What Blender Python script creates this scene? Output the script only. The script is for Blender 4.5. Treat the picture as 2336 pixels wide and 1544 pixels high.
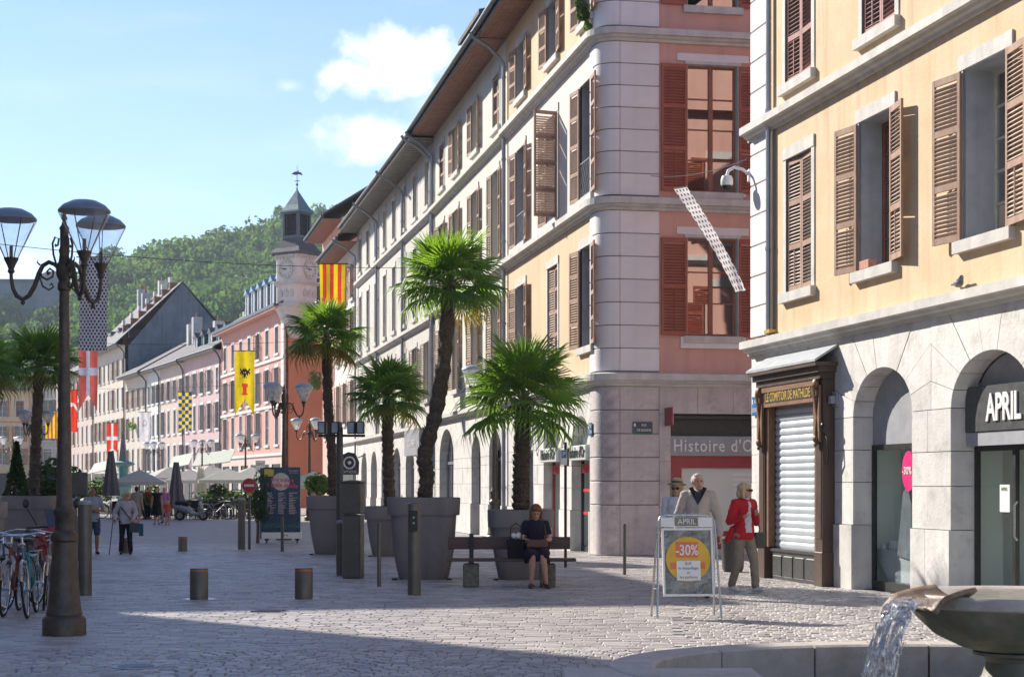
import bpy, math, random
from mathutils import Vector, Matrix, noise
import numpy as np
random.seed(7)
R = math.radians
SC = bpy.context.scene
for o in list(bpy.data.objects): bpy.data.objects.remove(o)
COL = SC.collection

# ------------------------------------------------------------------ camera
EYE, HZ, K, CXP = 1.62, 1105.0, 3870.0, 1168.0
cam = bpy.data.cameras.new('camera'); camo = bpy.data.objects.new('camera', cam); COL.objects.link(camo)
camo.location = (0, 0, EYE); camo.rotation_euler = (R(90), 0, 0)
cam.sensor_width = 36; cam.lens = 36*K/2336; cam.shift_y = (HZ-772)/2336
cam.clip_start = .1; cam.clip_end = 9000
cam.dof.use_dof = True; cam.dof.focus_distance = 32; cam.dof.aperture_fstop = 6.3
SC.camera = camo

# ------------------------------------------------------------------ daylight
SUN = Vector((.72, -.69, -.625)).normalized()      # direction the light travels
world = bpy.data.worlds.new('World'); SC.world = world; world.use_nodes = True
nt = world.node_tree; nt.nodes.clear()
def N(tree, t, **kw):
    n = tree.nodes.new(t)
    for k, v in kw.items(): setattr(n, k, v)
    return n
def mth(tree, op, a, b=None, c=None, clamp=False):
    n = N(tree, 'ShaderNodeMath', operation=op, use_clamp=clamp)
    for i, x in enumerate((a, b, c)):
        if x is None: continue
        if isinstance(x, (int, float)): n.inputs[i].default_value = x
        else: tree.links.new(x, n.inputs[i])
    return n.outputs[0]
sky = N(nt, 'ShaderNodeTexSky', sky_type='NISHITA', sun_disc=False)
sky.sun_elevation = math.asin(-SUN.z); sky.sun_rotation = math.atan2(-SUN.x, -SUN.y)
sky.air_density = 1.0; sky.dust_density = .0; sky.ozone_density = 2.5; sky.altitude = 300
bg = N(nt, 'ShaderNodeBackground'); bg.inputs[1].default_value = .112
wo = N(nt, 'ShaderNodeOutputWorld')
tc = N(nt, 'ShaderNodeTexCoord'); sx = N(nt, 'ShaderNodeSeparateXYZ'); nt.links.new(tc.outputs['Generated'], sx.inputs[0])
yy = mth(nt, 'MAXIMUM', sx.outputs[1], .02)
U = mth(nt, 'DIVIDE', sx.outputs[0], yy); V = mth(nt, 'DIVIDE', sx.outputs[2], yy)
cb = N(nt, 'ShaderNodeCombineXYZ'); nt.links.new(U, cb.inputs[0]); nt.links.new(V, cb.inputs[1])
nz = N(nt, 'ShaderNodeTexNoise'); nz.inputs['Scale'].default_value = 38; nz.inputs['Detail'].default_value = 9; nz.inputs['Roughness'].default_value = .58
nt.links.new(cb.outputs[0], nz.inputs['Vector'])
mp = N(nt, 'ShaderNodeMapping'); mp.inputs['Scale'].default_value = (5, 26, 1); mp.inputs['Rotation'].default_value = (0, 0, R(-9)); nt.links.new(cb.outputs[0], mp.inputs[0])
nw = N(nt, 'ShaderNodeTexNoise'); nw.inputs['Scale'].default_value = 1.5; nw.inputs['Detail'].default_value = 8; nt.links.new(mp.outputs[0], nw.inputs['Vector'])
def puff(cu, cv, ru, rv, amp=.62, gain=5.5, top=1.0, rot=0.0):
    a = mth(nt, 'SUBTRACT', U, cu); b = mth(nt, 'SUBTRACT', V, cv)
    if rot:
        c_, s_ = math.cos(rot), math.sin(rot)
        a, b = mth(nt, 'ADD', mth(nt, 'MULTIPLY', a, c_), mth(nt, 'MULTIPLY', b, s_)), mth(nt, 'SUBTRACT', mth(nt, 'MULTIPLY', b, c_), mth(nt, 'MULTIPLY', a, s_))
    a = mth(nt, 'DIVIDE', a, ru); b = mth(nt, 'DIVIDE', b, rv)
    d = mth(nt, 'SQRT', mth(nt, 'ADD', mth(nt, 'MULTIPLY', a, a), mth(nt, 'MULTIPLY', b, b)))
    e = mth(nt, 'SUBTRACT', 1.0, d)
    e = mth(nt, 'ADD', e, mth(nt, 'MULTIPLY', mth(nt, 'SUBTRACT', nz.outputs[0], .5), 3.2*amp))
    return mth(nt, 'MULTIPLY', mth(nt, 'MULTIPLY', e, gain/5, None, True), top)
def pu(px): return (px-CXP)/K
def pv(py): return (HZ-py)/K
cl = [puff(pu(900), pv(140), .043, .024, gain=9), puff(pu(815), pv(170), .028, .015, gain=8), puff(pu(975), pv(130), .02, .016, gain=7),
      puff(pu(850), pv(312), .044, .017, gain=7, top=.95, rot=.2), puff(pu(960), pv(240), .026, .012, gain=3.5, top=.5, rot=.7),
      puff(pu(658), pv(196), .012, .005, gain=4, top=.55), puff(pu(40), pv(610), .04, .02, gain=4, top=.85),
      puff(pu(320), pv(180), .16, .011, amp=.3, gain=1.3, top=.34, rot=.09)]
tot = cl[0]
for c in cl[1:]: tot = mth(nt, 'MAXIMUM', tot, c)
wisp = mth(nt, 'MULTIPLY', mth(nt, 'SUBTRACT', nw.outputs[0], .5), .8, None, True)
tot = mth(nt, 'MAXIMUM', tot, wisp)
tot = mth(nt, 'MULTIPLY', tot, mth(nt, 'GREATER_THAN', sx.outputs[1], .05))
mx = N(nt, 'ShaderNodeMix', data_type='RGBA'); nt.links.new(tot, mx.inputs[0]); 
skt = N(nt, 'ShaderNodeMix', data_type='RGBA', blend_type='MULTIPLY'); skt.inputs[0].default_value = 1.0
nt.links.new(sky.outputs[0], skt.inputs[6]); skt.inputs[7].default_value = (.87, .83, .925, 1)
nt.links.new(skt.outputs[2], mx.inputs[6])
cr = N(nt, 'ShaderNodeMix', data_type='RGBA'); cr.inputs[6].default_value = (5.0, 5.7, 6.6, 1); cr.inputs[7].default_value = (7.6, 7.6, 7.6, 1)
nt.links.new(mth(nt, 'MULTIPLY', mth(nt, 'SUBTRACT', tot, .2), 1.5, None, True), cr.inputs[0]); nt.links.new(cr.outputs[2], mx.inputs[7])
nt.links.new(mx.outputs[2], bg.inputs[0]); nt.links.new(bg.outputs[0], wo.inputs[0])
sl = bpy.data.lights.new('sun', 'SUN'); sl.energy = 4.9; sl.angle = R(.5); sl.color = (1, .93, .82)
so = bpy.data.objects.new('sun', sl); COL.objects.link(so); so.rotation_euler = SUN.to_track_quat('-Z', 'Y').to_euler(); so.location = (-60, 60, 60)
SC.view_settings.view_transform = 'Standard'; SC.view_settings.look = 'None'; SC.view_settings.exposure = .92; SC.view_settings.gamma = 1
SC.view_settings.use_curve_mapping = False
SC.cycles.max_bounces = 6; SC.cycles.diffuse_bounces = 4; SC.cycles.glossy_bounces = 3; SC.cycles.transparent_max_bounces = 12; SC.cycles.transmission_bounces = 6
SC.cycles.use_denoising = True; SC.cycles.volume_bounces = 0

# ------------------------------------------------------------------ helpers
def Wp(px, py, Y): return Vector(((px-CXP)/K*Y, Y, EYE+(HZ-py)/K*Y))
def Gp(px, py):
    Y = EYE*K/(py-HZ); return Vector(((px-CXP)/K*Y, Y, 0))
class MB:
    def __init__(s): s.v = []; s.f = []; s.m = []; s.mi = 0
    def add(s, vs, fs):
        b = len(s.v); s.v += [tuple(p) for p in vs]
        for f in fs: s.f.append(tuple(b+i for i in f)); s.m.append(s.mi)
        return s
    def box(s, x0, y0, z0, x1, y1, z1):
        return s.add([(x0,y0,z0),(x1,y0,z0),(x1,y1,z0),(x0,y1,z0),(x0,y0,z1),(x1,y0,z1),(x1,y1,z1),(x0,y1,z1)],
                     [(0,3,2,1),(4,5,6,7),(0,1,5,4),(1,2,6,5),(2,3,7,6),(3,0,4,7)])
    def cbox(s, x0, y0, z0, x1, y1, z1, c=.01):
        vs = []; 
        for ix in (0,1):
            for iy in (0,1):
                for iz in (0,1):
                    X = (x0,x1)[ix]; Y = (y0,y1)[iy]; Z = (z0,z1)[iz]
                    sx_, sy_, sz_ = (c,-c)[ix], (c,-c)[iy], (c,-c)[iz]
                    vs += [(X, Y+sy_, Z+sz_), (X+sx_, Y, Z+sz_), (X+sx_, Y+sy_, Z)]
        def i(a,b,d,k): return (a*4+b*2+d)*3+k
        fs = [(i(0,0,0,0),i(0,0,1,0),i(0,1,1,0),i(0,1,0,0)),(i(1,0,0,0),i(1,1,0,0),i(1,1,1,0),i(1,0,1,0)),
              (i(0,0,0,1),i(1,0,0,1),i(1,0,1,1),i(0,0,1,1)),(i(0,1,0,1),i(0,1,1,1),i(1,1,1,1),i(1,1,0,1)),
              (i(0,0,0,2),i(0,1,0,2),i(1,1,0,2),i(1,0,0,2)),(i(0,0,1,2),i(1,0,1,2),i(1,1,1,2),i(0,1,1,2))]
        for a in (0,1):
            for b in (0,1):
                fs.append((i(a,b,0,0),i(a,b,0,1),i(a,b,1,1),i(a,b,1,0)))
                fs.append((i(a,0,b,0),i(a,0,b,2),i(a,1,b,2),i(a,1,b,0)))
                fs.append((i(0,a,b,1),i(0,a,b,2),i(1,a,b,2),i(1,a,b,1)))
                for d in (0,1): fs.append((i(a,b,d,0),i(a,b,d,1),i(a,b,d,2)))
        return s.add(vs, fs)
    def poly(s, pts): return s.add(pts, [tuple(range(len(pts)))])
    def prism(s, pts, y0, y1):            # pts (x,z) counter clockwise seen from -y
        n = len(pts); vs = [(p[0], y0, p[1]) for p in pts]+[(p[0], y1, p[1]) for p in pts]
        fs = [tuple(range(n)), tuple(range(2*n-1, n-1, -1))]
        for k in range(n): j = (k+1) % n; fs.append((k, k+n, j+n, j))
        return s.add(vs, fs)
    def prismz(s, pts, z0, z1):           # pts (x,y) counter clockwise from above
        n = len(pts); vs = [(p[0], p[1], z0) for p in pts]+[(p[0], p[1], z1) for p in pts]
        fs = [tuple(range(n-1, -1, -1)), tuple(range(n, 2*n))]
        for k in range(n): j = (k+1) % n; fs.append((k, j, j+n, k+n))
        return s.add(vs, fs)
    def tube(s, pts, r, n=8, cap=True):
        pts = [Vector(p) for p in pts]; m = len(pts); rs = r if isinstance(r, (list, tuple)) else [r]*m
        vs = []; prev = None
        for i, p in enumerate(pts):
            d = (pts[min(i+1, m-1)]-pts[max(i-1, 0)])
            d = d.normalized() if d.length > 1e-9 else Vector((0,0,1))
            if prev is None:
                a = d.orthogonal().normalized()
                if abs(d.z) > .9: a = Vector((1,0,0))
                a = (a-d*a.dot(d)).normalized()
            else: a = (prev-d*prev.dot(d)); a = a.normalized() if a.length > 1e-6 else d.orthogonal().normalized()
            prev = a; b = d.cross(a)
            for k in range(n):
                t = 2*math.pi*k/n; vs.append(p+(a*math.cos(t)+b*math.sin(t))*rs[i])
        fs = []
        for i in range(m-1):
            for k in range(n):
                j = (k+1) % n; fs.append((i*n+k, i*n+j, (i+1)*n+j, (i+1)*n+k))
        if cap: fs.append(tuple(range(n-1, -1, -1))); fs.append(tuple((m-1)*n+k for k in range(n)))
        return s.add(vs, fs)
    def lathe(s, prof, n=16, cx=0, cy=0, squash=1, cap=True, expo=None):
        vs = []
        for r, z in prof:
            for k in range(n):
                t = 2*math.pi*(k+.5)/n; c_, s_ = math.cos(t), math.sin(t)
                if expo: c_ = math.copysign(abs(c_)**expo, c_); s_ = math.copysign(abs(s_)**expo, s_)
                vs.append((cx+r*c_, cy+r*s_*squash, z))
        fs = []
        for i in range(len(prof)-1):
            for k in range(n):
                j = (k+1) % n; fs.append((i*n+k, i*n+j, (i+1)*n+j, (i+1)*n+k))
        if cap:
            fs.append(tuple(range(n-1, -1, -1))); m = len(prof)-1; fs.append(tuple(m*n+k for k in range(n)))
        return s.add(vs, fs)
    def ball(s, c, r, n=10, m=6, sc=(1,1,1)):
        c = Vector(c); vs = [(c.x, c.y, c.z-r*sc[2])]; fs = []
        for i in range(1, m):
            a = math.pi*i/m
            for k in range(n):
                t = 2*math.pi*k/n; vs.append((c.x+r*math.sin(a)*math.cos(t)*sc[0], c.y+r*math.sin(a)*math.sin(t)*sc[1], c.z-r*math.cos(a)*sc[2]))
        vs.append((c.x, c.y, c.z+r*sc[2])); L = len(vs)-1
        for k in range(n):
            j = (k+1) % n; fs.append((0, 1+j, 1+k)); fs.append((L, 1+(m-2)*n+k, 1+(m-2)*n+j))
            for i in range(m-2): fs.append((1+i*n+k, 1+i*n+j, 1+(i+1)*n+j, 1+(i+1)*n+k))
        return s.add(vs, fs)
    def xf(s, M): s.v = [tuple(M @ Vector(p)) for p in s.v]; return s
    def join(s, o, M=None):
        b = len(s.v); s.v += [tuple(M @ Vector(p)) if M else p for p in o.v]
        s.f += [tuple(b+i for i in f) for f in o.f]; s.m += o.m; return s
    def mesh(s, name, mats, smooth=False):
        me = bpy.data.meshes.new(name); me.from_pydata(s.v, [], s.f)
        for m in (mats if isinstance(mats, (list, tuple)) else [mats]): me.materials.append(m)
        if any(s.m): me.polygons.foreach_set('material_index', s.m)
        if smooth:
            me.polygons.foreach_set('use_smooth', [True]*len(me.polygons))
            try: me.set_sharp_from_angle(angle=R(38))
            except Exception: pass
        me.update(); return me
    def obj(s, name, mats, parent=None, M=None, smooth=False):
        return link(name, s.mesh(name, mats, smooth), parent, M)
def link(name, data, parent=None, M=None):
    o = bpy.data.objects.new(name, data); COL.objects.link(o)
    if parent: o.parent = parent
    if M is not None: o.matrix_basis = M
    return o
def tag(o, label, cat, group=None):
    o['label'] = label; o['category'] = cat
    if group: o['group'] = group
    return o
def thing(name, label, cat, loc=(0,0,0), rz=0, group=None, M=None):
    o = bpy.data.objects.new(name, None); COL.objects.link(o); o.empty_display_size = .2
    if M is not None: o.matrix_basis = M
    else: o.location = loc; o.rotation_euler = (0, 0, rz)
    return tag(o, label, cat, group)
def T(x=0, y=0, z=0): return Matrix.Translation((x, y, z))
def RZ(a): return Matrix.Rotation(a, 4, 'Z')
def RX(a): return Matrix.Rotation(a, 4, 'X')
def RY(a): return Matrix.Rotation(a, 4, 'Y')
def kids(o): return [c for c in o.children]
def dup(o, loc, rz=None, label=None, parent=None, scale=None):
    r = o.copy(); COL.objects.link(r); r.parent = parent
    if parent is None:
        r.location = loc
        if rz is not None: r.rotation_euler = (0, 0, rz)
        if scale: r.scale = (scale,)*3
        if label: r['label'] = label
    for c in kids(o):
        if c.name.startswith('_'): continue
        dup(c, None, None, None, r)
    return r

def mat(name, c, c2=None, sc=4.0, rough=.7, bump=0.0, bsc=None, metal=0.0, streak=0.0, sc2=None, c3=None, f3=.5, var=0.0, attr=None, spec=.5, stretch=(1,1,1), sheen=0, trans=None, lo=.35, hi=.65):
    m = bpy.data.materials.new(name); m.use_nodes = True; t = m.node_tree; t.nodes.clear()
    out = N(t, 'ShaderNodeOutputMaterial'); p = N(t, 'ShaderNodeBsdfPrincipled')
    p.inputs['Roughness'].default_value = rough; p.inputs['Metallic'].default_value = metal
    p.inputs['Specular IOR Level'].default_value = spec
    L = t.links.new; tc = N(t, 'ShaderNodeTexCoord'); mp = N(t, 'ShaderNodeMapping'); L(tc.outputs['Object'], mp.inputs[0]); mp.inputs['Scale'].default_value = stretch
    def tex(s, d=7, r=.6):
        n = N(t, 'ShaderNodeTexNoise'); n.inputs['Scale'].default_value = s; n.inputs['Detail'].default_value = d; n.inputs['Roughness'].default_value = r
        L(mp.outputs[0], n.inputs['Vector']); return n.outputs[0]
    def mixc(f, a, b, bt='MIX'):
        x = N(t, 'ShaderNodeMix', data_type='RGBA', blend_type=bt)
        for i, q in ((0, f), (6, a), (7, b)):
            if isinstance(q, (tuple, list)): x.inputs[i].default_value = (*q[:3], 1)
            elif isinstance(q, (int, float)): x.inputs[i].default_value = q
            else: L(q, x.inputs[i])
        return x.outputs[2]
    def rng(v, a, b, lo_=0.0, hi_=1.0):
        r = N(t, 'ShaderNodeMapRange'); L(v, r.inputs[0]); r.inputs[1].default_value = a; r.inputs[2].default_value = b; r.inputs[3].default_value = lo_; r.inputs[4].default_value = hi_; return r.outputs[0]
    col = None
    if c2 is None: c2 = tuple(x*.82 for x in c[:3])
    col = mixc(rng(tex(sc), lo, hi), c, c2)
    if c3: col = mixc(mth(t, 'MULTIPLY', rng(tex(sc2 or sc*.22, 9, .7), .52, .68), f3), col, c3)
    if streak:
        m2 = N(t, 'ShaderNodeMapping'); L(tc.outputs['Object'], m2.inputs[0]); m2.inputs['Scale'].default_value = (3.2, 3.2, .22)
        n2 = N(t, 'ShaderNodeTexNoise'); n2.inputs['Scale'].default_value = 1.3; n2.inputs['Detail'].default_value = 8; L(m2.outputs[0], n2.inputs['Vector'])
        col = mixc(mth(t, 'MULTIPLY', rng(n2.outputs[0], .5, .72), streak), col, tuple(x*.55 for x in c[:3]))
    if var:
        oi = N(t, 'ShaderNodeObjectInfo'); v = rng(oi.outputs['Random'], 0, 1, 1-var, 1+var)
        h = N(t, 'ShaderNodeHueSaturation'); L(v, h.inputs['Value']); L(col, h.inputs['Color']); col = h.outputs[0]
    if attr:
        at = N(t, 'ShaderNodeAttribute'); at.attribute_name = attr; h = N(t, 'ShaderNodeHueSaturation')
        L(rng(at.outputs['Fac'], 0, 1, .72, 1.25), h.inputs['Value']); L(col, h.inputs['Color']); col = h.outputs[0]
    L(col, p.inputs['Base Color'])
    if bump:
        b = N(t, 'ShaderNodeBump'); b.inputs['Strength'].default_value = min(1, bump); b.inputs['Distance'].default_value = .02
        L(tex(bsc or sc*6, 9, .65), b.inputs['Height']); L(b.outputs[0], p.inputs['Normal'])
    L(rng(tex(sc*2.3), .3, .7, max(.02, rough-.1), min(1, rough+.1)), p.inputs['Roughness'])
    sh = p.outputs[0]
    if trans:
        tr = N(t, 'ShaderNodeBsdfTranslucent'); L(mixc(1.0, col, trans, 'MULTIPLY'), tr.inputs[0]); ms = N(t, 'ShaderNodeMixShader'); ms.inputs[0].default_value = .4
        L(sh, ms.inputs[1]); L(tr.outputs[0], ms.inputs[2]); sh = ms.outputs[0]
    L(sh, out.inputs[0]); return m
def glass(name, tint=(.9,.95,.95), refl=(.8,.9,1), f=.12, rough=.02, sky_white=0):
    m = bpy.data.materials.new(name); m.use_nodes = True; t = m.node_tree; t.nodes.clear(); L = t.links.new
    out = N(t, 'ShaderNodeOutputMaterial'); a = N(t, 'ShaderNodeBsdfTransparent'); a.inputs[0].default_value = (*tint, 1)
    g = N(t, 'ShaderNodeBsdfGlossy'); g.inputs[0].default_value = (*refl, 1); g.inputs['Roughness'].default_value = rough
    ge = N(t, 'ShaderNodeNewGeometry'); dt = N(t, 'ShaderNodeVectorMath', operation='DOT_PRODUCT'); L(ge.outputs['Incoming'], dt.inputs[0]); L(ge.outputs['Normal'], dt.inputs[1])
    fr = mth(t, 'MULTIPLY', mth(t, 'POWER', mth(t, 'SUBTRACT', 1.0, mth(t, 'ABSOLUTE', dt.outputs['Value']), None, True), 5.0), .9); ms = N(t, 'ShaderNodeMixShader')
    L(mth(t, 'ADD', fr, f+.04, None, True), ms.inputs[0]); L(a.outputs[0], ms.inputs[1]); L(g.outputs[0], ms.inputs[2]); 
    sh = ms.outputs[0]
    if sky_white:  # white diffuse stands for skylight caught by the clear lantern glass
        d = N(t, 'ShaderNodeBsdfTranslucent'); d.inputs[0].default_value = (.95,.95,.95,1); d2 = N(t, 'ShaderNodeBsdfDiffuse'); d2.inputs[0].default_value = (.9,.9,.9,1); da = N(t, 'ShaderNodeAddShader'); m2 = N(t, 'ShaderNodeMixShader')
        tx = N(t, 'ShaderNodeTexCoord'); nn = N(t, 'ShaderNodeTexNoise'); nn.inputs['Scale'].default_value = 9; L(tx.outputs['Object'], nn.inputs['Vector'])
        L(mth(t, 'MULTIPLY', nn.outputs[0], sky_white*2), m2.inputs[0]); m3 = N(t, 'ShaderNodeMixShader'); L(d.outputs[0], m3.inputs[1]); L(d2.outputs[0], m3.inputs[2]); L(sh, m2.inputs[1]); L(m3.outputs[0], m2.inputs[2]); sh = m2.outputs[0]
    L(sh, out.inputs[0]); return m
# ------------------------------------------------------------------ materials
M_ = {}
M_['yellow'] = mat('yellow_render', (.62,.455,.27), (.67,.51,.33), sc=.7, rough=.85, bump=.35, bsc=18, streak=.42, c3=(.50,.34,.2), f3=.5, lo=.42, hi=.58)
M_['yellow2'] = mat('ochre_render', (.60,.44,.27), (.65,.49,.32), sc=.8, rough=.85, bump=.3, bsc=20, streak=.35, c3=(.5,.36,.22), f3=.4)
M_['pink'] = mat('salmon_render', (.60,.34,.275), (.65,.38,.31), sc=1.1, rough=.85, bump=.3, bsc=22, streak=.25, c3=(.46,.22,.17), f3=.4)
M_['rose'] = mat('pale_rose_render', (.66,.56,.50), (.71,.62,.56), sc=.9, rough=.85, bump=.2, bsc=20, streak=.2)
M_['greenwall'] = mat('pale_green_render', (.55,.55,.47), (.61,.61,.53), sc=.8, rough=.85, bump=.2, bsc=18, streak=.35)
M_['greystone'] = mat('grey_limestone', (.49,.47,.43), (.58,.56,.515), sc=1.6, rough=.8, bump=.35, bsc=14, streak=.4, c3=(.24,.23,.21), f3=.4)
M_['white'] = mat('off_white_render', (.62,.58,.53), (.68,.65,.6), sc=.8, rough=.85, bump=.2, bsc=20, streak=.25)
M_['quoin'] = mat('painted_quoin_stone', (.70,.66,.65), (.76,.72,.71), sc=2.2, rough=.75, bump=.22, bsc=25, streak=.14, var=.05)
M_['stone'] = mat('pale_ashlar', (.56,.545,.52), (.65,.63,.605), sc=2.6, rough=.75, bump=.5, bsc=16, c3=(.30,.27,.25), f3=.6, sc2=1.8, streak=.25, var=.1)
M_['stonepink'] = mat('pinkish_ashlar', (.48,.43,.42), (.57,.515,.505), sc=2.6, rough=.75, bump=.5, bsc=16, c3=(.25,.21,.2), f3=.65, sc2=1.6, streak=.25, var=.09)
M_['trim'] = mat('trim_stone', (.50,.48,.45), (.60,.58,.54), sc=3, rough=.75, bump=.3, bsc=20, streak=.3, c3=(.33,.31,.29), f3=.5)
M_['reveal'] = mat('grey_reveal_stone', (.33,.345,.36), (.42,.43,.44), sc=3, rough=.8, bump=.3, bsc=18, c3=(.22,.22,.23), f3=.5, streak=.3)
M_['joint'] = mat('dark_joint_mortar', (.16,.145,.135), rough=.95)
M_['wood_brown'] = mat('weathered_brown_wood', (.27,.145,.09), (.36,.23,.165), sc=7, rough=.7, bump=.3, bsc=40, c3=(.46,.33,.26), f3=.6, sc2=3, stretch=(1,1,.35))
M_['slat_brown'] = mat('sun_bleached_slat', (.47,.35,.28), (.55,.45,.385), sc=8, rough=.75, bump=.2, c3=(.26,.13,.08), f3=.5, var=.14)
M_['wood_red'] = mat('rust_red_paint', (.31,.075,.042), (.36,.10,.06), sc=6, rough=.55, bump=.15, bsc=40, var=.06)
M_['wood_dusty'] = mat('dusty_red_paint', (.27,.105,.09), (.33,.145,.125), sc=6, rough=.6, bump=.15, bsc=40, var=.06)
M_['wood_far'] = mat('grey_brown_shutter', (.15,.115,.105), (.21,.165,.15), sc=3, rough=.7, var=.25)
M_['wood_dark'] = mat('carved_walnut', (.055,.03,.02), (.09,.05,.032), sc=6, rough=.45, bump=.3, bsc=40, stretch=(1,1,.3))
M_['wood_mid'] = mat('stained_oak', (.17,.08,.036), (.23,.12,.06), sc=7, rough=.5, bump=.3, bsc=40, stretch=(.3,1,1))
M_['soffit_red'] = mat('red_brown_soffit_boards', (.21,.085,.055), (.30,.14,.095), sc=5, rough=.75, bump=.2, c3=(.34,.22,.17), f3=.4)
M_['soffit_grey'] = mat('grey_soffit_boards', (.30,.28,.25), (.38,.36,.33), sc=5, rough=.8, bump=.2)
M_['slate'] = mat('slate_roof', (.085,.083,.088), (.13,.125,.13), sc=3, spec=.25, rough=.8, bump=.4, bsc=9, streak=.2)
M_['tile'] = mat('red_clay_tiles', (.26,.10,.06), (.33,.15,.10), sc=4, rough=.8, bump=.4, bsc=12)
M_['zinc'] = mat('aged_zinc', (.24,.26,.29), (.31,.33,.36), sc=3, rough=.42, metal=.6, bump=.05)
M_['zinc_blue'] = mat('blue_zinc', (.20,.30,.36), (.27,.37,.43), sc=3, rough=.45, metal=.35)
M_['gutter'] = mat('gutter_metal', (.11,.12,.135), rough=.45, metal=.5)
M_['pipe'] = mat('downpipe_zinc', (.36,.38,.42), rough=.4, metal=.5)
M_['pipe_brass'] = mat('coppery_downpipe', (.30,.24,.18), rough=.4, metal=.5)
M_['glassdark'] = mat('window_glass', (.035,.045,.055), (.05,.06,.07), sc=1, rough=.09, spec=.9)
M_['glass'] = glass('shop_glass', f=.03)
M_['glass_win'] = glass('room_glass', tint=(.62,.68,.70), refl=(.8,.8,.8), f=.42, rough=.01)
M_['lampglass'] = glass('lamp_glass', tint=(.95,.97,.98), refl=(1,1,1), f=.0, rough=.05, sky_white=.12)
M_['lampglass_far'] = glass('far_lamp_glass', tint=(.95,.97,.98), refl=(1,1,1), f=.05, rough=.1, sky_white=.6); M_['cap_far'] = mat('sky_sheen_lamp_cap', (.30,.40,.50), rough=.5)  # far lanterns: sky brightness put into whitened glass and pale blue caps
M_['curtain'] = mat('curtain', (.62,.60,.55), rough=.9, sc=6)
M_['room'] = mat('dim_room', (.16,.14,.12), rough=.9)
M_['roombrown'] = mat('brown_window_wood', (.24,.085,.045), (.29,.12,.07), sc=8, rough=.5)
M_['paneframe_white'] = mat('cream_window_paint', (.62,.60,.52), rough=.5)
M_['black'] = mat('black_metal', (.012,.012,.013), rough=.45)
M_['blackwood'] = mat('near_black_wood', (.025,.024,.025), (.045,.042,.042), rough=.5, sc=8)
M_['bronze'] = mat('brown_bronze_paint', (.075,.065,.052), (.105,.092,.075), sc=8, rough=.42, metal=.25, bump=.08)
M_['bollard'] = mat('bollard_paint', (.12,.107,.082), (.15,.135,.11), sc=5, rough=.38, metal=.3)
M_['iron'] = mat('lamp_cast_iron', (.075,.058,.045), (.11,.085,.065), sc=12, rough=.45, metal=.4, bump=.25, bsc=30)
M_['steel'] = mat('steel', (.45,.46,.47), rough=.3, metal=.9)
M_['greypaint'] = mat('grey_powder_coat', (.33,.34,.37), rough=.5)
M_['darkgrey'] = mat('dark_grey_sign', (.055,.06,.065), rough=.45)
M_['pot'] = mat('taupe_planter', (.215,.185,.175), (.25,.215,.205), sc=2, rough=.6, bump=.12, bsc=30, streak=.4, c3=(.15,.13,.12), f3=.4)
M_['soil'] = mat('soil', (.05,.035,.025), rough=1, sc=30, bump=.8)
M_['trunk'] = mat('palm_trunk_fibre', (.075,.05,.034), (.15,.11,.078), sc=22, rough=.95, bump=.9, bsc=45)
M_['leaf'] = mat('palm_leaf', (.09,.165,.04), (.14,.235,.055), sc=2.5, rough=.42, trans=(2.6,2.6,.9), var=.3)
M_['leaf_old'] = mat('yellowing_palm_leaf', (.17,.15,.035), (.26,.17,.04), sc=2.5, rough=.5, trans=(1.8,1.6,.8), var=.25)
M_['leaf_fresh'] = mat('fresh_palm_leaf', (.13,.24,.035), (.17,.28,.05), sc=2.5, rough=.4, trans=(2.2,2.2,.7), var=.15)
M_['petiole'] = mat('petiole', (.13,.16,.06), rough=.5)
M_['foliage'] = mat('shrub_leaf', (.035,.065,.02), (.07,.11,.03), sc=1.5, rough=.55, trans=(1.6,1.8,.8), var=.2)
M_['foliage2'] = mat('bright_shrub_leaf', (.10,.17,.03), (.16,.24,.05), sc=1.5, rough=.55, trans=(1.6,1.8,.8), var=.2)
M_['forest'] = mat('hill_tree_leaf', (.08,.15,.05), (.145,.215,.08), sc=.06, rough=.9, spec=.05, attr='tone', lo=.4, hi=.6, trans=(1.5,1.6,.8))
M_['grassland'] = mat('hill_ground', (.05,.07,.03), rough=1)
M_['granite'] = mat('granite_fountain', (.44,.39,.34), (.54,.49,.44), sc=9, rough=.6, bump=.3, bsc=60, c3=(.2,.17,.12), f3=.35, sc2=2)
M_['granite_shaded'] = mat('shaded_olive_granite', (.15,.15,.115), (.25,.24,.195), sc=4, rough=.6, bump=.3, bsc=40, streak=.5, c3=(.14,.085,.03), f3=.5, sc2=3)  # bowl and pedestal granite, shade-side darkness put into its olive colour
M_['spout'] = mat('rusty_spout', (.15,.085,.04), (.26,.20,.15), sc=14, c3=(.07,.06,.04), f3=.7, sc2=5, rough=.45, bump=.4, bsc=40)
M_['concrete'] = mat('mossy_concrete', (.13,.12,.085), (.24,.22,.17), sc=14, rough=.95, bump=.8, bsc=40)
M_['bench'] = mat('bench_wood_paint', (.085,.04,.032), (.12,.06,.045), sc=6, rough=.5, bump=.2, stretch=(.3,1,1))
M_['red'] = mat('signal_red', (.62,.03,.03), rough=.45)
M_['shopred'] = mat('shopfront_red', (.34,.035,.045), rough=.4)
M_['whitepaint'] = mat('white_paint', (.78,.78,.76), (.72,.72,.70), sc=6, rough=.5)
M_['paleroom'] = mat('pale_shop_interior', (.62,.66,.58), (.68,.70,.64), sc=.8, rough=.7)
M_['frost'] = mat('frosted_panel', (.60,.64,.60), (.66,.69,.65), sc=.6, rough=.35)
M_['rollshutter'] = mat('roller_shutter', (.50,.56,.60), (.56,.62,.66), sc=3, rough=.35, metal=.25)
M_['gold'] = mat('gold_letter', (.62,.42,.10), rough=.4, metal=.3)
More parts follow.
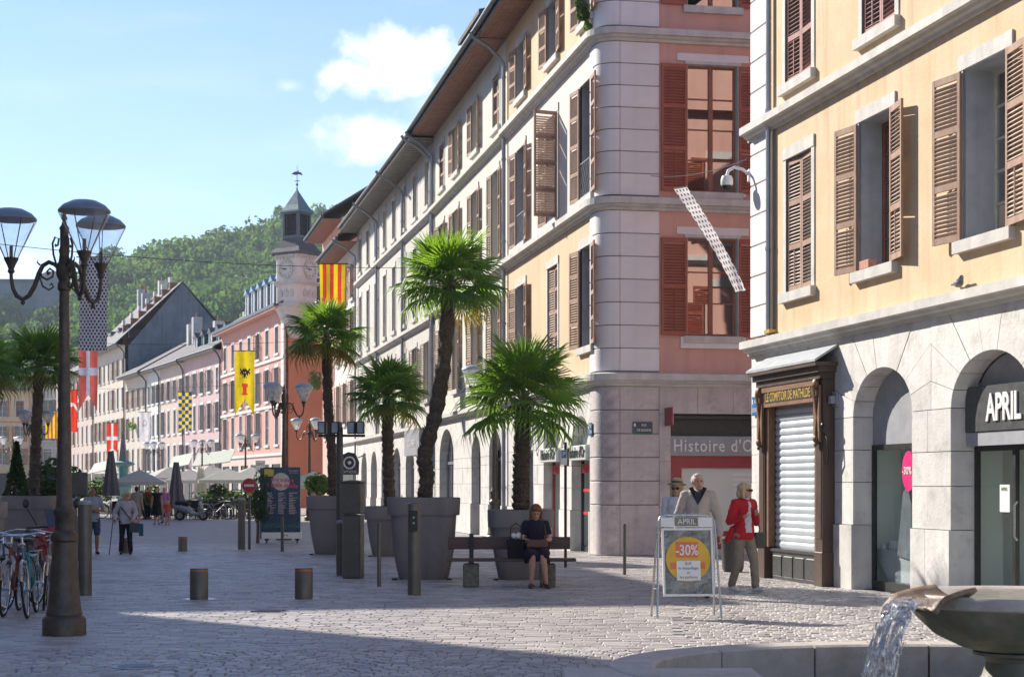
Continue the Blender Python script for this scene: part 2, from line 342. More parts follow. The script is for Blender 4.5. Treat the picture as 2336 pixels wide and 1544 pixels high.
M_['blue'] = mat('blue_enamel', (.03,.16,.42), rough=.35)
M_['greenenamel'] = mat('green_enamel', (.02,.16,.12), rough=.35)
M_['navy'] = mat('navy_poster', (.010,.028,.065), (.016,.04,.09), sc=1.5, rough=.3)
M_['teal'] = mat('teal_poster', (.02,.09,.10), rough=.3)
M_['poster_pink'] = mat('poster_pink', (.75,.10,.16), rough=.4)
M_['poster_text'] = mat('poster_pale_text', (.55,.36,.42), rough=.5)
M_['cream'] = mat('cream_print', (.62,.60,.52), rough=.5)
M_['posteryellow'] = mat('poster_yellow', (.62,.52,.06), rough=.4)
M_['magenta'] = mat('magenta_print', (.75,.02,.20), rough=.4)
M_['f_yellow'] = mat('flag_yellow', (.80,.62,.02), rough=.7, trans=(1,1,1)); M_['f_red'] = mat('flag_red', (.72,.06,.03), rough=.7, trans=(1,1,1))
M_['f_red2'] = mat('faded_flag_red', (.48,.10,.09), rough=.7, trans=(1,1,1))
M_['f_white'] = mat('flag_white', (.72,.72,.74), rough=.7, trans=(1,1,1)); M_['f_blue'] = mat('flag_blue', (.02,.07,.30), rough=.7, trans=(1,1,1))
M_['f_black'] = mat('flag_black', (.03,.03,.045), rough=.7); M_['f_greyblue'] = mat('flag_grey_blue', (.36,.40,.52), rough=.7, trans=(1,1,1))
M_['parasol'] = mat('parasol_canvas', (.60,.59,.55), (.66,.65,.60), sc=2, rough=.8, trans=(1,1,1)); M_['parasol_dark'] = mat('dark_parasol', (.17,.15,.16), rough=.8)
M_['awning'] = mat('pale_green_awning', (.42,.46,.38), rough=.8)
M_['skin'] = mat('skin', (.50,.27,.18), (.56,.31,.22), sc=20, rough=.5); M_['skin_tan'] = mat('tanned_skin', (.36,.17,.10), rough=.5)
M_['tyre'] = mat('tyre_rubber', (.02,.02,.021), rough=.75); M_['chrome'] = mat('chrome', (.7,.7,.72), rough=.15, metal=1)
M_['lead'] = mat('lead_flashing', (.42,.44,.46), rough=.5, metal=.3)
def cloth(name, c, rough=.85): 
    k = 'c_'+name
    if k not in M_: M_[k] = mat(name+'_cloth', c, tuple(x*.85 for x in c), sc=14, rough=rough, bump=.25, bsc=60)
    return M_[k]
# flowing water
def water_mat():
    m = bpy.data.materials.new('falling_water'); m.use_nodes = True; t = m.node_tree; t.nodes.clear(); L = t.links.new
    out = N(t, 'ShaderNodeOutputMaterial'); g = N(t, 'ShaderNodeBsdfGlass'); g.inputs['IOR'].default_value = 1.33; g.inputs['Roughness'].default_value = .03
    tr = N(t, 'ShaderNodeBsdfTransparent'); ms = N(t, 'ShaderNodeMixShader'); tc = N(t, 'ShaderNodeTexCoord'); mp = N(t, 'ShaderNodeMapping')
    mp.inputs['Scale'].default_value = (16, 16, 5); L(tc.outputs['Object'], mp.inputs[0]); n = N(t, 'ShaderNodeTexNoise'); n.inputs['Scale'].default_value = 2.2; n.inputs['Detail'].default_value = 6
    L(mp.outputs[0], n.inputs['Vector']); b = N(t, 'ShaderNodeBump'); b.inputs['Distance'].default_value = .03; b.inputs['Strength'].default_value = 1
    L(n.outputs[0], b.inputs['Height']); L(b.outputs[0], g.inputs['Normal'])
    gl = N(t, 'ShaderNodeBsdfGlossy'); gl.inputs['Roughness'].default_value = .06; L(b.outputs[0], gl.inputs['Normal'])
    L(mth(t, 'GREATER_THAN', n.outputs[0], .46), ms.inputs[0]); m2 = N(t, 'ShaderNodeMixShader'); m2.inputs[0].default_value = .35
    L(g.outputs[0], m2.inputs[1]); L(gl.outputs[0], m2.inputs[2])
    L(tr.outputs[0], ms.inputs[1]); L(m2.outputs[0], ms.inputs[2]); L(ms.outputs[0], out.inputs[0]); return m
M_['fall'] = water_mat()
M_['pool'] = mat('basin_water', (.03,.045,.04), rough=.06, bump=.4, bsc=14, spec=.6)
def brick_ground():
    m = mat('far_paving', (.33,.305,.29), (.40,.375,.36), sc=1.2, rough=.62, bump=.3, bsc=12); t = m.node_tree; L = t.links.new
    p = [n for n in t.nodes if n.type == 'BSDF_PRINCIPLED'][0]; bc = p.inputs['Base Color'].links[0].from_socket
    b = N(t, 'ShaderNodeTexBrick'); b.inputs['Scale'].default_value = 3.4; b.inputs['Mortar Size'].default_value = .02; b.inputs['Brick Width'].default_value = .9; b.inputs['Row Height'].default_value = .3
    b.inputs['Color1'].default_value = (1,1,1,1); b.inputs['Color2'].default_value = (.8,.8,.8,1); b.inputs['Mortar'].default_value = (.35,.35,.35,1)
    tc = [n for n in t.nodes if n.type == 'TEX_COORD'][0]; L(tc.outputs['Object'], b.inputs['Vector'])
    x = N(t, 'ShaderNodeMix', data_type='RGBA', blend_type='MULTIPLY'); x.inputs[0].default_value = 1; L(bc, x.inputs[6]); L(b.outputs[0], x.inputs[7]); L(x.outputs[2], p.inputs['Base Color']); return m
M_['farpaving'] = brick_ground()
M_['sett'] = mat('porphyry_sett', (.365,.33,.31), (.445,.41,.385), sc=2.5, rough=.5, bump=.3, bsc=26, attr='tone', c3=(.25,.23,.225), f3=.8, sc2=.4)
M_['sand'] = mat('joint_sand', (.19,.175,.165), rough=.95)
M_['sett1'] = mat('porphyry_sett_single', (.365,.33,.31), (.445,.41,.385), sc=2.5, rough=.5, bump=.5, bsc=26, var=.2)
# ------------------------------------------------------------------ building toolkit
def frame(ox, oy, dx, dy, oz=0):
    l = math.hypot(dx, dy); dx /= l; dy /= l
    return Matrix(((dx, -dy, 0, ox), (dy, dx, 0, oy), (0, 0, 1, oz), (0, 0, 0, 1)))
def building(name, label, cat, Mw):
    return thing(name, label, cat, M=Mw)
def wall_mesh(x0, x1, z0, z1, holes, y=0.0):
    xs = sorted({x0, x1} | {h[0] for h in holes if x0 < h[0] < x1} | {h[1] for h in holes if x0 < h[1] < x1})
    zs = sorted({z0, z1} | {h[2] for h in holes if z0 < h[2] < z1} | {h[3] for h in holes if z0 < h[3] < z1})
    b = MB()
    for i in range(len(xs)-1):
        for j in range(len(zs)-1):
            cx, cz = (xs[i]+xs[i+1])/2, (zs[j]+zs[j+1])/2
            if any(h[0] < cx < h[1] and h[2] < cz < h[3] for h in holes): continue
            b.poly([(xs[i], y, zs[j]), (xs[i+1], y, zs[j]), (xs[i+1], y, zs[j+1]), (xs[i], y, zs[j+1])])
    return b
def sweep(b, path, prof):          # path: [(x,y,nx,ny)], prof: [(out, z)] bottom to top, outside
    n = len(prof); vs = []
    for (x, y, nx, ny) in path:
        for o, z in prof: vs.append((x+nx*o, y+ny*o, z))
    fs = []
    for i in range(len(path)-1):
        for k in range(n-1): fs.append((i*n+k, (i+1)*n+k, (i+1)*n+k+1, i*n+k+1))
    fs.append(tuple(range(n-1, -1, -1))); fs.append(tuple((len(path)-1)*n+k for k in range(n)))
    return b.add(vs, fs)
CORN = [(0, 0), (.05, .0), (.07, .05), (.12, .07), (.15, .11), (.22, .12), (.22, .25), (0, .30)]
def cornice(root, M, x0, x1, z, prof=CORN, m='trim', s=1.0, name='cornice'):
    b = MB(); p = [(o*s, z+dz) for o, dz in prof]
    p = [(-.04, p[0][1])]+p[1:-1]+[(-.04, p[-1][1])]
    sweep(b, [(x0, 0, 0, -1), (x1, 0, 0, -1)], p)
    return b.obj(name, M_[m], root, M)
CACHE = {}
def shutter_parts(w, h, rails=3, merged=True, mats=('wood_brown', 'slat_brown'), gap=.058, stick=True):
    key = (round(w, 3), round(h, 3), rails, merged, mats, gap)
    if key in CACHE: return CACHE[key]
    b = MB(); st = .055; t = .018
    b.box(0, -t, 0, st, t, h); b.box(w-st, -t, 0, w, t, h)
    rz = [0]+[h*(i+1)/(rails+1)-.04 for i in range(rails)]+[h-.09]
    for z in rz: b.box(st, -t*.9, z, w-st, t*.9, z+.09)
    pos = []
    for i in range(len(rz)-1):
        z = rz[i]+.09+gap*.5
        while z < rz[i+1]-.02: pos.append(z); z += gap
    if stick: b.box(w/2-.012, -t-.008, .1, w/2+.012, -t+.004, rz[1]-.02)
    sl = MB(); sl.box(0, -.004, -.026, w-2*st, .004, .026); sl.xf(RX(R(-48)))
    if merged:
        b.mi = 1
        for z in pos: b.join(MB_with(sl, 1), T(st, 0, z))
        res = (b.mesh('shutter', [M_[mats[0]], M_[mats[1]]]), None, [])
    else:
        res = (b.mesh('shutter', M_[mats[0]]), sl.mesh('slat', M_[mats[1]]), [(st, z) for z in pos])
    CACHE[key] = res; return res
def MB_with(o, mi):
    n = MB(); n.v = list(o.v); n.f = list(o.f); n.m = [mi]*len(o.f); return n
def add_shutter(root, M, x, z, side, ang, w, h, y=-.045, **kw):
    me, slm, pos = shutter_parts(w, h, **kw)
    a = R(180+ang) if side == 'L' else R(-ang)
    Ms = M @ T(x, y, z) @ RZ(a)
    s = link('shutter', me, root, Ms)
    for (sx_, sz_) in pos: link('slat', slm, s, T(sx_, 0, sz_))
    return s
def glazing(root, M, x, z0, w, h, y, fm='roombrown', cols=2, rows=3, pm='glassdark', split=False, fr=.055, back=None):
    key = ('g', round(w, 3), round(h, 3), fm, cols, rows)
    if key not in CACHE:
        b = MB(); b.box(0, 0, 0, fr, .06, h); b.box(w-fr, 0, 0, w, .06, h); b.box(fr, 0, 0, w-fr, .06, fr*1.3); b.box(fr, 0, h-fr, w-fr, .06, h)
        iw = w-2*fr
        for i in range(1, cols):
            c = fr+iw*i/cols; b.box(c-.05, -.01, fr*1.3, c+.05, .055, h-fr)
        for j in range(1, rows):
            c = fr+(h-2*fr)*j/rows
            for i in range(cols):
                xa = fr+iw*i/cols+(.05 if i else 0); xb = fr+iw*(i+1)/cols-(.05 if i < cols-1 else 0)
                b.box(xa, .005, c-.015, xb, .05, c+.015)
        CACHE[key] = b.mesh('window', M_[fm])
    wdw = link('window', CACHE[key], root, M @ T(x, y, z0))
    if split:
        iw = w-2*fr; ih = h-2*fr
        k2 = ('p', round(iw/cols, 3), round(ih/rows, 3), pm)
        if k2 not in CACHE: CACHE[k2] = MB().poly([(0,0,0),(iw/cols,0,0),(iw/cols,0,ih/rows),(0,0,ih/rows)]).mesh('pane', M_[pm])
        for i in range(cols):
            for j in range(rows): link('pane', CACHE[k2], wdw, T(fr+iw*i/cols, .03+.0005*(i+j), fr+ih*j/rows) @ RZ(R(random.uniform(-.5,.5))) )
    else:
        k2 = ('p1', round(w, 3), round(h, 3), pm)
        if k2 not in CACHE: CACHE[k2] = MB().poly([(.02,0,.02),(w-.02,0,.02),(w-.02,0,h-.02),(.02,0,h-.02)]).mesh('pane', M_[pm])
        link('pane', CACHE[k2], wdw, T(0, .03, 0) @ RZ(R(random.uniform(-.4,.4))))
    return wdw
def surround(root, M, x, z0, w, h, d=.28, m='trim', rev='reveal', sill=.16, lint=.2, jamb=.13, sp=.1):
    key = ('s', round(w, 3), round(h, 3), d, m, rev, sill, lint, jamb)
    if key not in CACHE:
        b = MB(); e = .02
        b.box(-jamb, -e, 0, 0, .02, h); b.box(w, -e, 0, w+jamb, .02, h)
        b.box(-jamb, -e-.012, h, w+jamb, .02, h+lint); b.box(-jamb-.04, -sp, -sill, w+jamb+.04, .02, 0)
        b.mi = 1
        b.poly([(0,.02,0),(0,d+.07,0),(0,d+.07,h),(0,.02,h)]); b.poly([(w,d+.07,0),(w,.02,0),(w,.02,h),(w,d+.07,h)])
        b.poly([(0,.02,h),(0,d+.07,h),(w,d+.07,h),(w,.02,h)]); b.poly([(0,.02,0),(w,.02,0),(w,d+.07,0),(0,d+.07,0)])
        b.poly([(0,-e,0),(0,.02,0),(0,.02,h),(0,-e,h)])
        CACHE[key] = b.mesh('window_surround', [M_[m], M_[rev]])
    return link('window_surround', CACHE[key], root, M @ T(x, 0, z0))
def win(root, M, c, z0, w, h, sw=.6, open_=(8, 12), shut=True, merged=True, mats=('wood_brown', 'slat_brown'), rails=3, fm='roombrown', rows=4, cols=2,
        pm='glassdark', split=False, d=.28, m='trim', rev='reveal', closed=False, rail_grille=False, back=None, surr=True, gap=.058, jamb=.13):
    x = c-w/2
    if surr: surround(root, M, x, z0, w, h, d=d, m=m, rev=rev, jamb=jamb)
    glazing(root, M, x, z0, w, h, d, fm=fm, rows=rows, cols=cols, pm=pm, split=split)
    if back:
        MB().box(x-.2, d+.6, z0-.1, x+w+.2, d+.62, z0+h+.1).obj('room_back', M_[back], root, M)
    if shut:
        if closed:
            me, slm, pos = shutter_parts(w/2-.01, h-.04, rails, merged, mats, gap)
            for sx_, flip in ((x+.005, 0), (x+w-.005, 1)):
                s = link('shutter', me, root, M @ T(sx_, .03, z0+.02) @ RZ(R(3) if not flip else R(177)))
                for (a, b_) in pos: link('slat', slm, s, T(a, 0, b_))
        else:
            for side, a, hx in (('L', open_[0], x-.02), ('R', open_[1], x+w+.02)):
                if a is None: continue
                add_shutter(root, M, hx, z0+.01, side, a, sw, h-.03, rails=rails, merged=merged, mats=mats, gap=gap)
    if rail_grille:
        b = MB(); hh = .85
        for z in (.05, hh): b.box(x, -.03, z0+z, x+w, -.01, z0+z+.025)
        k = 5
        for i in range(k):
            xa = x+w*i/k; xb = x+w*(i+1)/k
            for q in range(3):
                za, zb = z0+.07+q*.26, z0+.07+(q+1)*.26
                b.tube([(xa, -.02, za), (xb, -.02, zb)], .009, 4); b.tube([(xb, -.02, za), (xa, -.02, zb)], .009, 4)
        b.obj('window_grille', M_['pipe'], root, M)
def inset(pts, g):
    n = len(pts); out = []
    for i in range(n):
        p0, p1, p2 = Vector(pts[i-1]), Vector(pts[i]), Vector(pts[(i+1) % n])
        a = (p1-p0); b = (p2-p1)
        if a.length < 1e-6 or b.length < 1e-6: out.append(tuple(p1)); continue
        a.normalize(); b.normalize(); na = Vector((-a.y, a.x)); nb = Vector((-b.y, b.x)); m_ = na+nb
        if m_.length < 1e-3: m_ = na
        m_.normalize(); out.append(tuple(p1+m_*(g/max(.5, m_.dot(na)))))
    return out
def arcade(root, M, x0, x1, z0, zt, arches, m='stone', ch=.55, depth=.34, nv=9, single=True, g=.005, holes=(), plinth=1.0, seed=3):
    rnd = random.Random(seed); arches = sorted(arches); blocks = []
    def clear(a, b, c, d): return not any(h[0] < (a+b)/2 < h[1] and h[2] < (c+d)/2 < h[3] for h in holes)
    edges = [x0]; 
    for (c, w, s, r_) in arches: edges += [c-w/2, c+w/2]
    edges.append(x1)
    mids = [x0]+[(arches[i][0]+arches[i][1]/2+arches[i+1][0]-arches[i+1][1]/2)/2 for i in range(len(arches)-1)]+[x1]
    spr = max(a[2] for a in arches) if arches else zt
    for i in range(0, len(edges), 2):
        a, b = edges[i], edges[i+1]
        if b-a < .03: continue
        z = z0; first = True
        while z < spr-.01:
            hh = plinth if first and plinth else ch*rnd.uniform(.85, 1.2); zz = min(spr, z+hh)
            if spr-zz < .2: zz = spr
            cuts = [a, b]
            if b-a > .95: cuts = [a, a+(b-a)*rnd.uniform(.35, .65), b]
            if b-a > 2: cuts = [a]+[a+(b-a)*(k+rnd.uniform(-.15,.15))/int((b-a)/.8) for k in range(1, int((b-a)/.8))]+[b]
            for k in range(len(cuts)-1):
                if clear(cuts[k], cuts[k+1], z, zz):
                    blocks.append(([(cuts[k], z), (cuts[k+1], z), (cuts[k+1], zz), (cuts[k], zz)], .035 if first and plinth else 0))
            z = zz; first = False
    for i, (c, w, s, r_) in enumerate(arches):
        xa, xb = mids[i], mids[i+1]
        def hit(t):
            ex, ez = c+w/2*math.cos(t), spr+r_*math.sin(t); dx, dz = ex-c, ez-spr; L_ = 1e9
            if abs(dx) > 1e-6: L_ = min(L_, ((xb if dx > 0 else xa)-c)/dx)
            if dz > 1e-6: L_ = min(L_, (zt-spr)/dz)
            return (ex, ez), (c+dx*L_, spr+dz*L_)
        for k in range(nv):
            t0, t1 = math.pi*k/nv, math.pi*(k+1)/nv
            arc = [hit(t0+(t1-t0)*q/3)[0] for q in range(4)]
            h0, h1 = hit(t0)[1], hit(t1)[1]
            out = [h0]
            for cx_ in (xb, xa):
                if min(h0[0], h1[0])-1e-6 <= cx_ <= max(h0[0], h1[0])+1e-6 and min(h0[1], h1[1]) < zt-1e-4 and max(h0[1], h1[1]) > zt-1e-4:
                    if abs(h0[0]-cx_) < 1e-4 or abs(h1[0]-cx_) < 1e-4: out.append((cx_, zt))
            out.append(h1)
            blocks.append((arc[::-1][0:0]+out+arc[::-1], 0))
    back = MB(); blk = MB()
    for pts, pr in blocks:
        q = []
        for p in pts:
            if not q or (abs(p[0]-q[-1][0])+abs(p[1]-q[-1][1])) > 1e-4: q.append(p)
        if len(q) < 3: continue
        pr = pr+rnd.uniform(0, .007)
        if single:
            b = MB(); b.prism(inset(q, g), -pr, depth); b.obj('stone_block', M_[m], root, M)
        else: blk.prism(inset(q, g), -pr, depth)
    if not single: blk.obj('stone_blocks', M_[m], root, M)
    # mortar behind the joints
    e = .012
    for i in range(0, len(edges), 2):
        if edges[i+1]-edges[i] > .05:
            cutb = [h for h in holes if h[0] < edges[i+1] and h[1] > edges[i]]
            wm = wall_mesh(edges[i]+(e if i else 0), edges[i+1]-(e if i < len(edges)-2 else 0), z0, spr, cutb, .022); back.join(wm)
    for i, (c, w, s, r_) in enumerate(arches):
        n = 16; ww = w/2+e; rr = r_+e
        top = [(c+ww*math.cos(math.pi*k/n), spr+rr*math.sin(math.pi*k/n)) for k in range(n+1)]
        for k in range(n): back.poly([(top[k+1][0], .022, top[k+1][1]), (top[k][0], .022, top[k][1]), (top[k][0], .022, zt), (top[k+1][0], .022, zt)])
        if mids[i+1] > top[0][0]: back.poly([(top[0][0], .022, spr), (mids[i+1], .022, spr), (mids[i+1], .022, zt), (top[0][0], .022, zt)])
        if mids[i] < top[-1][0]: back.poly([(mids[i], .022, spr), (top[-1][0], .022, spr), (top[-1][0], .022, zt), (mids[i], .022, zt)])
    if not arches and False: pass
    back.obj('mortar', M_['joint'], root, M)
def tympanum(b, c, w, s, r_, z0, y):        # flat arched panel from z0 up to the arch
    n = 14; pts = [(c-w/2, z0), (c+w/2, z0)]+[(c+w/2*math.cos(math.pi*k/n), s+r_*math.sin(math.pi*k/n)) for k in range(n+1)]
    b.add([(p[0], y, p[1]) for p in pts], [tuple(range(len(pts)))])
def quoins(root, M, x0, x1, z0, z1, h=.545, y=-.03, m='quoin', name='quoin', d=.06, zoff=0):
    z = z0
    me = MB().cbox(0, 0, 0, x1-x0, d, h-.016, .012).mesh(name, M_[m])
    while z+h <= z1+.06:
        link(name, me, root, M @ T(x0, y, z+.008)); z += h
    if z1-z > .05: MB().cbox(0, 0, 0, x1-x0, d, z1-z-.016, .012).obj(name, M_[m], root, M @ T(x0, y, z+.008))
    MB().poly([(x0+.005, y+.03, z0), (x1-.005, y+.03, z0), (x1-.005, y+.03, z1), (x0+.005, y+.03, z1)]).obj('quoin_mortar', M_['joint'], root, M)
def eave(root, M, x0, x1, z, o=1.2, depth=11, pitch=33, soffit='soffit_red', roof='slate', wallm='white', ends=(1, 1), fascia=.2, boards=True):
    ta = math.tan(R(pitch)); yb = depth/2
    b = MB()
    nb = 7; o = o*.85
    for k in range(nb):
        ya, yc = -o+o*k/nb, -o+o*(k+1)/nb-.008; b.box(x0-.05, ya, z-.012+.002*(k % 2), x1+.05, yc, z+.012)
    b.obj('soffit', M_[soffit], root, M)
    MB().box(x0-.06, -o-.03, z-.02, x1+.06, -o, z+fascia).obj('fascia', M_['soffit_grey' if soffit == 'soffit_grey' else 'blackwood'], root, M)
    g = MB(); g.tube([(x0-.06, -o-.11, z+fascia-.03), (x1+.06, -o-.11, z+fascia-.03)], .075, 10); g.obj('gutter', M_['gutter'], root, M, smooth=True)
    zr = z+fascia; zp = zr+(yb+o)*ta
    rb = MB(); t = .12
    rb.add([(x0-.08, -o-.06, zr), (x1+.08, -o-.06, zr), (x1+.08, yb, zp), (x0-.08, yb, zp), (x0-.08, -o-.06, zr+t), (x1+.08, -o-.06, zr+t), (x1+.08, yb, zp+t), (x0-.08, yb, zp+t)],
           [(0,3,2,1),(4,5,6,7),(0,1,5,4),(1,2,6,5),(2,3,7,6),(3,0,4,7)])
    rb.add([(x0-.08, yb, zp), (x1+.08, yb, zp), (x1+.08, depth, z+.3), (x0-.08, depth, z+.3), (x0-.08, yb, zp+t), (x1+.08, yb, zp+t), (x1+.08, depth, z+.3+t), (x0-.08, depth, z+.3+t)],
           [(0,3,2,1),(4,5,6,7),(1,2,6,5),(2,3,7,6),(3,0,4,7)])
    rb.obj('roof', M_[roof], root, M)
    for xe in (x0+.02, x1-.02): MB().add([(xe, .35, z-.1), (xe, yb, zp-.05), (xe, depth-.1, z-.1)], [(0,1,2)]).obj('gable', M_[wallm], root, M)
    return zp
def downpipe(root, M, x, z0, z1, o=1.2, gut=True, m='pipe', r=.05, y=-.1):
    o = o*.85; b = MB(); pts = [(x, y, z0), (x, y, z1-.9)]
    if gut: pts += [(x, y-.02, z1-.75), (x, -o*.55, z1-.32), (x, -o-.02, z1-.05), (x, -o-.1, z1+.1)]
    else: pts = [(x, y, z0), (x, y, z1)]
    b.tube(pts, r, 8)
    z = z0+1.5
    while z < z1-1: b.tube([(x, y, z), (x, y, z+.06)], r*1.3, 8); z += 2.4
    b.obj('downpipe', M_[m], root, M, smooth=True)
def body(root, M, x0, x1, z1, depth, m, side=('l', 'r'), gf=3.9):
    b = MB(); b.box(x0+.03, 1.25, gf, x1-.03, depth, z1); b.box(x0+.03, .36, gf, x0+.3, 1.25, z1); b.box(x1-.3, .36, gf, x1-.03, 1.25, z1); b.box(x0+.3, .36, z1-.3, x1-.3, 1.25, z1); b.box(x0+.3, .4, gf, x1-.3, 1.25, gf+.2); b.box(x0+.03, 2.8, 0, x1-.03, depth, gf)
    for xa, xb in ((x0+.03, x0+.3), (x1-.3, x1-.03)): b.box(xa, .36, 0, xb, 2.8, gf)
    b.obj('side_wall', M_[m], root, M)
_txt = {}
def text(s, size, m, parent, M, ext=.004, ax='CENTER', sx=1.0, bold=0.0, name='lettering', space=1.0):
    cu = bpy.data.curves.new('t', 'FONT'); cu.body = s; cu.size = size; cu.extrude = ext; cu.align_x = ax; cu.align_y = 'CENTER'; cu.offset = bold; cu.resolution_u = 3; cu.space_character = space
    to = bpy.data.objects.new('t', cu); COL.objects.link(to)
    dg = bpy.context.evaluated_depsgraph_get(); me = bpy.data.meshes.new_from_object(to.evaluated_get(dg)); bpy.data.objects.remove(to)
    me.materials.clear(); me.materials.append(M_[m])
    return link(name, me, parent, M @ RX(R(90)) @ Matrix.Diagonal((sx, 1, 1, 1)))
def arc_shop(root, M, c, w, s, r_, y=.26, z_split=2.15, tym='greypaint', fm='black', door=False, inner='frost', depth=.9, sign=None, trans='glass'):
    b = MB(); b.box(c-w/2, y, .12, c-w/2+.07, y+.06, z_split); b.box(c+w/2-.07, y, .12, c+w/2, y+.06, z_split); b.box(c-w/2, y, z_split-.05, c+w/2, y+.06, z_split+.03)
    b.box(c-w/2, y, .0, c+w/2, y+.08, .14)
    if door: b.box(c-.04, y, .14, c+.04, y+.06, z_split-.05)
    b.obj('shop_frame', M_[fm], root, M)
    t = MB(); tympanum(t, c, w, s, r_, z_split+.03, y+.02); t.obj('tympanum', M_[tym], root, M)
    MB().poly([(c-w/2+.07, y+.03, .14), (c+w/2-.07, y+.03, .14), (c+w/2-.07, y+.03, z_split-.05), (c-w/2+.07, y+.03, z_split-.05)]).obj('shop_window', M_[trans], root, M)
    if inner:
        r = MB(); x0, x1 = c-w/2-.25, c+w/2+.25
        r.poly([(x0, depth, 0), (x1, depth, 0), (x1, depth, 3), (x0, depth, 3)]); r.poly([(x0, y+.1, 0), (x0, depth, 0), (x0, depth, 3), (x0, y+.1, 3)]); r.poly([(x1, depth, 0), (x1, y+.1, 0), (x1, y+.1, 3), (x1, depth, 3)])
        r.poly([(x0, y+.1, .1), (x1, y+.1, .1), (x1, depth, .1), (x0, depth, .1)]); r.poly([(x0, y+.1, 3), (x0, depth, 3), (x1, depth, 3), (x1, y+.1, 3)])
        r.obj('shop_interior', M_[inner], root, M)
# ------------------------------------------------------------------ ground
def ground():
    b = MB(); b.poly([(-1500, -300, -.012), (1500, -300, -.012), (1500, 3000, -.012), (-1500, 3000, -.012)])
    g = b.obj('ground', M_['farpaving']); g['kind'] = 'structure'; return g
GROUND = ground()
def setts():
    rnd = np.random.RandomState(4); cells = []
    Y = 12.6
    while Y < 46:
        fan = Y < 16.6; rh = .115 if fan else .135
        if Y > 30: rh = .16
        X = -.34*Y-1.2+rnd.rand()*.3; XR = min(.34*Y+1.2, 4.3+(30.6-Y)*.2116+.1) if Y < 30.6 else min(.34*Y+1, 9)
        if 30.6 <= Y: XR = min(XR, 14)
        while X < XR:
            l = rnd.uniform(.1, .16) if fan else (rnd.uniform(.16, .42) if Y < 30 else rnd.uniform(.3, .55))
            yo = 0
            if fan or X > 1.5+.1*(Y-16):
                u = ((X+l/2) % 1.5)/1.5*2-1; yo = .28*(1-u*u); l = min(l, .15)
            cells.append((X, Y+yo, l, rh)); X += l
        Y += rh
    cells = np.array(cells); n = len(cells)
    g = .008
    hz = rnd.normal(0, .0012, n).clip(-.003, .003); tone = rnd.rand(n)
    tilt = rnd.normal(0, .006, (n, 2))
    d = np.hypot(cells[:,0], cells[:,1]); size = cells[:,2]/d
    vis = np.abs(cells[:,0]+cells[:,2]/2) < .3*cells[:,1]
    vis &= cells[:,1] > 14.4
    order = np.argsort(np.where(vis, -size, 1)); big = set(order[:298].tolist())
    def geo(c, z, t, jit):
        x, y, l, h = c; cx, cy = x+l/2, y+h/2; w = l/2-g/2; q = h/2-g/2; ch = .009
        top = []; 
        for i, (sx_, sy_) in enumerate(((-1,-1),(1,-1),(1,1),(-1,1))):
            jx, jy = jit[i]; X = sx_*(w-ch)+jx; Y_ = sy_*(q-ch)+jy
            top.append((cx+X, cy+Y_, .004+z+t[0]*X+t[1]*Y_))
        bot = [(cx+sx_*w, cy+sy_*q, -.02) for sx_, sy_ in ((-1,-1),(1,-1),(1,1),(-1,1))]
        mid = [(cx+sx_*w, cy+sy_*q, -.004+z) for sx_, sy_ in ((-1,-1),(1,-1),(1,1),(-1,1))]
        return top, mid, bot
    V = []; F = []; Tn = []
    me_b = []
    for i in range(n):
        jit = rnd.uniform(-.004, .004, (4, 2)); top, mid, bot = geo(cells[i], hz[i], tilt[i], jit)
        fs = [(0,1,2,3)]+[(4+k, 4+(k+1) % 4, (k+1) % 4, k) for k in range(4)]+[(8+k, 8+(k+1) % 4, 4+(k+1) % 4, 4+k) for k in range(4)]
        if i in big:
            cx, cy = cells[i][0]+cells[i][2]/2, cells[i][1]+cells[i][3]/2
            b = MB(); b.add([(p[0]-cx, p[1]-cy, p[2]) for p in top+mid+bot], fs); b.obj('sett', M_['sett1'], GROUND, T(cx, cy, 0))
        else:
            o = len(V); V += top+mid+bot; F += [tuple(o+k for k in f) for f in fs]; Tn += [tone[i]]*len(fs)
    me = bpy.data.meshes.new('setts'); me.from_pydata(V, [], F); me.materials.append(M_['sett'])
    a = me.attributes.new('tone', 'FLOAT', 'FACE'); a.data.foreach_set('value', Tn); me.update()
    o = link('setts', me, GROUND); o['kind'] = 'stuff'
    j = MB(); j.poly([(-20, 11, -.008), (16, 11, -.008), (16, 46, -.008), (-20, 46, -.008)]); jj = j.obj('joint_sand', M_['sand'], GROUND)
setts()

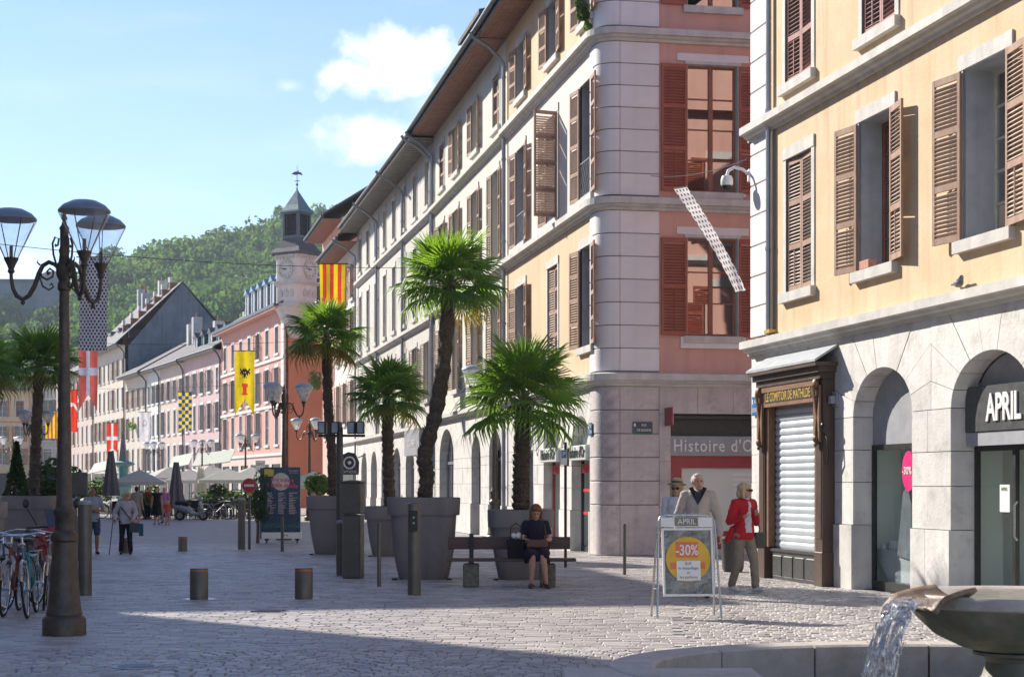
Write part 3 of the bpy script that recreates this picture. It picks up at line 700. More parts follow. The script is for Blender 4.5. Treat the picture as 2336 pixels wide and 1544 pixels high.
# ------------------------------------------------------------------ near right building
UR = (.2116, -.9773); MR = frame(4.325, 30.6, *UR)
LR = 22.0
RB = building('yellow_corner_building', 'yellow rendered building on the right with brown louvred shutters above stone shop arches', 'building', MR)
I4 = Matrix.Identity(4)
def near_right():
    root = RB; M = I4
    w1 = [(2.27, 1.12), (5.32, 1.16), (8.72, 1.2), (12.1, 1.16), (15.4, 1.16), (18.8, 1.16)]
    h1 = [(c-w/2, c+w/2, 4.87, 7.15) for c, w in w1]
    wall_mesh(.95, LR, 4.2, 7.85, h1).obj('wall', M_['yellow'], root, M)
    w2 = [(2.25, 1.16), (5.42, 1.16), (8.72, 1.16), (12.1, 1.16), (15.4, 1.16), (18.8, 1.16)]
    h2 = [(c-w/2, c+w/2, 8.42, 10.7) for c, w in w2]
    wall_mesh(.95, LR, 8.05, 12.0, h2).obj('wall', M_['yellow'], root, M)
    quoins(root, M, 0, .95, 4.25, 7.8); quoins(root, M, 0, .95, 8.1, 12.0)
    cornice(root, M, -.06, LR, 3.93, s=1.0); cornice(root, M, -.06, LR, 7.78, s=1.0)
    # windows first floor
    kw = dict(merged=False, rails=2, rows=5, fm='roombrown', m='trim')
    win(root, M, 2.27, 4.87, 1.12, 2.28, closed=True, **kw)
    win(root, M, 5.32, 4.87, 1.16, 2.28, sw=.6, open_=(10, 9), cols=2, split=True, pm='glass_win', back='curtain', d=.36, **kw)
    win(root, M, 8.72, 4.87, 1.2, 2.28, sw=.62, open_=(9, 7), cols=2, split=True, pm='glass_win', back='room', d=.42, **{**kw, 'fm': 'paneframe_white'})
    for c in (12.1, 15.4, 18.8): win(root, M, c, 4.87, 1.16, 2.28, sw=.6, **{**kw, 'merged': True})
    for i, (c, w) in enumerate(w2):
        win(root, M, c, 8.42, w, 2.28, closed=i < 3, merged=i > 1, rails=2, mats=('wood_dusty', 'wood_dusty'), rows=4, gap=.07 if i < 2 else .06)
    # ground floor stone
    AR = [(5.52, 2.05, 2.66, .7), (8.82, 2.15, 2.66, .7), (12.3, 2.1, 2.66, .7), (15.8, 2.1, 2.66, .7), (19.3, 2.1, 2.66, .7)]
    arcade(root, M, .0, LR, 0, 3.95, AR, holes=[(1.0, 3.7, 0, 3.2)], seed=5, ch=.56)
    # upper left area above the wooden shopfront: course over the opening
    for k in range(3):
        MB().prism(inset([(1.0+.9*k, 3.2), (1.0+.9*(k+1), 3.2), (1.0+.9*(k+1), 3.95), (1.0+.9*k, 3.95)], .004), -.004, .2)
    b = MB(); b.box(1.0, .35, 0, 3.7, .37, 3.4); b.obj('shop_back', M_['blackwood'], root, M)
    arc_shop(root, M, 5.52, 2.05, 2.66, .7, y=.3, z_split=2.2, inner='paleroom')
    arc_shop(root, M, 8.82, 2.15, 2.66, .7, y=.34, z_split=2.12, door=True, inner='paleroom')
    for c, w, s_, r_ in AR[2:]: arc_shop(root, M, c, w, s_, r_, y=.3, inner='frost')
    # shop name board
    b = MB(); b.box(7.76, .2, 2.33, 9.88, .3, 2.93); sg = b.obj('shop_sign_board', M_['darkgrey'], root, M)
    b = MB(); b.box(7.76, .22, 2.14, 9.88, .31, 2.32); b.obj('sign_valance', M_['greypaint'], root, M)
    text('APRIL', .50, 'whitepaint', sg, T(8.83, .185, 2.62), ext=.008, sx=.72, bold=.012)
    # display table, garment, round sticker, poster on the door
    b = MB(); b.prism([(4.2, .62), (5.7, .62), (5.7, .14), (4.8, .14)], .45, .84); b.obj('display_table', M_['reveal'], root, M)
    b = MB()
    for k in range(20): x = 4.3+k*.068; y = .47+random.random()*.3; b.box(x, y, .62, x+.045, y+.05, .66+random.random()*.16)
    b.obj('display_goods', M_['whitepaint'], root, M)
    b = MB(); b.prism([(5.15, .55), (5.6, .5), (5.62, 1.35), (5.5, 1.6), (5.35, 1.5)], .42, .5); b.obj('hanging_garment', M_['zinc'], root, M)
    b = MB(); b.prism([(5.82+.22*math.cos(k*.393), 1.82+.3*math.sin(k*.393)) for k in range(16)], .285, .295); st = b.obj('round_sticker', M_['magenta'], root, M)
    text('-30%', .16, 'whitepaint', st, T(5.78, .28, 1.82))
    b = MB(); b.box(8.42, .355, 1.26, 8.68, .362, 1.62); ps = b.obj('notice', M_['whitepaint'], root, M); text('APRIL', .07, 'darkgrey', ps, T(8.55, .35, 1.56), ext=.001)
    b = MB(); b.tube([(8.98, .3, .9), (8.98, .26, .95), (8.98, .26, 1.35), (8.98, .3, 1.4)], .014, 6); b.obj('door_handle', M_['steel'], root, M)
    # edge strip on the pillar
    body(root, M, 0, LR, 12.2, 14, 'pink')
    eave(root, M, -.3, LR, 12.2, wallm='pink', depth=14)
    # downpipes, coppery and grey side by side
    downpipe(root, M, 1.03, 4.2, 12.2, m='pipe', r=.045, y=-.08); downpipe(root, M, 1.16, 4.2, 7.8, gut=False, m='pipe_brass', r=.03, y=-.05)
    MB().box(.98, -.14, 4.25, 1.24, -.0, 4.31).obj('pipe_bracket', M_['gold'], root, M)
    # side facade to the cross street (salmon with stone bands)
    Ms = T(0, 0, 0) @ RZ(R(-90))           # local x runs along -y of root: place so that outside is -x side
    Ms = Matrix(((0, 1, 0, 0), (-1, 0, 0, 14), (0, 0, 1, 0), (0, 0, 0, 1)))
    xs = [2.2, 5.6, 9.0, 12.2]
    hs = [(c-.58, c+.58, z, z+2.3) for c in xs for z in (4.9, 8.5)]
    wall_mesh(0, 13.05, 4.2, 12.0, hs).obj('wall', M_['pink'], root, Ms)
    quoins(root, Ms, 13.05, 14.0, 4.25, 12.0)
    cornice(root, Ms, 0, 14.06, 3.93); cornice(root, Ms, 0, 14.06, 7.78)
    for c in xs:
        for z in (4.9, 8.5): win(root, Ms, c, z, 1.16, 2.3, sw=.6, mats=('wood_red', 'wood_red'), rails=2)
    arcade(root, Ms, 0, 14.0, 0, 3.95, [(2.4, 2.1, 2.6, .6), (6.0, 2.1, 2.6, .6), (9.6, 2.1, 2.6, .6)], single=False, m='stone')
    for c in (2.4, 6.0, 9.6): arc_shop(root, Ms, c, 2.1, 2.6, .6, inner=None, trans='glassdark')
near_right()
# wooden shopfront of the little shop
def wood_shop():
    r = thing('wooden_shopfront', 'carved brown wooden shopfront with gold lettering over a closed roller shutter', 'shopfront', M=MR @ T(.92, 0, 0) @ Matrix.Diagonal((1, .62, 1, 1)))
    W = 2.86
    b = MB(); 
    b.prismz([(-.12, -.62), (W+.12, -.62), (W+.12, .0), (-.12, .0)], 3.50, 3.56); b.box(-.06, -.5, 3.40, W+.06, 0, 3.5); b.box(0, -.42, 3.3, W, 0, 3.4)
    b.obj('canopy_moulding', M_['wood_dark'], r)
    b = MB(); b.add([(-.14, -.64, 3.562), (W+.14, -.64, 3.562), (W+.14, -.02, 3.80), (-.14, -.02, 3.80), (-.14, -.64, 3.60), (W+.14, -.64, 3.60), (W+.14, -.02, 3.84), (-.14, -.02, 3.84)], [(4,5,6,7),(0,1,5,4),(1,2,6,5),(3,0,4,7),(0,3,2,1)])
    b.obj('lead_roof', M_['lead'], r)
    b = MB(); b.box(.3, -.38, 2.95, W-.3, -.1, 3.3); b.box(.26, -.42, 3.2, W-.26, -.38, 3.28); fa = b.obj('fascia', M_['wood_mid'], r)
    MB().box(.36, -.392, 3.02, W-.36, -.382, 3.19).obj('sign_panel', M_['blackwood'], r)
    text('LE COMPTOIR DE MATHILDE', .215, 'gold', fa, T(W/2, -.398, 3.105), ext=.004, sx=.72, bold=.004)
    for x in (.0, W-.3):
        p = MB(); p.cbox(x, -.34, 0, x+.3, 0, 3.3, .012); p.cbox(x+.04, -.36, .75, x+.26, -.33, 2.7, .01); p.cbox(x-.02, -.37, 0, x+.32, 0, .55, .01); p.obj('pilaster', M_['wood_dark'], r)
        c = MB(); c.prism([(x+.03, 2.3), (x+.27, 2.3), (x+.27, 3.2), (x+.03, 3.2)], -.42, -.36)
        for z, rr in ((3.22, .09), (2.98, .06), (2.35, .07), (2.26, .045)): c.ball((x+.15, -.44, z), rr, 10, 6)
        c.tube([(x+.15, -.5, 3.2), (x+.15, -.47, 3.0), (x+.15, -.41, 2.7), (x+.15, -.45, 2.4)], [.05, .035, .03, .04], 8); c.obj('console', M_['wood_mid'], r, smooth=True)
        MB().box(x+.3 if x < 1 else x-.1, -.3, .55, x+.4 if x < 1 else x, -.1, 2.95).obj('inner_post', M_['wood_mid'], r)
    rs = MB(); rs.box(.4, -.05, .52, W-.4, -.02, 2.95); sh = rs.obj('roller_shutter', M_['rollshutter'], r)
    sl = MB(); n = 6; 
    pr = [(-.085+.0, 0), (-.115, .03), (-.12, .06), (-.115, .09), (-.085, .118)]
    v = []; 
    for x in (.4, W-.4):
        for (y, z) in pr: v.append((x, y+.03, z))
    sl.add(v, [(k, 5+k, 6+k, k+1) for k in range(4)]); me = sl.mesh('slat', M_['rollshutter'], smooth=True)
    for k in range(20): link('slat', me, sh, T(0, 0, .53+k*.12))
    b = MB(); b.box(.4, -.2, 0, W-.4, 0, .5); b.box(.3, -.24, .48, W-.3, 0, .53)
    b.obj('stall_riser', M_['blackwood'], r)
    for k in range(4):
        x = .46+k*.5; q = MB(); q.cbox(x, -.22, .06, x+.42, -.19, .42, .02); q.obj('panel', M_['blackwood'], r)
    b = MB(); b.tube([(W-.02, -.3, 2.45), (W+.1, -.3, 2.35), (W+.14, -.28, 2.1), (W+.05, -.25, 1.95)], .02, 6); b.ball((W+.02, -.36, 2.55), .05); b.obj('door_lantern_bracket', M_['black'], r, smooth=True)
wood_shop()
s = MB(); s.cbox(-.08, -.05, 0, .08, 0, .24, .008); s.box(-.05, -.13, .05, .05, -.05, .17); so_ = s.obj('alarm_box', M_['greypaint'], None, MR @ T(3.86, -.0, 2.85)); tag(so_, 'small white alarm box on the stone wall beside the wooden shopfront', 'alarm box')
# brick pot on sill, pigeon, street plate, camera
b = MB(); b.cbox(-.17, -.07, 0, .17, .07, .13, .006); b.box(-.15, -.05, .13, .15, .05, .135)
tag(b.obj('brick_planter', mat('terracotta_brick', (.42,.15,.09), (.5,.25,.18), sc=20), None, MR @ T(5.1, -.03, 4.87)), 'small red terracotta trough on the sill of the open yellow wall window', 'planter')
def pigeon():
    r = thing('pigeon', 'grey pigeon sitting on the stone cornice of the yellow building', 'bird', M=MR @ T(8.15, -.1, 4.235) @ RZ(R(170)))
    b = MB(); b.ball((0, 0, .07), .07, 12, 8, (1.75, .85, .85)); b.ball((-.12, 0, .13), .033, 10, 6); b.tube([(-.15, 0, .125), (-.18, 0, .12)], [.01, .003], 5); b.tube([(-.06, 0, .09), (-.12, 0, .13)], [.05, .03], 8)
    b.obj('body', mat('pigeon_grey', (.09,.095,.11), (.18,.18,.2), sc=30, rough=.6), r, smooth=True)
    b = MB(); b.prismz([(.08, -.03), (.22, -.04), (.22, .04), (.08, .03)], .06, .075); b.obj('tail', M_['darkgrey'], r)
pigeon()
def plate(name, label, M, lines, m='blue', w=.42, h=.3, rim=None):
    b = MB(); b.cbox(-w/2, -.012, 0, w/2, 0, h, .004); o = b.obj(name, M_[rim or m], None, M); tag(o, label, 'street sign')
    if rim: MB().box(-w/2+.015, -.016, .015, w/2-.015, -.0125, h-.015).obj('panel', M_[m], o)
    for i, l in enumerate(lines): text(l, h*.42/len(lines)*1.45, 'whitepaint', o, T(0.03, -.019, h*(1-(i+.5)/len(lines)*.86-.07)), ext=.001, sx=.8)
    b = MB(); b.box(-w/2+.03, -.018, h*.6, -w/2+.07, -.0165, h*.86); b.obj('crest', M_['whitepaint'], o)
plate('street_name_plate', 'blue street name plate on the corner quoin of the yellow building', MR @ T(.33, -.035, 2.85), ['RUE', 'DE BOIGNE'], rim='greenenamel', w=.4, h=.34)
def cctv():
    base = MR @ T(.0, .35, 7.1) @ RZ(R(-90))
    base = T(4.33, 30.72, 7.12)
    r = thing('security_camera', 'white domed security camera on a curved arm beside the upper quoins', 'camera', M=base)
    b = MB(); b.cbox(-.06, -.08, -.02, .0, .08, .2, .01); b.tube([(-.03, 0, .1), (-.15, 0, .2), (-.3, 0, .24), (-.41, 0, .18), (-.44, 0, .08)], .03, 10); b.obj('arm', M_['whitepaint'], r, smooth=True)
    b = MB(); b.lathe([(.03, .1), (.09, .08), (.11, .02), (.11, -.07), (.1, -.09)], 16, -.44, 0); b.obj('housing', M_['whitepaint'], r, smooth=True)
    b = MB(); b.ball((-.44, 0, -.09), .085, 14, 8); b.obj('dome', M_['black'], r, smooth=True)
cctv()

# ------------------------------------------------------------------ corner building with the pink front
A0 = Vector((2.0, 38.5)); dA = Vector((-.1885, .982)); LA = 11.5
FA = A0+dA*LA
MA = frame(FA.x, FA.y, -dA.x, -dA.y); MP = frame(A0.x, A0.y, .982, .1885); LP = 15.0
AB = building('pink_corner_building', 'corner building with a pink front, pale yellow street side and white quoined rounded corner', 'building', MA)
MPl = MA.inverted() @ MP
def corner_path(x_from, u_to, r=.45):
    # in MA-local coords: street side ends at (LA,0); pink frame goes on
    pts = [(x_from, 0, 0, -1), (LA-r, 0, 0, -1)]
    c = Vector((LA-r, r))
    # the two fronts are nearly square to each other
    a0, a1 = R(-90), R(0)
    for k in range(1, 8):
        a = a0+(a1-a0)*k/8; pts.append((c.x+r*math.cos(a), c.y+r*math.sin(a), math.cos(a), math.sin(a)))
    pts.append((LA, r, 1, 0)); pts.append((LA, u_to, 1, 0)); return pts
def sweep_corner(root, z, s, name='cornice', m='trim', prof=CORN):
    b = MB(); p = [(o*s, z+dz*s) for o, dz in prof]; p = [(-.04, p[0][1])]+p[1:-1]+[(-.04, p[-1][1])]
    sweep(b, corner_path(0, LP), p); return b.obj(name, M_[m], root, I4)
def near_center():
    root = AB; M = I4; P = MPl; r = .45
    tw = [9.2, 5.05, 1.3]; xs = [LA-t for t in tw]
    # street side walls by storey, with openings
    f1 = [(x-.6, x+.6, 4.85, 7.2) for x in xs]; f2 = [(x-.6, x+.6, 8.35, 11.05) for x in xs]; f3 = [(x-.6, x+.6, 12.5, 14.0) for x in xs]
    wall_mesh(0, LA-.9, 4.15, 7.9, f1).obj('wall', M_['yellow2'], root, M)
    wall_mesh(0, LA-.9, 8.2, 11.75, f2).obj('wall', M_['rose'], root, M)
    wall_mesh(0, LA-.9, 12.0, 14.7, f3).obj('wall', M_['yellow2'], root, M)
    # pink side
    us = [2.66, 6.6, 10.4, 13.6]
    g1 = [(u-.6, u+.6, 5.02, 7.28) for u in us]; g2 = [(u-.6, u+.6, 8.32, 11.25) for u in us]; g3 = [(u-.6, u+.6, 12.58, 14.2) for u in us]
    wall_mesh(1.38, LP, 4.15, 14.9, g1+g2+g3).obj('wall', M_['pink'], root, P)
    sweep_corner(root, 3.86, 1.1); sweep_corner(root, 7.86, 1.1); sweep_corner(root, 11.7, 1.1)
    # rounded corner quoins
    def corner_blocks(z0, z1, m, h=.535, pl=False):
        z = z0; n = max(1, round((z1-z0)/h)); h = (z1-z0)/n; g = .008
        ca = MB(); ca.cbox(0, 0, 0, .45-g, .08, h-2*g, .012); ma = ca.mesh('quoin', M_[m])
        cb_ = MB(); cb_.cbox(0, 0, 0, .93-g, .08, h-2*g, .012); mb = cb_.mesh('quoin', M_[m])
        rr = MB(); vs = []; k_ = 10
        for k in range(k_+1):
            a = R(-90)+R(90)*k/k_; c_, s_ = math.cos(a), math.sin(a)
            for (ro, zz) in ((r+.018, g), (r+.03, g+.012), (r+.03, h-g-.012), (r+.018, h-g)): vs.append((LA-r+ro*c_, r+ro*s_, zz))
        rr.add(vs, [(k*4+j, (k+1)*4+j, (k+1)*4+j+1, k*4+j+1) for k in range(k_) for j in range(3)]+[tuple((0,1,2,3)), tuple(k_*4+j for j in (3,2,1,0))]); mr = rr.mesh('quoin', M_[m], smooth=True)
        for i in range(n):
            link('quoin', ma, root, M @ T(LA-.9+g, -.03, z+g)); link('quoin', mr, root, M @ T(0, 0, z)); link('quoin', mb, root, P @ T(.45+g, -.03, z+g)); z += h
    corner_blocks(4.2, 7.86, 'quoin'); corner_blocks(8.2, 11.7, 'quoin'); corner_blocks(12.05, 14.9, 'quoin')
    corner_blocks(1.16, 3.86, 'stonepink', .54)
    corner_blocks(0, 1.16, 'stonepink', 1.16)
    b = MB(); sweep(b, [(LA-.9, 0, 0, -1)]+corner_path(LA-.6, 1.38)[1:], [(-.2, 0), (.004, 0), (.004, 14.9), (-.2, 14.9)]); b.obj('corner_core', M_['joint'], root, M)
    # street windows
    kw = dict(mats=('wood_brown', 'slat_brown'), rev='reveal', gap=.06)
    op = [(10, 24), None, (12, 20)]
    win(root, M, xs[0], 4.85, 1.2, 2.35, sw=.62, open_=(8, 6), **kw); win(root, M, xs[1], 4.85, 1.2, 2.35, closed=True, **kw); win(root, M, xs[2], 4.85, 1.2, 2.35, sw=.6, open_=(9, 7), **kw)
    win(root, M, xs[0], 8.35, 1.2, 2.7, sw=.62, open_=(6, 7), rail_grille=True, **kw); win(root, M, xs[1], 8.35, 1.2, 2.7, sw=.62, open_=(8, 78), rail_grille=True, **kw); win(root, M, xs[2], 8.35, 1.2, 2.7, sw=.62, open_=(7, 5), rail_grille=True, **kw)
    for i, x in enumerate(xs): win(root, M, x, 12.5, 1.2, 1.5, sw=.6, open_=(7, 6), rails=2, **kw)
    # pink windows
    for i, u in enumerate(us):
        n = i == 0
        k2 = dict(mats=('wood_red', 'wood_red'), gap=.066, merged=not n, rev='trim', split=n, pm='glass_win' if n else 'glassdark', back='roombrown' if n else None, d=.16, jamb=.07)
        win(root, P, u, 5.02, 1.2, 2.26, sw=.62, open_=(2, 3), rails=1, rows=3, **k2)
        win(root, P, u, 8.32, 1.2, 2.93, sw=.62, open_=(2, 3), rails=2, rows=4, **k2)
        win(root, P, u, 12.58, 1.2, 1.65, sw=.62, open_=(2, 3), rails=1, rows=2, **k2)
        for z, hh in ((5.02, 2.26), (8.32, 2.93)):
            MB().box(u-.86, -.035, z+hh+.07, u+.86, .01, z+hh+.24).obj('lintel', M_['quoin'], root, P)
            MB().box(u-.78, -.07, z-.28 if z < 6 else z-.1, u+.78, .01, z-.02).obj('sill', M_['quoin'], root, P)
        if n:
            pn = MB(); pn.box(u-.55, .2, 8.4, u+.55, .21, 9.05); pn.obj('lower_panel', M_['roombrown'], root, P)
    # ground floor street side
    AR = [(LA-5.2, 2.0, 2.55, .7), (LA-1.55, 1.95, 2.55, .7), (LA-8.6, 2.0, 2.55, .7)]
    arcade(root, M, 0, LA-.9+.0, 0, 3.88, [(LA-8.6, 2.0, 2.55, .7), (LA-5.2, 2.0, 2.55, .7), (LA-1.95, 1.9, 2.55, .7)], m='stone', single=True, seed=9, ch=.6)
    for k, (c, w) in enumerate(((LA-8.6, 2.0), (LA-5.2, 2.0), (LA-1.95, 1.9))):
        arc_shop(root, M, c, w, 2.55, .7, y=.24, z_split=2.55, tym='frost', fm='shopred' if k == 1 else 'black', inner='frost' if k else 'reveal', door=k == 2)
        if k:
            s_ = MB(); s_.cbox(c-w/2+.02, -.1, 2.2, c+w/2-.02, .2, 2.55, .01); so2 = s_.obj('light_box_sign', M_['frost'], root, M)
            text("Histoire d'Or", .37, 'black', so2, T(c, -.112, 2.375), ext=.004, sx=.86, bold=.006)
            MB().box(c-w/2+.1, .22, 1.9, c+w/2-.1, .235, 2.12).obj('red_band', M_['red'], root, M)
    for z in (.9, 1.45):
        MB().box(LA-2.6, .225, z, LA-1.3, .236, z+.07).obj('red_band', M_['red'], root, M)
    # ground floor pink side shop
    b = wall_mesh(1.38, LP, 0, 3.88, [(1.66, 5.0, 0, 3.24), (6.4, 8.6, 0, 3.0), (10, 12.4, 0, 3.0)], .03); b.obj('mortar', M_['joint'], root, P)
    rnd = random.Random(2); x = 1.385
    def blk(a, c, z, zz): MB().prism(inset([(a, z), (c, z), (c, zz), (a, zz)], .004), -.012-rnd.random()*.006, .3).obj('stone_block', M_['stonepink'], root, P)
    blk(1.385, 1.66, 0, 1.1); blk(1.385, 1.66, 1.1, 2.15); blk(1.385, 1.66, 2.15, 3.24)
    for a, c in ((1.385, 2.3), (2.3, 3.15), (3.15, 4.1), (4.1, 5.0)): blk(a, c, 3.24, 3.87)
    for a, c in ((5.0, 6.4), (8.6, 10), (12.4, 15)):
        for z, zz in ((0, 1.1), (1.1, 1.9), (1.9, 2.6), (2.6, 3.24)): blk(a, c, z, zz)
    for a, c in ((5.0, 6.4), (6.4, 8.6), (8.6, 10), (10, 12.4), (12.4, 15)): blk(a, c, 3.24, 3.87)
    b = MB(); b.box(1.66, .25, 2.73, 5.0, .5, 3.24); b.box(1.68, .08, 3.13, 4.98, .3, 3.2); b.obj('awning_case', M_['blackwood'], root, P)
    b = MB(); b.box(1.67, .02, 2.28, 4.99, .3, 2.73); sg = b.obj('shop_sign_board', M_['greypaint'], root, P)
    text("Histoire d'Or", .40, 'whitepaint', sg, T(1.72, .005, 2.5), ext=.012, ax='LEFT', sx=.80, bold=.002, space=1.16)
    b = MB(); b.box(1.67, .1, 2.0, 4.99, .3, 2.28); b.box(1.67, .1, .15, 1.95, .3, 2.0); b.box(4.7, .1, .15, 4.99, .3, 2.0); b.box(1.95, .1, .15, 4.7, .3, .55); b.obj('shopfront_frame', M_['shopred'], root, P)
    MB().box(1.95, .16, .55, 4.7, .18, 2.0).obj('shop_window', M_['frost'], root, P)
    b = MB()
    for k in range(10): b.box(3.2, .15, .75+k*.12, 4.6, .158, .8+k*.12)
    b.obj('blind', M_['whitepaint'], root, P)
    MB().box(1.66, .05, 0, 5.0, .5, .14).obj('threshold', M_['stonepink'], root, P)
    for c, w in ((7.5, 2.2), (11.2, 2.4)): MB().box(c-w/2, .2, 0, c+w/2, .25, 3.0).obj('shop_window', M_['glassdark'], root, P)
    # body
    b = MB(); b.box(.03, .4, 3.9, LA-.5, LP, 14.7); b.box(.03, 2.8, 0, LA-2.8, LP, 3.9); b.obj('core', M_['joint'], root, M)
    zt = 14.7
    eave(root, M, 0, LA+.9, zt, o=1.0, soffit='soffit_red', wallm='pink', depth=LP)
    b = MB(); b.box(LA-.3, .3, zt-.02, LA+.95, LP, zt+.02); b.obj('soffit', M_['soffit_red'], root, M)
    downpipe(root, M, .12, 0, zt, o=1.15, m='pipe', r=.06)
near_center()
plate('street_name_plate', 'green-blue street name plate on the pinkish stone corner of the pink building', MP @ T(.98, -.055, 2.78), ['RUE', 'DE BOIGNE'], w=.47, h=.27, m='navy', rim='greenenamel')
plate('street_name_plate', 'small blue street plate on the sunlit side of the rounded stone corner', MA @ T(LA-.68, -.055, 2.75), ['PLACE', 'ST LEGER'], w=.3, h=.3, rim='greenenamel')
b = MB(); b.cbox(-.02, -.62, 0, .02, -.06, .42, .01); b.box(-.01, -.08, .05, .01, .0, .1); o = b.obj('projecting_shop_sign', M_['shopred'], None, MP @ T(1.52, 0, 2.95)); tag(o, 'small dark red projecting sign beside the shop on the pink front', 'sign')
b = MB(); b.box(.021, -.6, .02, .03, -.08, .4); b.obj('sign_face', M_['whitepaint'], o)
# ------------------------------------------------------------------ the rest of the right-hand row
def housefront(root, M, x0, x1, zg, zt, rows, xs, wallm, style, w=1.05, skip=()):
    """rows: [(sill z, height)]; xs: window centres"""
    hs = [(x-w/2, x+w/2, z, z+h) for (z, h) in rows for x in xs]
    wall_mesh(x0, x1, zg, zt, hs).obj('wall', M_[wallm], root, M)
    for j, (z, h) in enumerate(rows):
        for i, x in enumerate(xs):
            win(root, M, x, z, w, h, **style(i, j))
def greenhouse():
    o0 = FA; d = Vector((-.1947, .981)); L = 14.2; f = o0+d*L; Mw = frame(f.x, f.y, -d.x, -d.y)
    r = building('pale_green_building', 'pale greenish building with brown shutters and reddish eaves next to the corner building', 'building', Mw); M = I4
    xs = [L-1.6, L-5.2, L-9.0, L-12.2]
    def st(i, j):
        return dict(sw=.55, open_=(random.uniform(4, 9), random.uniform(3, 9)), closed=(j == 2 and i in (0, 3)), gap=.075, rails=2, rev='greenwall', mats=('wood_brown', 'slat_brown'), rail_grille=False)
    housefront(r, M, 0, L, 4.15, 14.7, [(4.9, 2.4), (8.4, 2.7), (12.4, 1.6)], xs, 'greenwall', st)
    for z in (3.86, 7.86, 11.7): cornice(r, M, 0, L, z, s=1.0, m='greenwall' if z > 7.5 else 'trim')
    AR = [(L-1.75, 2.0, 2.5, .75), (L-5.1, 1.7, 2.5, .7), (L-11.2, 3.2, 2.2, 1.1)]
    arcade(r, M, 0, L, 0, 3.88, AR, m='stone', single=False, seed=12, ch=.6)
    for k, (c, w, s_, q) in enumerate(AR):
        b = MB(); b.box(c-w/2, .3, 0, c+w/2, .34, 3.35); b.obj('shop_window', M_['blackwood' if k == 1 else 'glassdark'], r, M)
        b = MB()
        for q2 in range(4): xq = c-w/2+w*q2/3; b.box(xq-.03, .26, 0, xq+.03, .3, 3.3)
        b.box(c-w/2, .25, 2.35, c+w/2, .3, 2.45); b.obj('shop_frame', M_['zinc' if k == 2 else 'black'], r, M)
    body_plain(r, M, L, 14.7, 12, 'greenwall')
    eave(r, M, 0, L, 14.7, o=1.0, soffit='soffit_red', wallm='greenwall', depth=12)
    downpipe(r, M, .1, 0, 14.7, o=1.15, m='pipe', r=.06)
    # dormer
    dm = MB(); x0 = L-9.5
    dm.box(x0, 1.0, 15.4, x0+3.4, 4, 17.0); dd = dm.obj('dormer', M_['slate'], r, M)
    q = MB(); q.add([(x0-.4, .2, 17.0), (x0+3.8, .2, 17.0), (x0+3.8, 4.5, 17.9), (x0-.4, 4.5, 17.9), (x0-.4, .2, 17.15), (x0+3.8, .2, 17.15), (x0+3.8, 4.5, 18.05), (x0-.4, 4.5, 18.05)], [(0,3,2,1),(4,5,6,7),(0,1,5,4),(1,2,6,5),(2,3,7,6),(3,0,4,7)]); q.obj('dormer_roof', M_['slate'], dd)
    return f
def body_plain(r, M, L, zt, depth, m, gap=.36):
    MB().box(.03, gap, 0, L-.03, depth, zt).obj('side_wall', M_[m], r, M)
FB = greenhouse()
def greystone():
    d = Vector((-.209, .978)); L = 24.0; f = FB+d*L; Mw = frame(f.x, f.y, -d.x, -d.y)
    r = building('grey_stone_building', 'long grey limestone building with plain tall windows and a deep grey eave', 'building', Mw); M = I4
    xs = [L-1.6-3.0*k for k in range(8)]
    def st(i, j): return dict(shut=(j == 0 and i in (0, 1)), sw=.5, open_=(6, 10), rev='greystone', d=.3, m='trim', rows=3, fm='paneframe_white', gap=.09, rails=1, jamb=.1)
    housefront(r, M, 0, L, 4.0, 14.6, [(4.9, 2.2), (8.3, 2.8), (12.3, 1.75)], xs, 'greystone', st, w=1.0)
    for z in (3.7, 7.7, 11.7): cornice(r, M, 0, L, z, s=.9)
    for x in (.15, 8.0, 16.1, L-.5): quoins(r, M, x-.35 if x > .3 else 0, x+.35, 4.0, 14.3, h=.6, m='greystone', y=-.025, d=.05)
    AR = [(L-2.2, 2.2, 2.3, .9), (L-6.0, 2.3, 2.3, .9), (L-9.8, 2.3, 2.3, .9), (L-13.6, 2.2, 2.3, .9), (L-17.4, 2.2, 2.3, .9), (L-21.2, 2.2, 2.3, .9)]
    arcade(r, M, 0, L, 0, 3.72, AR, m='stone', single=False, seed=21, ch=.6)
    for c, w, s_, q in AR:
        b = MB(); b.box(c-w/2, .3, 0, c+w/2, .34, 3.3); b.obj('shop_window', M_['glassdark'], r, M)
        b = MB(); b.box(c-w/2, .24, 2.3, c+w/2, .3, 2.42); b.box(c-.04, .24, 0, c+.04, .3, 3.2); b.box(c-w/2, .24, 0, c-w/2+.1, .3, 2.3); b.box(c+w/2-.1, .24, 0, c+w/2, .3, 2.3); b.obj('shop_frame', M_['zinc'], r, M)
    b = MB(); b.box(L-4.2, -.5, 2.75, L-.4, -.05, 3.75); sg = b.obj('awning_box', M_['greypaint'], r, M); text('GUARNIERI', .42, 'whitepaint', sg, T(L-2.3, -.51, 3.2), ext=.004, sx=.9)
    body_plain(r, M, L, 14.6, 12, 'greystone')
    eave(r, M, 0, L, 14.6, o=1.0, soffit='soffit_grey', wallm='greystone', depth=12)
    b = MB(); 
    for k in range(60): b.box(.2+k*.4, -.95, 14.5, .28+k*.4, -.02, 14.585)
    b.obj('rafters', M_['soffit_grey'], r, M)
    for x in (8.3, 16.5, L-.15): downpipe(r, M, x, 3.9, 14.6, o=1.3, m='pipe', r=.06)
    MB().box(7, 3, 16.5, 8.2, 4, 18.6).obj('chimney', M_['greystone'], r, M)
    return f
FC = greystone()
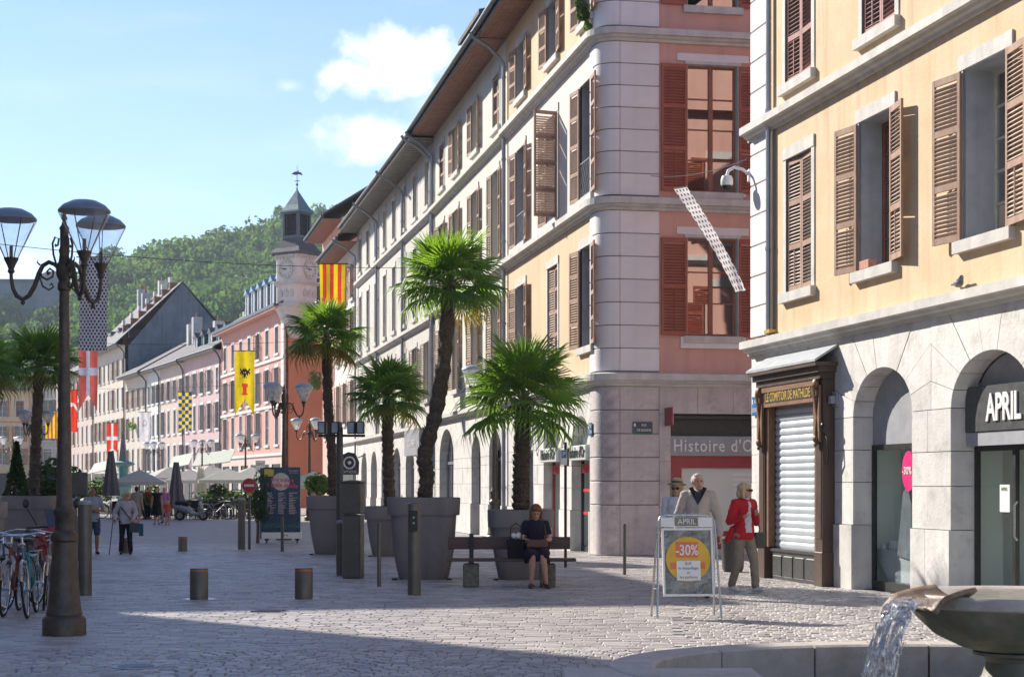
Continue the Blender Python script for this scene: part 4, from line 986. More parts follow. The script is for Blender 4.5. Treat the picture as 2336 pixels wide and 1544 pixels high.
def whitehouse():
    d = Vector((-.2189, .9758)); L = 9.8; f = FC+d*L; Mw = frame(f.x, f.y, -d.x, -d.y)
    r = building('white_building', 'white rendered building with red soffit beyond the long grey stone building', 'building', Mw); M = I4
    def st(i, j): return dict(sw=.5, open_=(8, 20), gap=.1, rails=1, rows=3)
    housefront(r, M, 0, L, 0, 14.1, [(4.9, 2.2), (8.3, 2.4), (11.4, 1.7)], [1.6, 4.6, 7.8], 'white', st)
    b = MB(); b.box(1, -.06, .2, 8.6, -.02, 3.0); b.obj('shopfront', M_['blackwood'], r, M)
    body_plain(r, M, L, 14.1, 11, 'pink'); eave(r, M, 0, L, 14.1, o=1.15, soffit='soffit_red', wallm='pink', depth=11)
    downpipe(r, M, L-.1, 0, 14.1, o=1.4)
    cornice(r, M, 0, L, 3.7, s=.7)
whitehouse()
def redhouse():
    Mw = frame(-12.55, 112.5, .2189, -.9758)
    r = building('red_building', 'tall red-orange building with overhanging red eave behind the white building', 'building', Mw); M = I4; L = 10.5
    def st(i, j): return dict(sw=.5, open_=(8, 20), gap=.12, rails=1, rows=3)
    housefront(r, M, 0, L, 0, 17.6, [(4.6, 2.1), (8, 2.1), (11.3, 2.0), (14.3, 1.8)], [1.8, 5.2, 8.6], 'pink', st)
    body_plain(r, M, L, 17.6, 10, 'pink'); eave(r, M, 0, L, 17.6, o=1.3, soffit='soffit_red', wallm='pink', depth=10)
    for x in (3, 8): MB().box(x, 4, 19, x+.9, 5, 21.5).obj('chimney', M_['greystone'], r, M)
redhouse()
# ------------------------------------------------------------------ clock building and turret
dF = Vector((-.342, .940)); F0 = Vector((-15.99, 119.0)); LF = 24.3; F1 = F0+dF*LF
def farst(shc='wood_far', p=.25, sw=.5, closedp=.15):
    rnd = random.Random(5)
    def st(i, j):
        return dict(sw=sw, open_=(rnd.uniform(2, 12), rnd.uniform(4, 30)), shut=rnd.random() > p, closed=rnd.random() < closedp, mats=(shc, shc), gap=.14, rails=1, rows=3, fm='paneframe_white', d=.22, jamb=.11, m='whitepaint' if shc == 'wood_far' else 'trim')
    return st
M_['farcoral'] = mat('coral_render', (.53,.27,.21), (.58,.32,.27), sc=.6, rough=.85, streak=.2)
M_['farorange'] = mat('orange_render', (.58,.225,.125), (.62,.26,.15), sc=.5, rough=.85, streak=.15)
M_['farrose'] = mat('rose_render', (.52,.36,.34), (.58,.42,.40), sc=.6, rough=.85, streak=.3)
M_['farpeach'] = mat('peach_render', (.56,.43,.36), (.60,.48,.41), sc=.6, rough=.85, streak=.25)
M_['farcream'] = mat('cream_render', (.58,.49,.39), (.63,.55,.45), sc=.6, rough=.85, streak=.25)
M_['farwhite'] = mat('far_white_render', (.60,.58,.53), (.64,.62,.58), sc=.6, rough=.85, streak=.2)
M_['darkgable'] = mat('blue_grey_slate_cladding', (.10,.125,.15), (.16,.185,.21), sc=.5, rough=.75, streak=.6, c3=(.07,.085,.10), f3=.6, sc2=.2)
def dormer(root, M, x, y, z, w, h, m='slate', roofm='zinc', win_='glassdark', dep=3, pitch=.5, green=False):
    b = MB(); b.box(x-w/2, y, z, x+w/2, y+dep, z+h); dr = b.obj('dormer', M_[m], root, M)
    b = MB(); b.box(x-w/2-.08, y-.06, z, x-w/2+.1, y, z+h); b.box(x+w/2-.1, y-.06, z, x+w/2+.08, y, z+h); b.box(x-w/2-.08, y-.08, z+h, x+w/2+.08, y, z+h+.12); b.obj('dormer_frame', M_['whitepaint' if not green else 'greenenamel'], dr)
    MB().box(x-w/2+.12, y-.02, z+.1, x+w/2-.12, y-.005, z+h-.05).obj('pane', M_[win_], dr)
    b = MB(); v = [(x-w/2-.2, y-.2, z+h+.1), (x+w/2+.2, y-.2, z+h+.1), (x, y-.2, z+h+.1+w*pitch), (x-w/2-.2, y+dep, z+h+.1), (x+w/2+.2, y+dep, z+h+.1), (x, y+dep, z+h+.1+w*pitch)]
    b.add(v, [(0,1,2),(3,5,4),(0,2,5,3),(1,4,5,2),(0,3,4,1)]); b.obj('dormer_roof', M_[roofm], dr)
def clockhouse():
    Mw = frame(F1.x, F1.y, -dF.x, -dF.y)
    r = building('coral_building', 'coral building with an orange end wall and pale dormers under the clock turret', 'building', Mw); M = I4; L = LF
    xs = [1.8+3.35*k for k in range(7)]
    housefront(r, M, 0, L-.9, 3.9, 14.0, [(4.5, 2.5), (7.7, 2.3), (11.0, 1.9)], xs, 'farcoral', farst('wood_far', .2), w=1.15)
    quoins(r, M, L-.9, L, 3.9, 14.0, h=.62, m='white', y=-.03)
    for z in (3.7, 7.15, 10.5): MB().box(0, -.09, z, L, .01, z+.2).obj('string_course', M_['white'], r, M)
    b = MB(); 
    for k in range(6): b.box(.7+3.9*k, .05, 0, 3.6+3.9*k, .1, 3.1)
    b.obj('shop_windows', M_['glassdark'], r, M); wall_mesh(0, L, 0, 3.7, [(.7+3.9*k, 3.6+3.9*k, -1, 3.1) for k in range(6)]).obj('wall', M_['farpeach'], r, M)
    # orange end wall down the side street
    S0 = F0; S1 = Vector((-15.15, 131.0)); Ms = Mw.inverted() @ frame(S0.x, S0.y, S1.x-S0.x, S1.y-S0.y)
    LS = (S1-S0).length
    wall_mesh(.6, LS, 0, 14.4, []).obj('wall', M_['farorange'], r, Ms)
    for k in range(24): MB().cbox(0, -.05, k*.6, .75 if k % 2 else .5, .02, k*.6+.58, .01).obj('quoin', M_['white'], r, Ms)
    MB().box(.5, -.08, 8.1, LS, .02, 8.35).obj('string_course', M_['farpeach'], r, Ms)
    body_plain(r, M, L-.2, 14.0, 3.2, 'farorange')
    # low mansard roof with dormers
    b = MB(); b.box(-.1, -.7, 13.95, L+.2, .02, 14.1); b.obj('soffit', M_['farcoral'], r, M)
    b = MB(); b.box(-.1, -.78, 14.1, L+.2, -.6, 14.32); b.obj('gutter', M_['gutter'], r, M)
    b = MB(); b.add([(-.1, -.65, 14.2), (L+.2, -.65, 14.2), (L+.2, 5.6, 18.2), (-.1, 5.6, 18.2), (-.1, 10, 14.2), (L+.2, 10, 14.2)], [(0,1,2,3),(3,2,5,4),(1,5,2),(0,3,4)]); b.obj('roof', M_['slate'], r, M)
    for k in range(6): dormer(r, M, L-2.6-2.35*k, .25, 14.6, .95, 1.7, roofm='zinc_blue', m='zinc', dep=3)
    b = MB(); b.box(L-3.2, 3.5, 16, L-2.0, 4.5, 20.0); b.obj('chimney', M_['tile'], r, M)
    b = MB(); b.box(6, 4, 16, 6.6, 5, 19.0); b.obj('chimney', M_['greystone'], r, M)
clockhouse()
def turret():
    cx, cy = -15.15, 119.6; th = R(33.6)
    Mw = T(cx, cy, 0) @ RZ(-th)
    r = thing('clock_turret', 'pale stone corner clock turret with louvred lantern and slate spire carrying a weathervane', 'clock tower', M=Mw)
    # local -y faces left-front, +x faces right-front
    hx, hy = 1.15, 1.15
    b = MB(); b.lathe([(.5, 11.9), (.75, 12.3), (.8, 12.6), (1.15, 13.1), (1.25, 13.4), (1.5, 13.9), (1.62, 14.05)], 24); b.obj('corbel', M_['trim'], r, smooth=True)
    def sq(z0, z1, e, m, name='stage'):
        q = MB(); c = .28+e*.3; a = hx+e
        q.prismz([(-a+c,-a),(a-c,-a),(a,-a+c),(a,a-c),(a-c,a),(-a+c,a),(-a,a-c),(-a,-a+c)], z0, z1); return q.obj(name, M_[m], r)
    sq(14.05, 14.3, .25, 'trim', 'moulding'); sq(14.3, 15.6, 0, 'white'); sq(15.6, 15.72, .1, 'trim', 'moulding'); sq(15.72, 15.86, .2, 'trim', 'moulding')
    sq(15.86, 17.55, 0, 'white'); sq(17.55, 17.7, .12, 'trim', 'moulding'); sq(17.7, 17.85, .3, 'slate', 'moulding')
    for k, (Mf) in enumerate((T(0, -hy, 0), RZ(R(90)) @ T(0, -hx, 0), RZ(R(-90)) @ T(0, -hx, 0))):
        c = MB(); c.prism([(.56*math.cos(t*.2618), 16.68+.56*math.sin(t*.2618)) for t in range(24)], -.07, 0); cf = c.obj('clock_face', M_['cream'], r, Mf)
        c = MB(); 
        for t in range(24):
            a0, a1 = t*.2618, (t+1)*.2618; p = [(.56*math.cos(a0), 16.68+.56*math.sin(a0)), (.66*math.cos(a0), 16.68+.66*math.sin(a0)), (.66*math.cos(a1), 16.68+.66*math.sin(a1)), (.56*math.cos(a1), 16.68+.56*math.sin(a1))]
            c.prism(p, -.11, 0)
        c.obj('rim', M_['greystone'], cf)
        c = MB()
        for t in range(12):
            a = t*R(30); u = Vector((math.cos(a), math.sin(a))); n_ = Vector((-u.y, u.x)); p = [u*.42-n_*.022, u*.52-n_*.022, u*.52+n_*.022, u*.42+n_*.022]
            c.prism([(q.x, 16.68+q.y) for q in p], -.08, -.068)
        c.obj('hour_marks', M_['black'], cf)
        for nm, ang, ln, w_ in (('hour_hand', R(185), .3, .035), ('minute_hand', R(168), .44, .028)):
            u = Vector((math.cos(ang), math.sin(ang))); n_ = Vector((-u.y, u.x)); p = [-u*.1-n_*w_, u*ln-n_*w_*.5, u*ln+n_*w_*.5, -u*.1+n_*w_]
            MB().prism([(q.x, 16.68+q.y) for q in p], -.1, -.085).obj(nm, M_['black'], cf)
        e = MB()
        for sx_ in (-.5, 0, .5): e.prism([(sx_-.16, 14.75), (sx_+.16, 14.75), (sx_+.2, 15.1), (sx_, 15.3), (sx_-.2, 15.1)], -.05, 0)
        e.obj('relief', M_['greystone'], r, Mf)
        e = MB()
        for k2 in range(7): e.box(-.95+k2*.3, -.08, 17.38, -.82+k2*.3, 0, 17.55)
        e.obj('dentils', M_['trim'], r, Mf)
    b = MB(); b.lathe([(1.95, 17.85), (1.5, 18.2), (1.08, 18.75), (1.02, 18.9)], 4, cap=True); b.obj('lower_roof', M_['slate'], r)
    b = MB(); 
    for sx_, sy_ in ((-1,-1),(1,-1),(1,1),(-1,1)): b.box(sx_*.62-.09, sy_*.62-.09, 18.85, sx_*.62+.09, sy_*.62+.09, 20.75)
    b.box(-.72, -.72, 18.85, .72, .72, 19.1); b.box(-.72, -.72, 20.6, .72, .72, 20.75); b.obj('lantern_frame', M_['gutter'], r)
    b = MB(); b.box(-.5, -.5, 19.1, .5, .5, 20.6); b.obj('lantern_core', M_['black'], r)
    for k in range(9):
        b = MB(); z = 19.2+k*.155; b.box(-.6, -.6, z, .6, .6, z+.05) if False else b.lathe([(.87, z), (.8, z+.08)], 4); b.obj('louvre', M_['blackwood'], r)
    b = MB(); b.lathe([(1.22, 20.72), (1.15, 20.85), (.8, 21.25), (.4, 21.85), (.06, 22.35), (.05, 22.5)], 4); b.obj('spire', mat('dark_teal_spire', (.09,.15,.175), (.12,.19,.21), sc=3, rough=.7), r)
    v = MB(); v.tube([(0,0,22.3),(0,0,24.1)], [.035, .015], 6); v.ball((0,0,22.75), .1); v.box(-.2, -.02, 22.98, .2, .02, 23.02); v.ball((0, 0, 23.0), .06)
    v.prism([(-.42, 23.5), (-.1, 23.42), (.1, 23.46), (.42, 23.38), (.3, 23.6), (.1, 23.62), (.18, 23.75), (0, 23.66), (-.2, 23.66)], -.015, .015); v.xf(RZ(R(20))); v.obj('weathervane', M_['gutter'], r)
turret()
# ------------------------------------------------------------------ houses on the far square
dG = Vector((-.394, .919)).normalized()
def farhouse(name, label, P0, L, zt, wallm, rows, n, st, eo=.7, depth=10, pitch=30, dormers=0, chim=(), w=1.0, green=False, roof='slate', pipe=True, gable=None):
    P1 = P0+dG*L; Mw = frame(P1.x, P1.y, -dG.x, -dG.y)
    r = building(name, label, 'house', Mw); M = I4
    xs = [L/n*(k+.5) for k in range(n)]
    housefront(r, M, 0, L, 0, zt, rows, xs, wallm, st, w=w)
    b = MB()
    for k in range(max(1, int(L/3.5))): b.box(.5+3.5*k, -.05, .1, 3.4+3.5*k, -.01, 2.9)
    b.obj('shopfront', M_['blackwood'], r, M)
    body_plain(r, M, L, zt, depth, gable or wallm)
    zp = eave(r, M, 0, L, zt, o=eo, soffit='soffit_grey', wallm=gable or wallm, depth=depth, pitch=pitch, roof=roof)
    for k in range(dormers): dormer(r, M, L/dormers*(k+.5), .8, zt+.9, 1.0, 1.0, roofm='slate', m='slate', dep=2.5, green=green and k % 2 == 1)
    for x, y, z, h in chim: 
        MB().box(x-.4, y, z, x+.4, y+.9, z+h).obj('chimney', M_['reveal' if x % 2 < 1 else 'greystone'], r, M)
        b = MB(); b.lathe([(.12, z+h), (.1, z+h+.5)], 8, x, y+.45); b.obj('chimney_pot', M_['tile'], r, M)
    if pipe: downpipe(r, M, L-.1, 0, zt, o=eo, r=.07, m='gutter')
    return P1
P = farhouse('rose_house', 'dusty rose house with grey shutters and skylit dormers left of the coral building', F1, 14.4, 12.9, 'farrose', [(3.0, 2.2), (6.4, 2.2), (9.6, 1.9)], 5, farst('wood_far', .1), dormers=5, green=True, chim=((12, 3, 14.6, 1.9), (6, 4, 14.6, 2.4)))
P = farhouse('peach_house', 'peach house with tall windows behind the checkered banner', P, 10.8, 12.8, 'farpeach', [(3.0, 2.3), (6.4, 2.2), (9.6, 1.8)], 4, farst('wood_far', .2), chim=((3, 3, 14, 2.2), (1.2, 5, 15, 2.6)))
P = farhouse('cream_narrow_house', 'narrow white house between the peach house and the buff house', P, 6.5, 12.8, 'farwhite', [(3.0, 2.2), (6.4, 2.1), (9.6, 1.8)], 3, farst('wood_far', .3), chim=((3.2, 3.4, 14.6, 3.0), (4.6, 3.6, 14.6, 3.6)))
P = farhouse('buff_house', 'buff house with a flower window box at the end of the low row', P, 12.0, 12.8, 'farcream', [(3.0, 2.3), (6.4, 2.2), (9.6, 1.9)], 4, farst('wood_brown', .2), eo=1.0)
H0 = P.copy()
P = farhouse('tall_cream_house', 'tall cream house with a dark slate-clad gable and small dormers', P, 20, 16.6, 'farcream', [(3.4, 2.0), (6.6, 2.2), (9.9, 2.2), (13.2, 2.0)], 7, farst('wood_brown', .3), depth=12.4, pitch=44, dormers=4, eo=1.0, chim=((6, 4, 20, 4.2), (11, 5.4, 21.5, 3.2), (3, 5, 21.5, 3), (8.5, 4, 20.5, 3)), gable='darkgable')
P2 = farhouse('far_beige_house', 'beige house beyond the tall cream house, behind the cross banner', P, 30, 15.4, 'farpeach', [(3.4, 2.0), (6.6, 2.1), (9.7, 2.1), (12.6, 1.8)], 9, farst('wood_brown', .3), depth=11)
def stepwall():
    Mw = frame(H0.x, H0.y, -dG.y*-1, 0) if False else None
    ux = Vector((-dG.x, -dG.y)); inn = Vector((-ux.y, ux.x))
    base = H0+dG*3.0
    Mw = frame(base.x, base.y, inn.x, inn.y)
    r = thing('stepped_fire_wall', 'stepped reddish parapet wall rising along the slope of the tall cream house roof', 'wall', M=Mw)
    b = MB()
    for k in range(7): b.box(.3+k*.85, -.2, 16.6, .3+(k+1)*.85-.002, .2, 18.95+k*.82)
    b.obj('wall', M_['tile'], r)
    b = MB()
    for k in range(7): b.box(.25+k*.85, -.26, 18.95+k*.82, .55+k*.85, .26, 19.5+k*.82)
    b.obj('coping', M_['white'], r)
stepwall()
def facing(name, label, px0, px1, Y, zt, wallm, cols, rows, shc, roof='slate', extra=None):
    x0, x1 = (px0-CXP)/K*Y, (px1-CXP)/K*Y; L = x1-x0; Mw = frame(x0, Y, 1, 0)
    r = building(name, label, 'house', Mw)
    housefront(r, I4, 0, L, 0, zt, rows, [L/cols*(k+.5) for k in range(cols)], wallm, farst(shc, .1), w=1.1)
    body_plain(r, I4, L, zt, 9, wallm); eave(r, I4, 0, L, zt, o=.6, soffit='soffit_grey', wallm=wallm, depth=9, roof=roof)
    for z in (6.2, 10.2): MB().box(0, -.06, z, L, .01, z+.2).obj('string_course', M_['farorange' if wallm == 'yellow' else 'white'], r)
    MB().box(.6, -.08, .1, L-.6, -.02, 3.2).obj('shopfront', M_['blackwood'], r)
facing('far_yellow_house', 'golden yellow house closing the far left end of the square', -140, 66, 235, 14.6, 'yellow', 5, [(4.4, 2.2), (7.6, 2.1), (11.0, 2.2)], 'wood_dusty')
facing('far_white_house', 'whitish house closing the square right of the golden yellow house', 67, 150, 238, 15.6, 'farwhite', 3, [(4.4, 2.2), (7.8, 2.1), (11.4, 2.1)], 'wood_far')
# ------------------------------------------------------------------ left-hand side of the street (outside the frame, throws the shade over the square)
def leftrow(name, label, x, y, dx, dy, L, zt, wallm, depth=13):
    Mw = frame(x, y, dx, dy); r = building(name, label, 'building', Mw); n = int(L/3.6)
    wall_mesh(0, L, 0, zt, []).obj('wall', M_[wallm], r); body_plain(r, I4, L, zt, depth, wallm, gap=.03)
    for z in (4, 8, 12, 16): MB().box(0, -.12, z, L, .0, z+.22).obj('string_course', M_['trim'], r)
    k_ = MB(); k_.box(-.55, -.03, 0, .55, -.01, 2.2); me = k_.mesh('window', M_['glassdark'])
    k_ = MB(); k_.box(-.28, -.07, 0, .28, -.02, 2.2); ms = k_.mesh('shutter', M_['wood_far'])
    for z in (4.9, 8.9, 12.9, 16.6):
        for i in range(n):
            c = L/n*(i+.5); w_ = link('window', me, r, T(c, 0, z)); link('shutter', ms, w_, T(-.88, 0, 0)); link('shutter', ms, w_, T(.88, 0, 0))
    b = MB(); b.add([(-.1, -.2, zt), (L+.1, -.2, zt), (L+.1, depth+.2, zt), (-.1, depth+.2, zt), (3, depth/2, zt+1.6), (L-3, depth/2, zt+1.6)], [(0,1,5,4),(1,2,5),(2,3,4,5),(3,0,4),(3,2,1,0)]); b.obj('roof', M_['slate'], r)
# x direction of a left-hand front runs away from the camera
leftrow('left_north_building', 'beige apartment building on the left side of the square beyond the cross street', -20.0, 45.0, -.177, .984, 49, 20, 'farpeach')
leftrow('left_south_building', 'cream apartment building on the left side of the street before the cross street', -11.5, -10, -.177, .984, 46.2, 18.5, 'farcream')
# ------------------------------------------------------------------ hills, forest, castle
def ridge(X):
    P_ = [(-420, 52), (-260, 62), (-182, 60), (-160, 61), (-150, 70), (-140, 74), (-122, 80), (-98, 82), (-85, 86), (-70, 91), (-45, 95), (0, 98), (80, 112), (200, 90), (420, 60)]
    for (a, za), (b, zb) in zip(P_, P_[1:]):
        if a <= X <= b: return za+(zb-za)*(X-a)/(b-a)
    return 50
def hill_z(X, Y):
    t = (Y-330)/(600-330); t = max(0, min(1.6, t)); s = t if t < 1 else 1-.5*(t-1)
    xx = X*600/max(Y, 300)
    return ridge(xx)*(s**.85)+6*noise.noise(Vector((X*.015, Y*.015, 0)))
def hills():
    b = MB(); nx, ny = 50, 22; vs = []
    for j in range(ny):
        Y = 320+j*20
        for i in range(nx): X = -460+i*18; vs.append((X, Y, hill_z(X, Y)-3))
    b.add(vs, [(j*nx+i, j*nx+i+1, (j+1)*nx+i+1, (j+1)*nx+i) for j in range(ny-1) for i in range(nx-1)])
    o = b.obj('hill', M_['grassland'], smooth=True); o['kind'] = 'structure'
hills()
def leaf_cloud(rnd, n, rx, ry, rz, s, lumps=6):
    """quads spread through a lumpy crown; returns verts (n*4,3)"""
    cs = rnd.normal(0, 1, (lumps, 3)); cs /= np.linalg.norm(cs, axis=1)[:,None]; cs *= rnd.uniform(.35, .72, (lumps, 1)); cs[:,2] = cs[:,2]*.8+.1
    lr = rnd.uniform(.38, .62, lumps)
    k = rnd.randint(0, lumps, n); d = rnd.normal(0, 1, (n, 3)); d /= np.linalg.norm(d, axis=1)[:,None]
    p = cs[k]+d*(lr[k]*rnd.uniform(.82, 1.04, n))[:,None]
    nrm = d+rnd.normal(0, .45, (n, 3)); nrm /= np.linalg.norm(nrm, axis=1)[:,None]
    a = np.cross(nrm, rnd.normal(0, 1, (n, 3))); a /= np.linalg.norm(a, axis=1)[:,None]; b = np.cross(nrm, a)
    c = p*np.array([rx, ry, rz]); sz = s*rnd.uniform(.6, 1.3, n)[:,None]
    q = np.stack([c-a*sz-b*sz*.6, c+a*sz*.7-b*sz, c+a*sz+b*sz*.7, c-a*sz*.6+b*sz], 1)
    return q.reshape(-1, 3)
def quadmesh(name, V, m, tone=None):
    n = len(V)//4; me = bpy.data.meshes.new(name); me.vertices.add(len(V)); me.vertices.foreach_set('co', V.astype(np.float32).ravel())
    me.loops.add(n*4); me.polygons.add(n); me.loops.foreach_set('vertex_index', np.arange(n*4, dtype=np.int32)); me.polygons.foreach_set('loop_start', np.arange(0, n*4, 4, dtype=np.int32))
    try: me.polygons.foreach_set('loop_total', np.full(n, 4, dtype=np.int32))
    except Exception: pass
    if tone is not None:
        a = me.attributes.new('tone', 'FLOAT', 'FACE'); a.data.foreach_set('value', tone.astype(np.float32))
    me.materials.append(m); me.update(calc_edges=True); me.validate(); return me
def forest():
    rnd = np.random.RandomState(11); out = []; tn = []
    tmpl = [leaf_cloud(rnd, 420, 1, 1, 1, .088, 9) for _ in range(7)]
    Y = 352
    while Y < 640:
        X = -.36*Y-10
        while X < 60:
            x, y = X+rnd.uniform(-2.5, 2.5), Y+rnd.uniform(-3, 3); z = hill_z(x, y)
            if z > 16 and not (-150 < x < -112 and 405 < y < 440 and False):
                r_ = rnd.uniform(3.6, 6.2)*(1+.25*(rnd.rand() < .15)); t = tmpl[rnd.randint(7)]; a = rnd.uniform(0, 6.28); c_, s_ = math.cos(a), math.sin(a)
                q = t @ np.array([[c_, s_, 0], [-s_, c_, 0], [0, 0, 1]]); q = q*np.array([r_, r_, r_*rnd.uniform(.95, 1.35)])+np.array([x, y, z+r_*.7]); out.append(q); tn.append(np.full(420, rnd.rand())*.75+rnd.rand(420)*.25)
            X += rnd.uniform(6.2, 8.2)
        Y += 8.5
    V = np.concatenate(out); o = link('forest', quadmesh('forest', V, M_['forest'], np.concatenate(tn))); o['kind'] = 'stuff'; return len(tn)
NF = forest()
def castle():
    r = thing('castle', 'blue-grey castle wall and square tower among the trees on the left hillside', 'castle', M=frame(-205, 540, 1, .05, 0))
    m = mat('castle_stone', (.12,.17,.20), (.17,.22,.25), sc=.25, streak=.4, rough=.9)
    z0 = 38
    b = MB(); b.box(0, 0, z0, 54, 12, 66.2); b.obj('wall', m, r)
    b = MB(); b.box(-.5, -.6, 66.2, 54.5, 12.5, 67.2); b.obj('roof', M_['slate'], r)
    b = MB(); b.box(54, -4, z0, 61.5, 7, 67.6); b.obj('tower', m, r); b = MB(); b.lathe([(6.4, 67.6), (2, 69.8)], 4, 57.7, 1.5); b.obj('tower_roof', M_['slate'], r)
castle()
# ------------------------------------------------------------------ shrubs
def shrub(name, label, loc, n, rx, ry, rz, s, m='foliage', seed=1, cat='shrub', group=None, zc=None, stem=True, cone=False):
    rnd = np.random.RandomState(seed); t = thing(name, label, cat, loc, group=group)
    V = leaf_cloud(rnd, n, 1, 1, 1, s/max(rx, rz), 9)
    if cone:
        h = rnd.rand(n)**.8; a = rnd.uniform(0, 6.28, n); rr = (1-h)*rnd.uniform(.85, 1.03, n); c = np.stack([rx*rr*np.cos(a), rx*rr*np.sin(a), h*rz*2-rz], 1)
        d = rnd.normal(0, 1, (n, 2, 3))*s; V = np.stack([c-d[:,0], c+d[:,1]*.8, c+d[:,0], c-d[:,1]*.8], 1).reshape(-1, 3)
    else: V = V*np.array([rx, ry, rz])
    V = V+np.array([0, 0, rz if zc is None else zc])
    link('crown', quadmesh('crown', V, M_[m]), t)
    if stem: b = MB(); b.tube([(0,0,0),(0.02,0,(rz if zc is None else zc))], [.05, .03], 6); b.obj('trunk', M_['trunk'], t)
    return t
# ------------------------------------------------------------------ fan palms in tubs
def leaf_mesh(seed, m, droop=.25, R0=.62, nl=25, pet=.5):
    rnd = random.Random(seed); b = MB()
    b.tube([(0,0,0), (pet*.5, 0, .03), (pet, 0, 0)], [.014, .009, .006], 5); 
    b.mi = 1
    for k in range(nl):
        a = R(-118+236*k/(nl-1)); L = R0*(1-.22*abs(k/(nl-1)-.5)*2)*rnd.uniform(.9, 1.07); w = .0175
        dx, dy = math.cos(a), math.sin(a); px, py = -dy, dx
        f = (.45, .8, 1.0); z = [0, .02-.05*droop, -droop*.14-rnd.random()*.02, -droop*.42*rnd.uniform(.6, 1.5)]
        o = Vector((pet, 0, 0))
        p1 = o+Vector((dx*L*f[0], dy*L*f[0], z[1])); p2 = o+Vector((dx*L*f[1], dy*L*f[1], z[2])); p3 = o+Vector((dx*L*(f[2]-.1*droop), dy*L*(f[2]-.1*droop), z[3]))
        wv = Vector((px, py, 0))*w; up = Vector((0, 0, .014))
        b.add([o, p1-wv-up*.6, p1+up, p1+wv-up*.6, p2-wv*.8-up*.3, p2+up*.6, p2+wv*.8-up*.3, p3], [(0,1,2),(0,2,3),(1,4,5,2),(2,5,6,3),(4,7,5),(5,7,6)])
    return b.mesh('leaf', [M_['petiole'], M_[m]])
LEAVES = [leaf_mesh(i, 'leaf', droop=d) for i, d in enumerate((.15, .3, .5, .7))]
LEAVES_OLD = [leaf_mesh(9, 'leaf_old', droop=.9)]; LEAVES_NEW = [leaf_mesh(7, 'leaf_fresh', droop=.05), leaf_mesh(8, 'leaf_fresh', droop=.15)]
def pot_mesh(w, h):
    b = MB(); s = w/1.27*.5
    # rounded square shell from base to rim
    prof = [(.78, 0), (.80, .02), (.90, .25), (1.0, .55), (1.06, h-.34), (1.07, h-.30), (1.16, h-.30), (1.17, h-.28), (1.19, h-.02), (1.18, h), (1.10, h), (1.08, h-.08)]
    b.lathe([(r_*s*1.06, z) for r_, z in prof], 32, expo=.42, cap=True); return b
def palm(label, base, w, h, tr, crown, cr, nleaf, seed=1, tilt=0, pot=True, fresh=.25, old=.1, trad=.1, group='fan palms in square tubs'):
    rnd = random.Random(seed); t = thing('fan_palm', label, 'palm tree', base, 0, group)
    if pot:
        p = pot_mesh(w, h).obj('pot', M_['pot'], t, RZ(R(tilt)), smooth=True)
        MB().lathe([(w*.44, h-.09), (.02, h-.07)], 24, expo=.5).obj('soil', M_['soil'], t, RZ(R(tilt)))
        b = MB(); b.box(-w*.4, -w*.42, 0, -w*.33, -w*.3, .03); b.box(w*.33, -w*.42, 0, w*.4, -w*.3, .03); b.obj('pot_feet', M_['black'], t)
    pts = [Vector(p) for p in tr]; P_ = []; rr = []
    n = 46
    for k in range(n+1):
        u = k/n*(len(pts)-1); i = min(int(u), len(pts)-2); f = u-i
        p0, p1, p2, p3 = pts[max(i-1, 0)], pts[i], pts[i+1], pts[min(i+2, len(pts)-1)]
        q = .5*((2*p1)+(-p0+p2)*f+(2*p0-5*p1+4*p2-p3)*f*f+(-p0+3*p1-3*p2+p3)*f**3)
        P_.append(q); rr.append(trad*(1.0+.12*((k*7) % 3-1)+rnd.uniform(-.06, .06)))
    b = MB(); b.tube(P_, rr, 12)
    for k in range(int(n*9)):
        u = rnd.random()*(n-1); i = int(u); q = P_[i].lerp(P_[i+1], u-i); a = rnd.uniform(0, 6.28); c_, s_ = math.cos(a), math.sin(a); e = trad*rnd.uniform(1.15, 1.45)
        tn = Vector((-s_, c_, 0))*.028
        b.add([q+Vector((c_, s_, 0))*trad*.85-tn, q+Vector((c_, s_, 0))*trad*.85+tn, q+Vector((c_*e, s_*e, .07+rnd.random()*.04))], [(0,1,2)])
    b.obj('trunk', M_['trunk'], t)
    top = P_[-1]; c = top
    for k in range(nleaf):
        f = (k+.5)/nleaf; el = R(84-116*f**1.1+rnd.uniform(-9, 9)); az = k*2.39996+rnd.uniform(-.3, .3)
        sc = cr/1.02*rnd.uniform(.88, 1.08)*(1 if f > .12 else .8)
        if f < fresh: me = LEAVES_NEW[rnd.randrange(2)]
        elif f > 1-old: me = LEAVES_OLD[0]
        else: me = LEAVES[min(3, int(f*3+rnd.random()*1.2))]
        Ml = T(c.x, c.y, c.z+.12*(1-f)) @ RZ(az) @ RY(-el) @ RX(R(rnd.uniform(-25, 25))) @ Matrix.Diagonal((sc, sc, sc, 1))
        link('leaf', me, t, Ml)
    return t
g = lambda px, py: Gp(px, py)
palm('tallest potted fan palm, its leaning trunk in the big square tub behind the panelled bollard', (-1.53, 29.3, 0), 1.27, 1.40, [(0, 0, 1.3), (.06, 0, 1.75), (.02, .0, 2.1), (.22, 0, 2.9), (.36, 0, 3.8), (.45, 0, 5.02)], 1, 1.0, 46, seed=3, fresh=.4, old=.03, trad=.125, tilt=4)
palm('potted fan palm with a straight trunk beside the blue festival board', (-4.17, 39.6, 0), 1.25, 1.36, [(0, 0, 1.2), (-.04, 0, 2.4), (-.13, 0, 3.6), (-.16, 0, 4.98)], 1, 1.0, 40, seed=5, fresh=.12, old=.1, trad=.11, tilt=3)
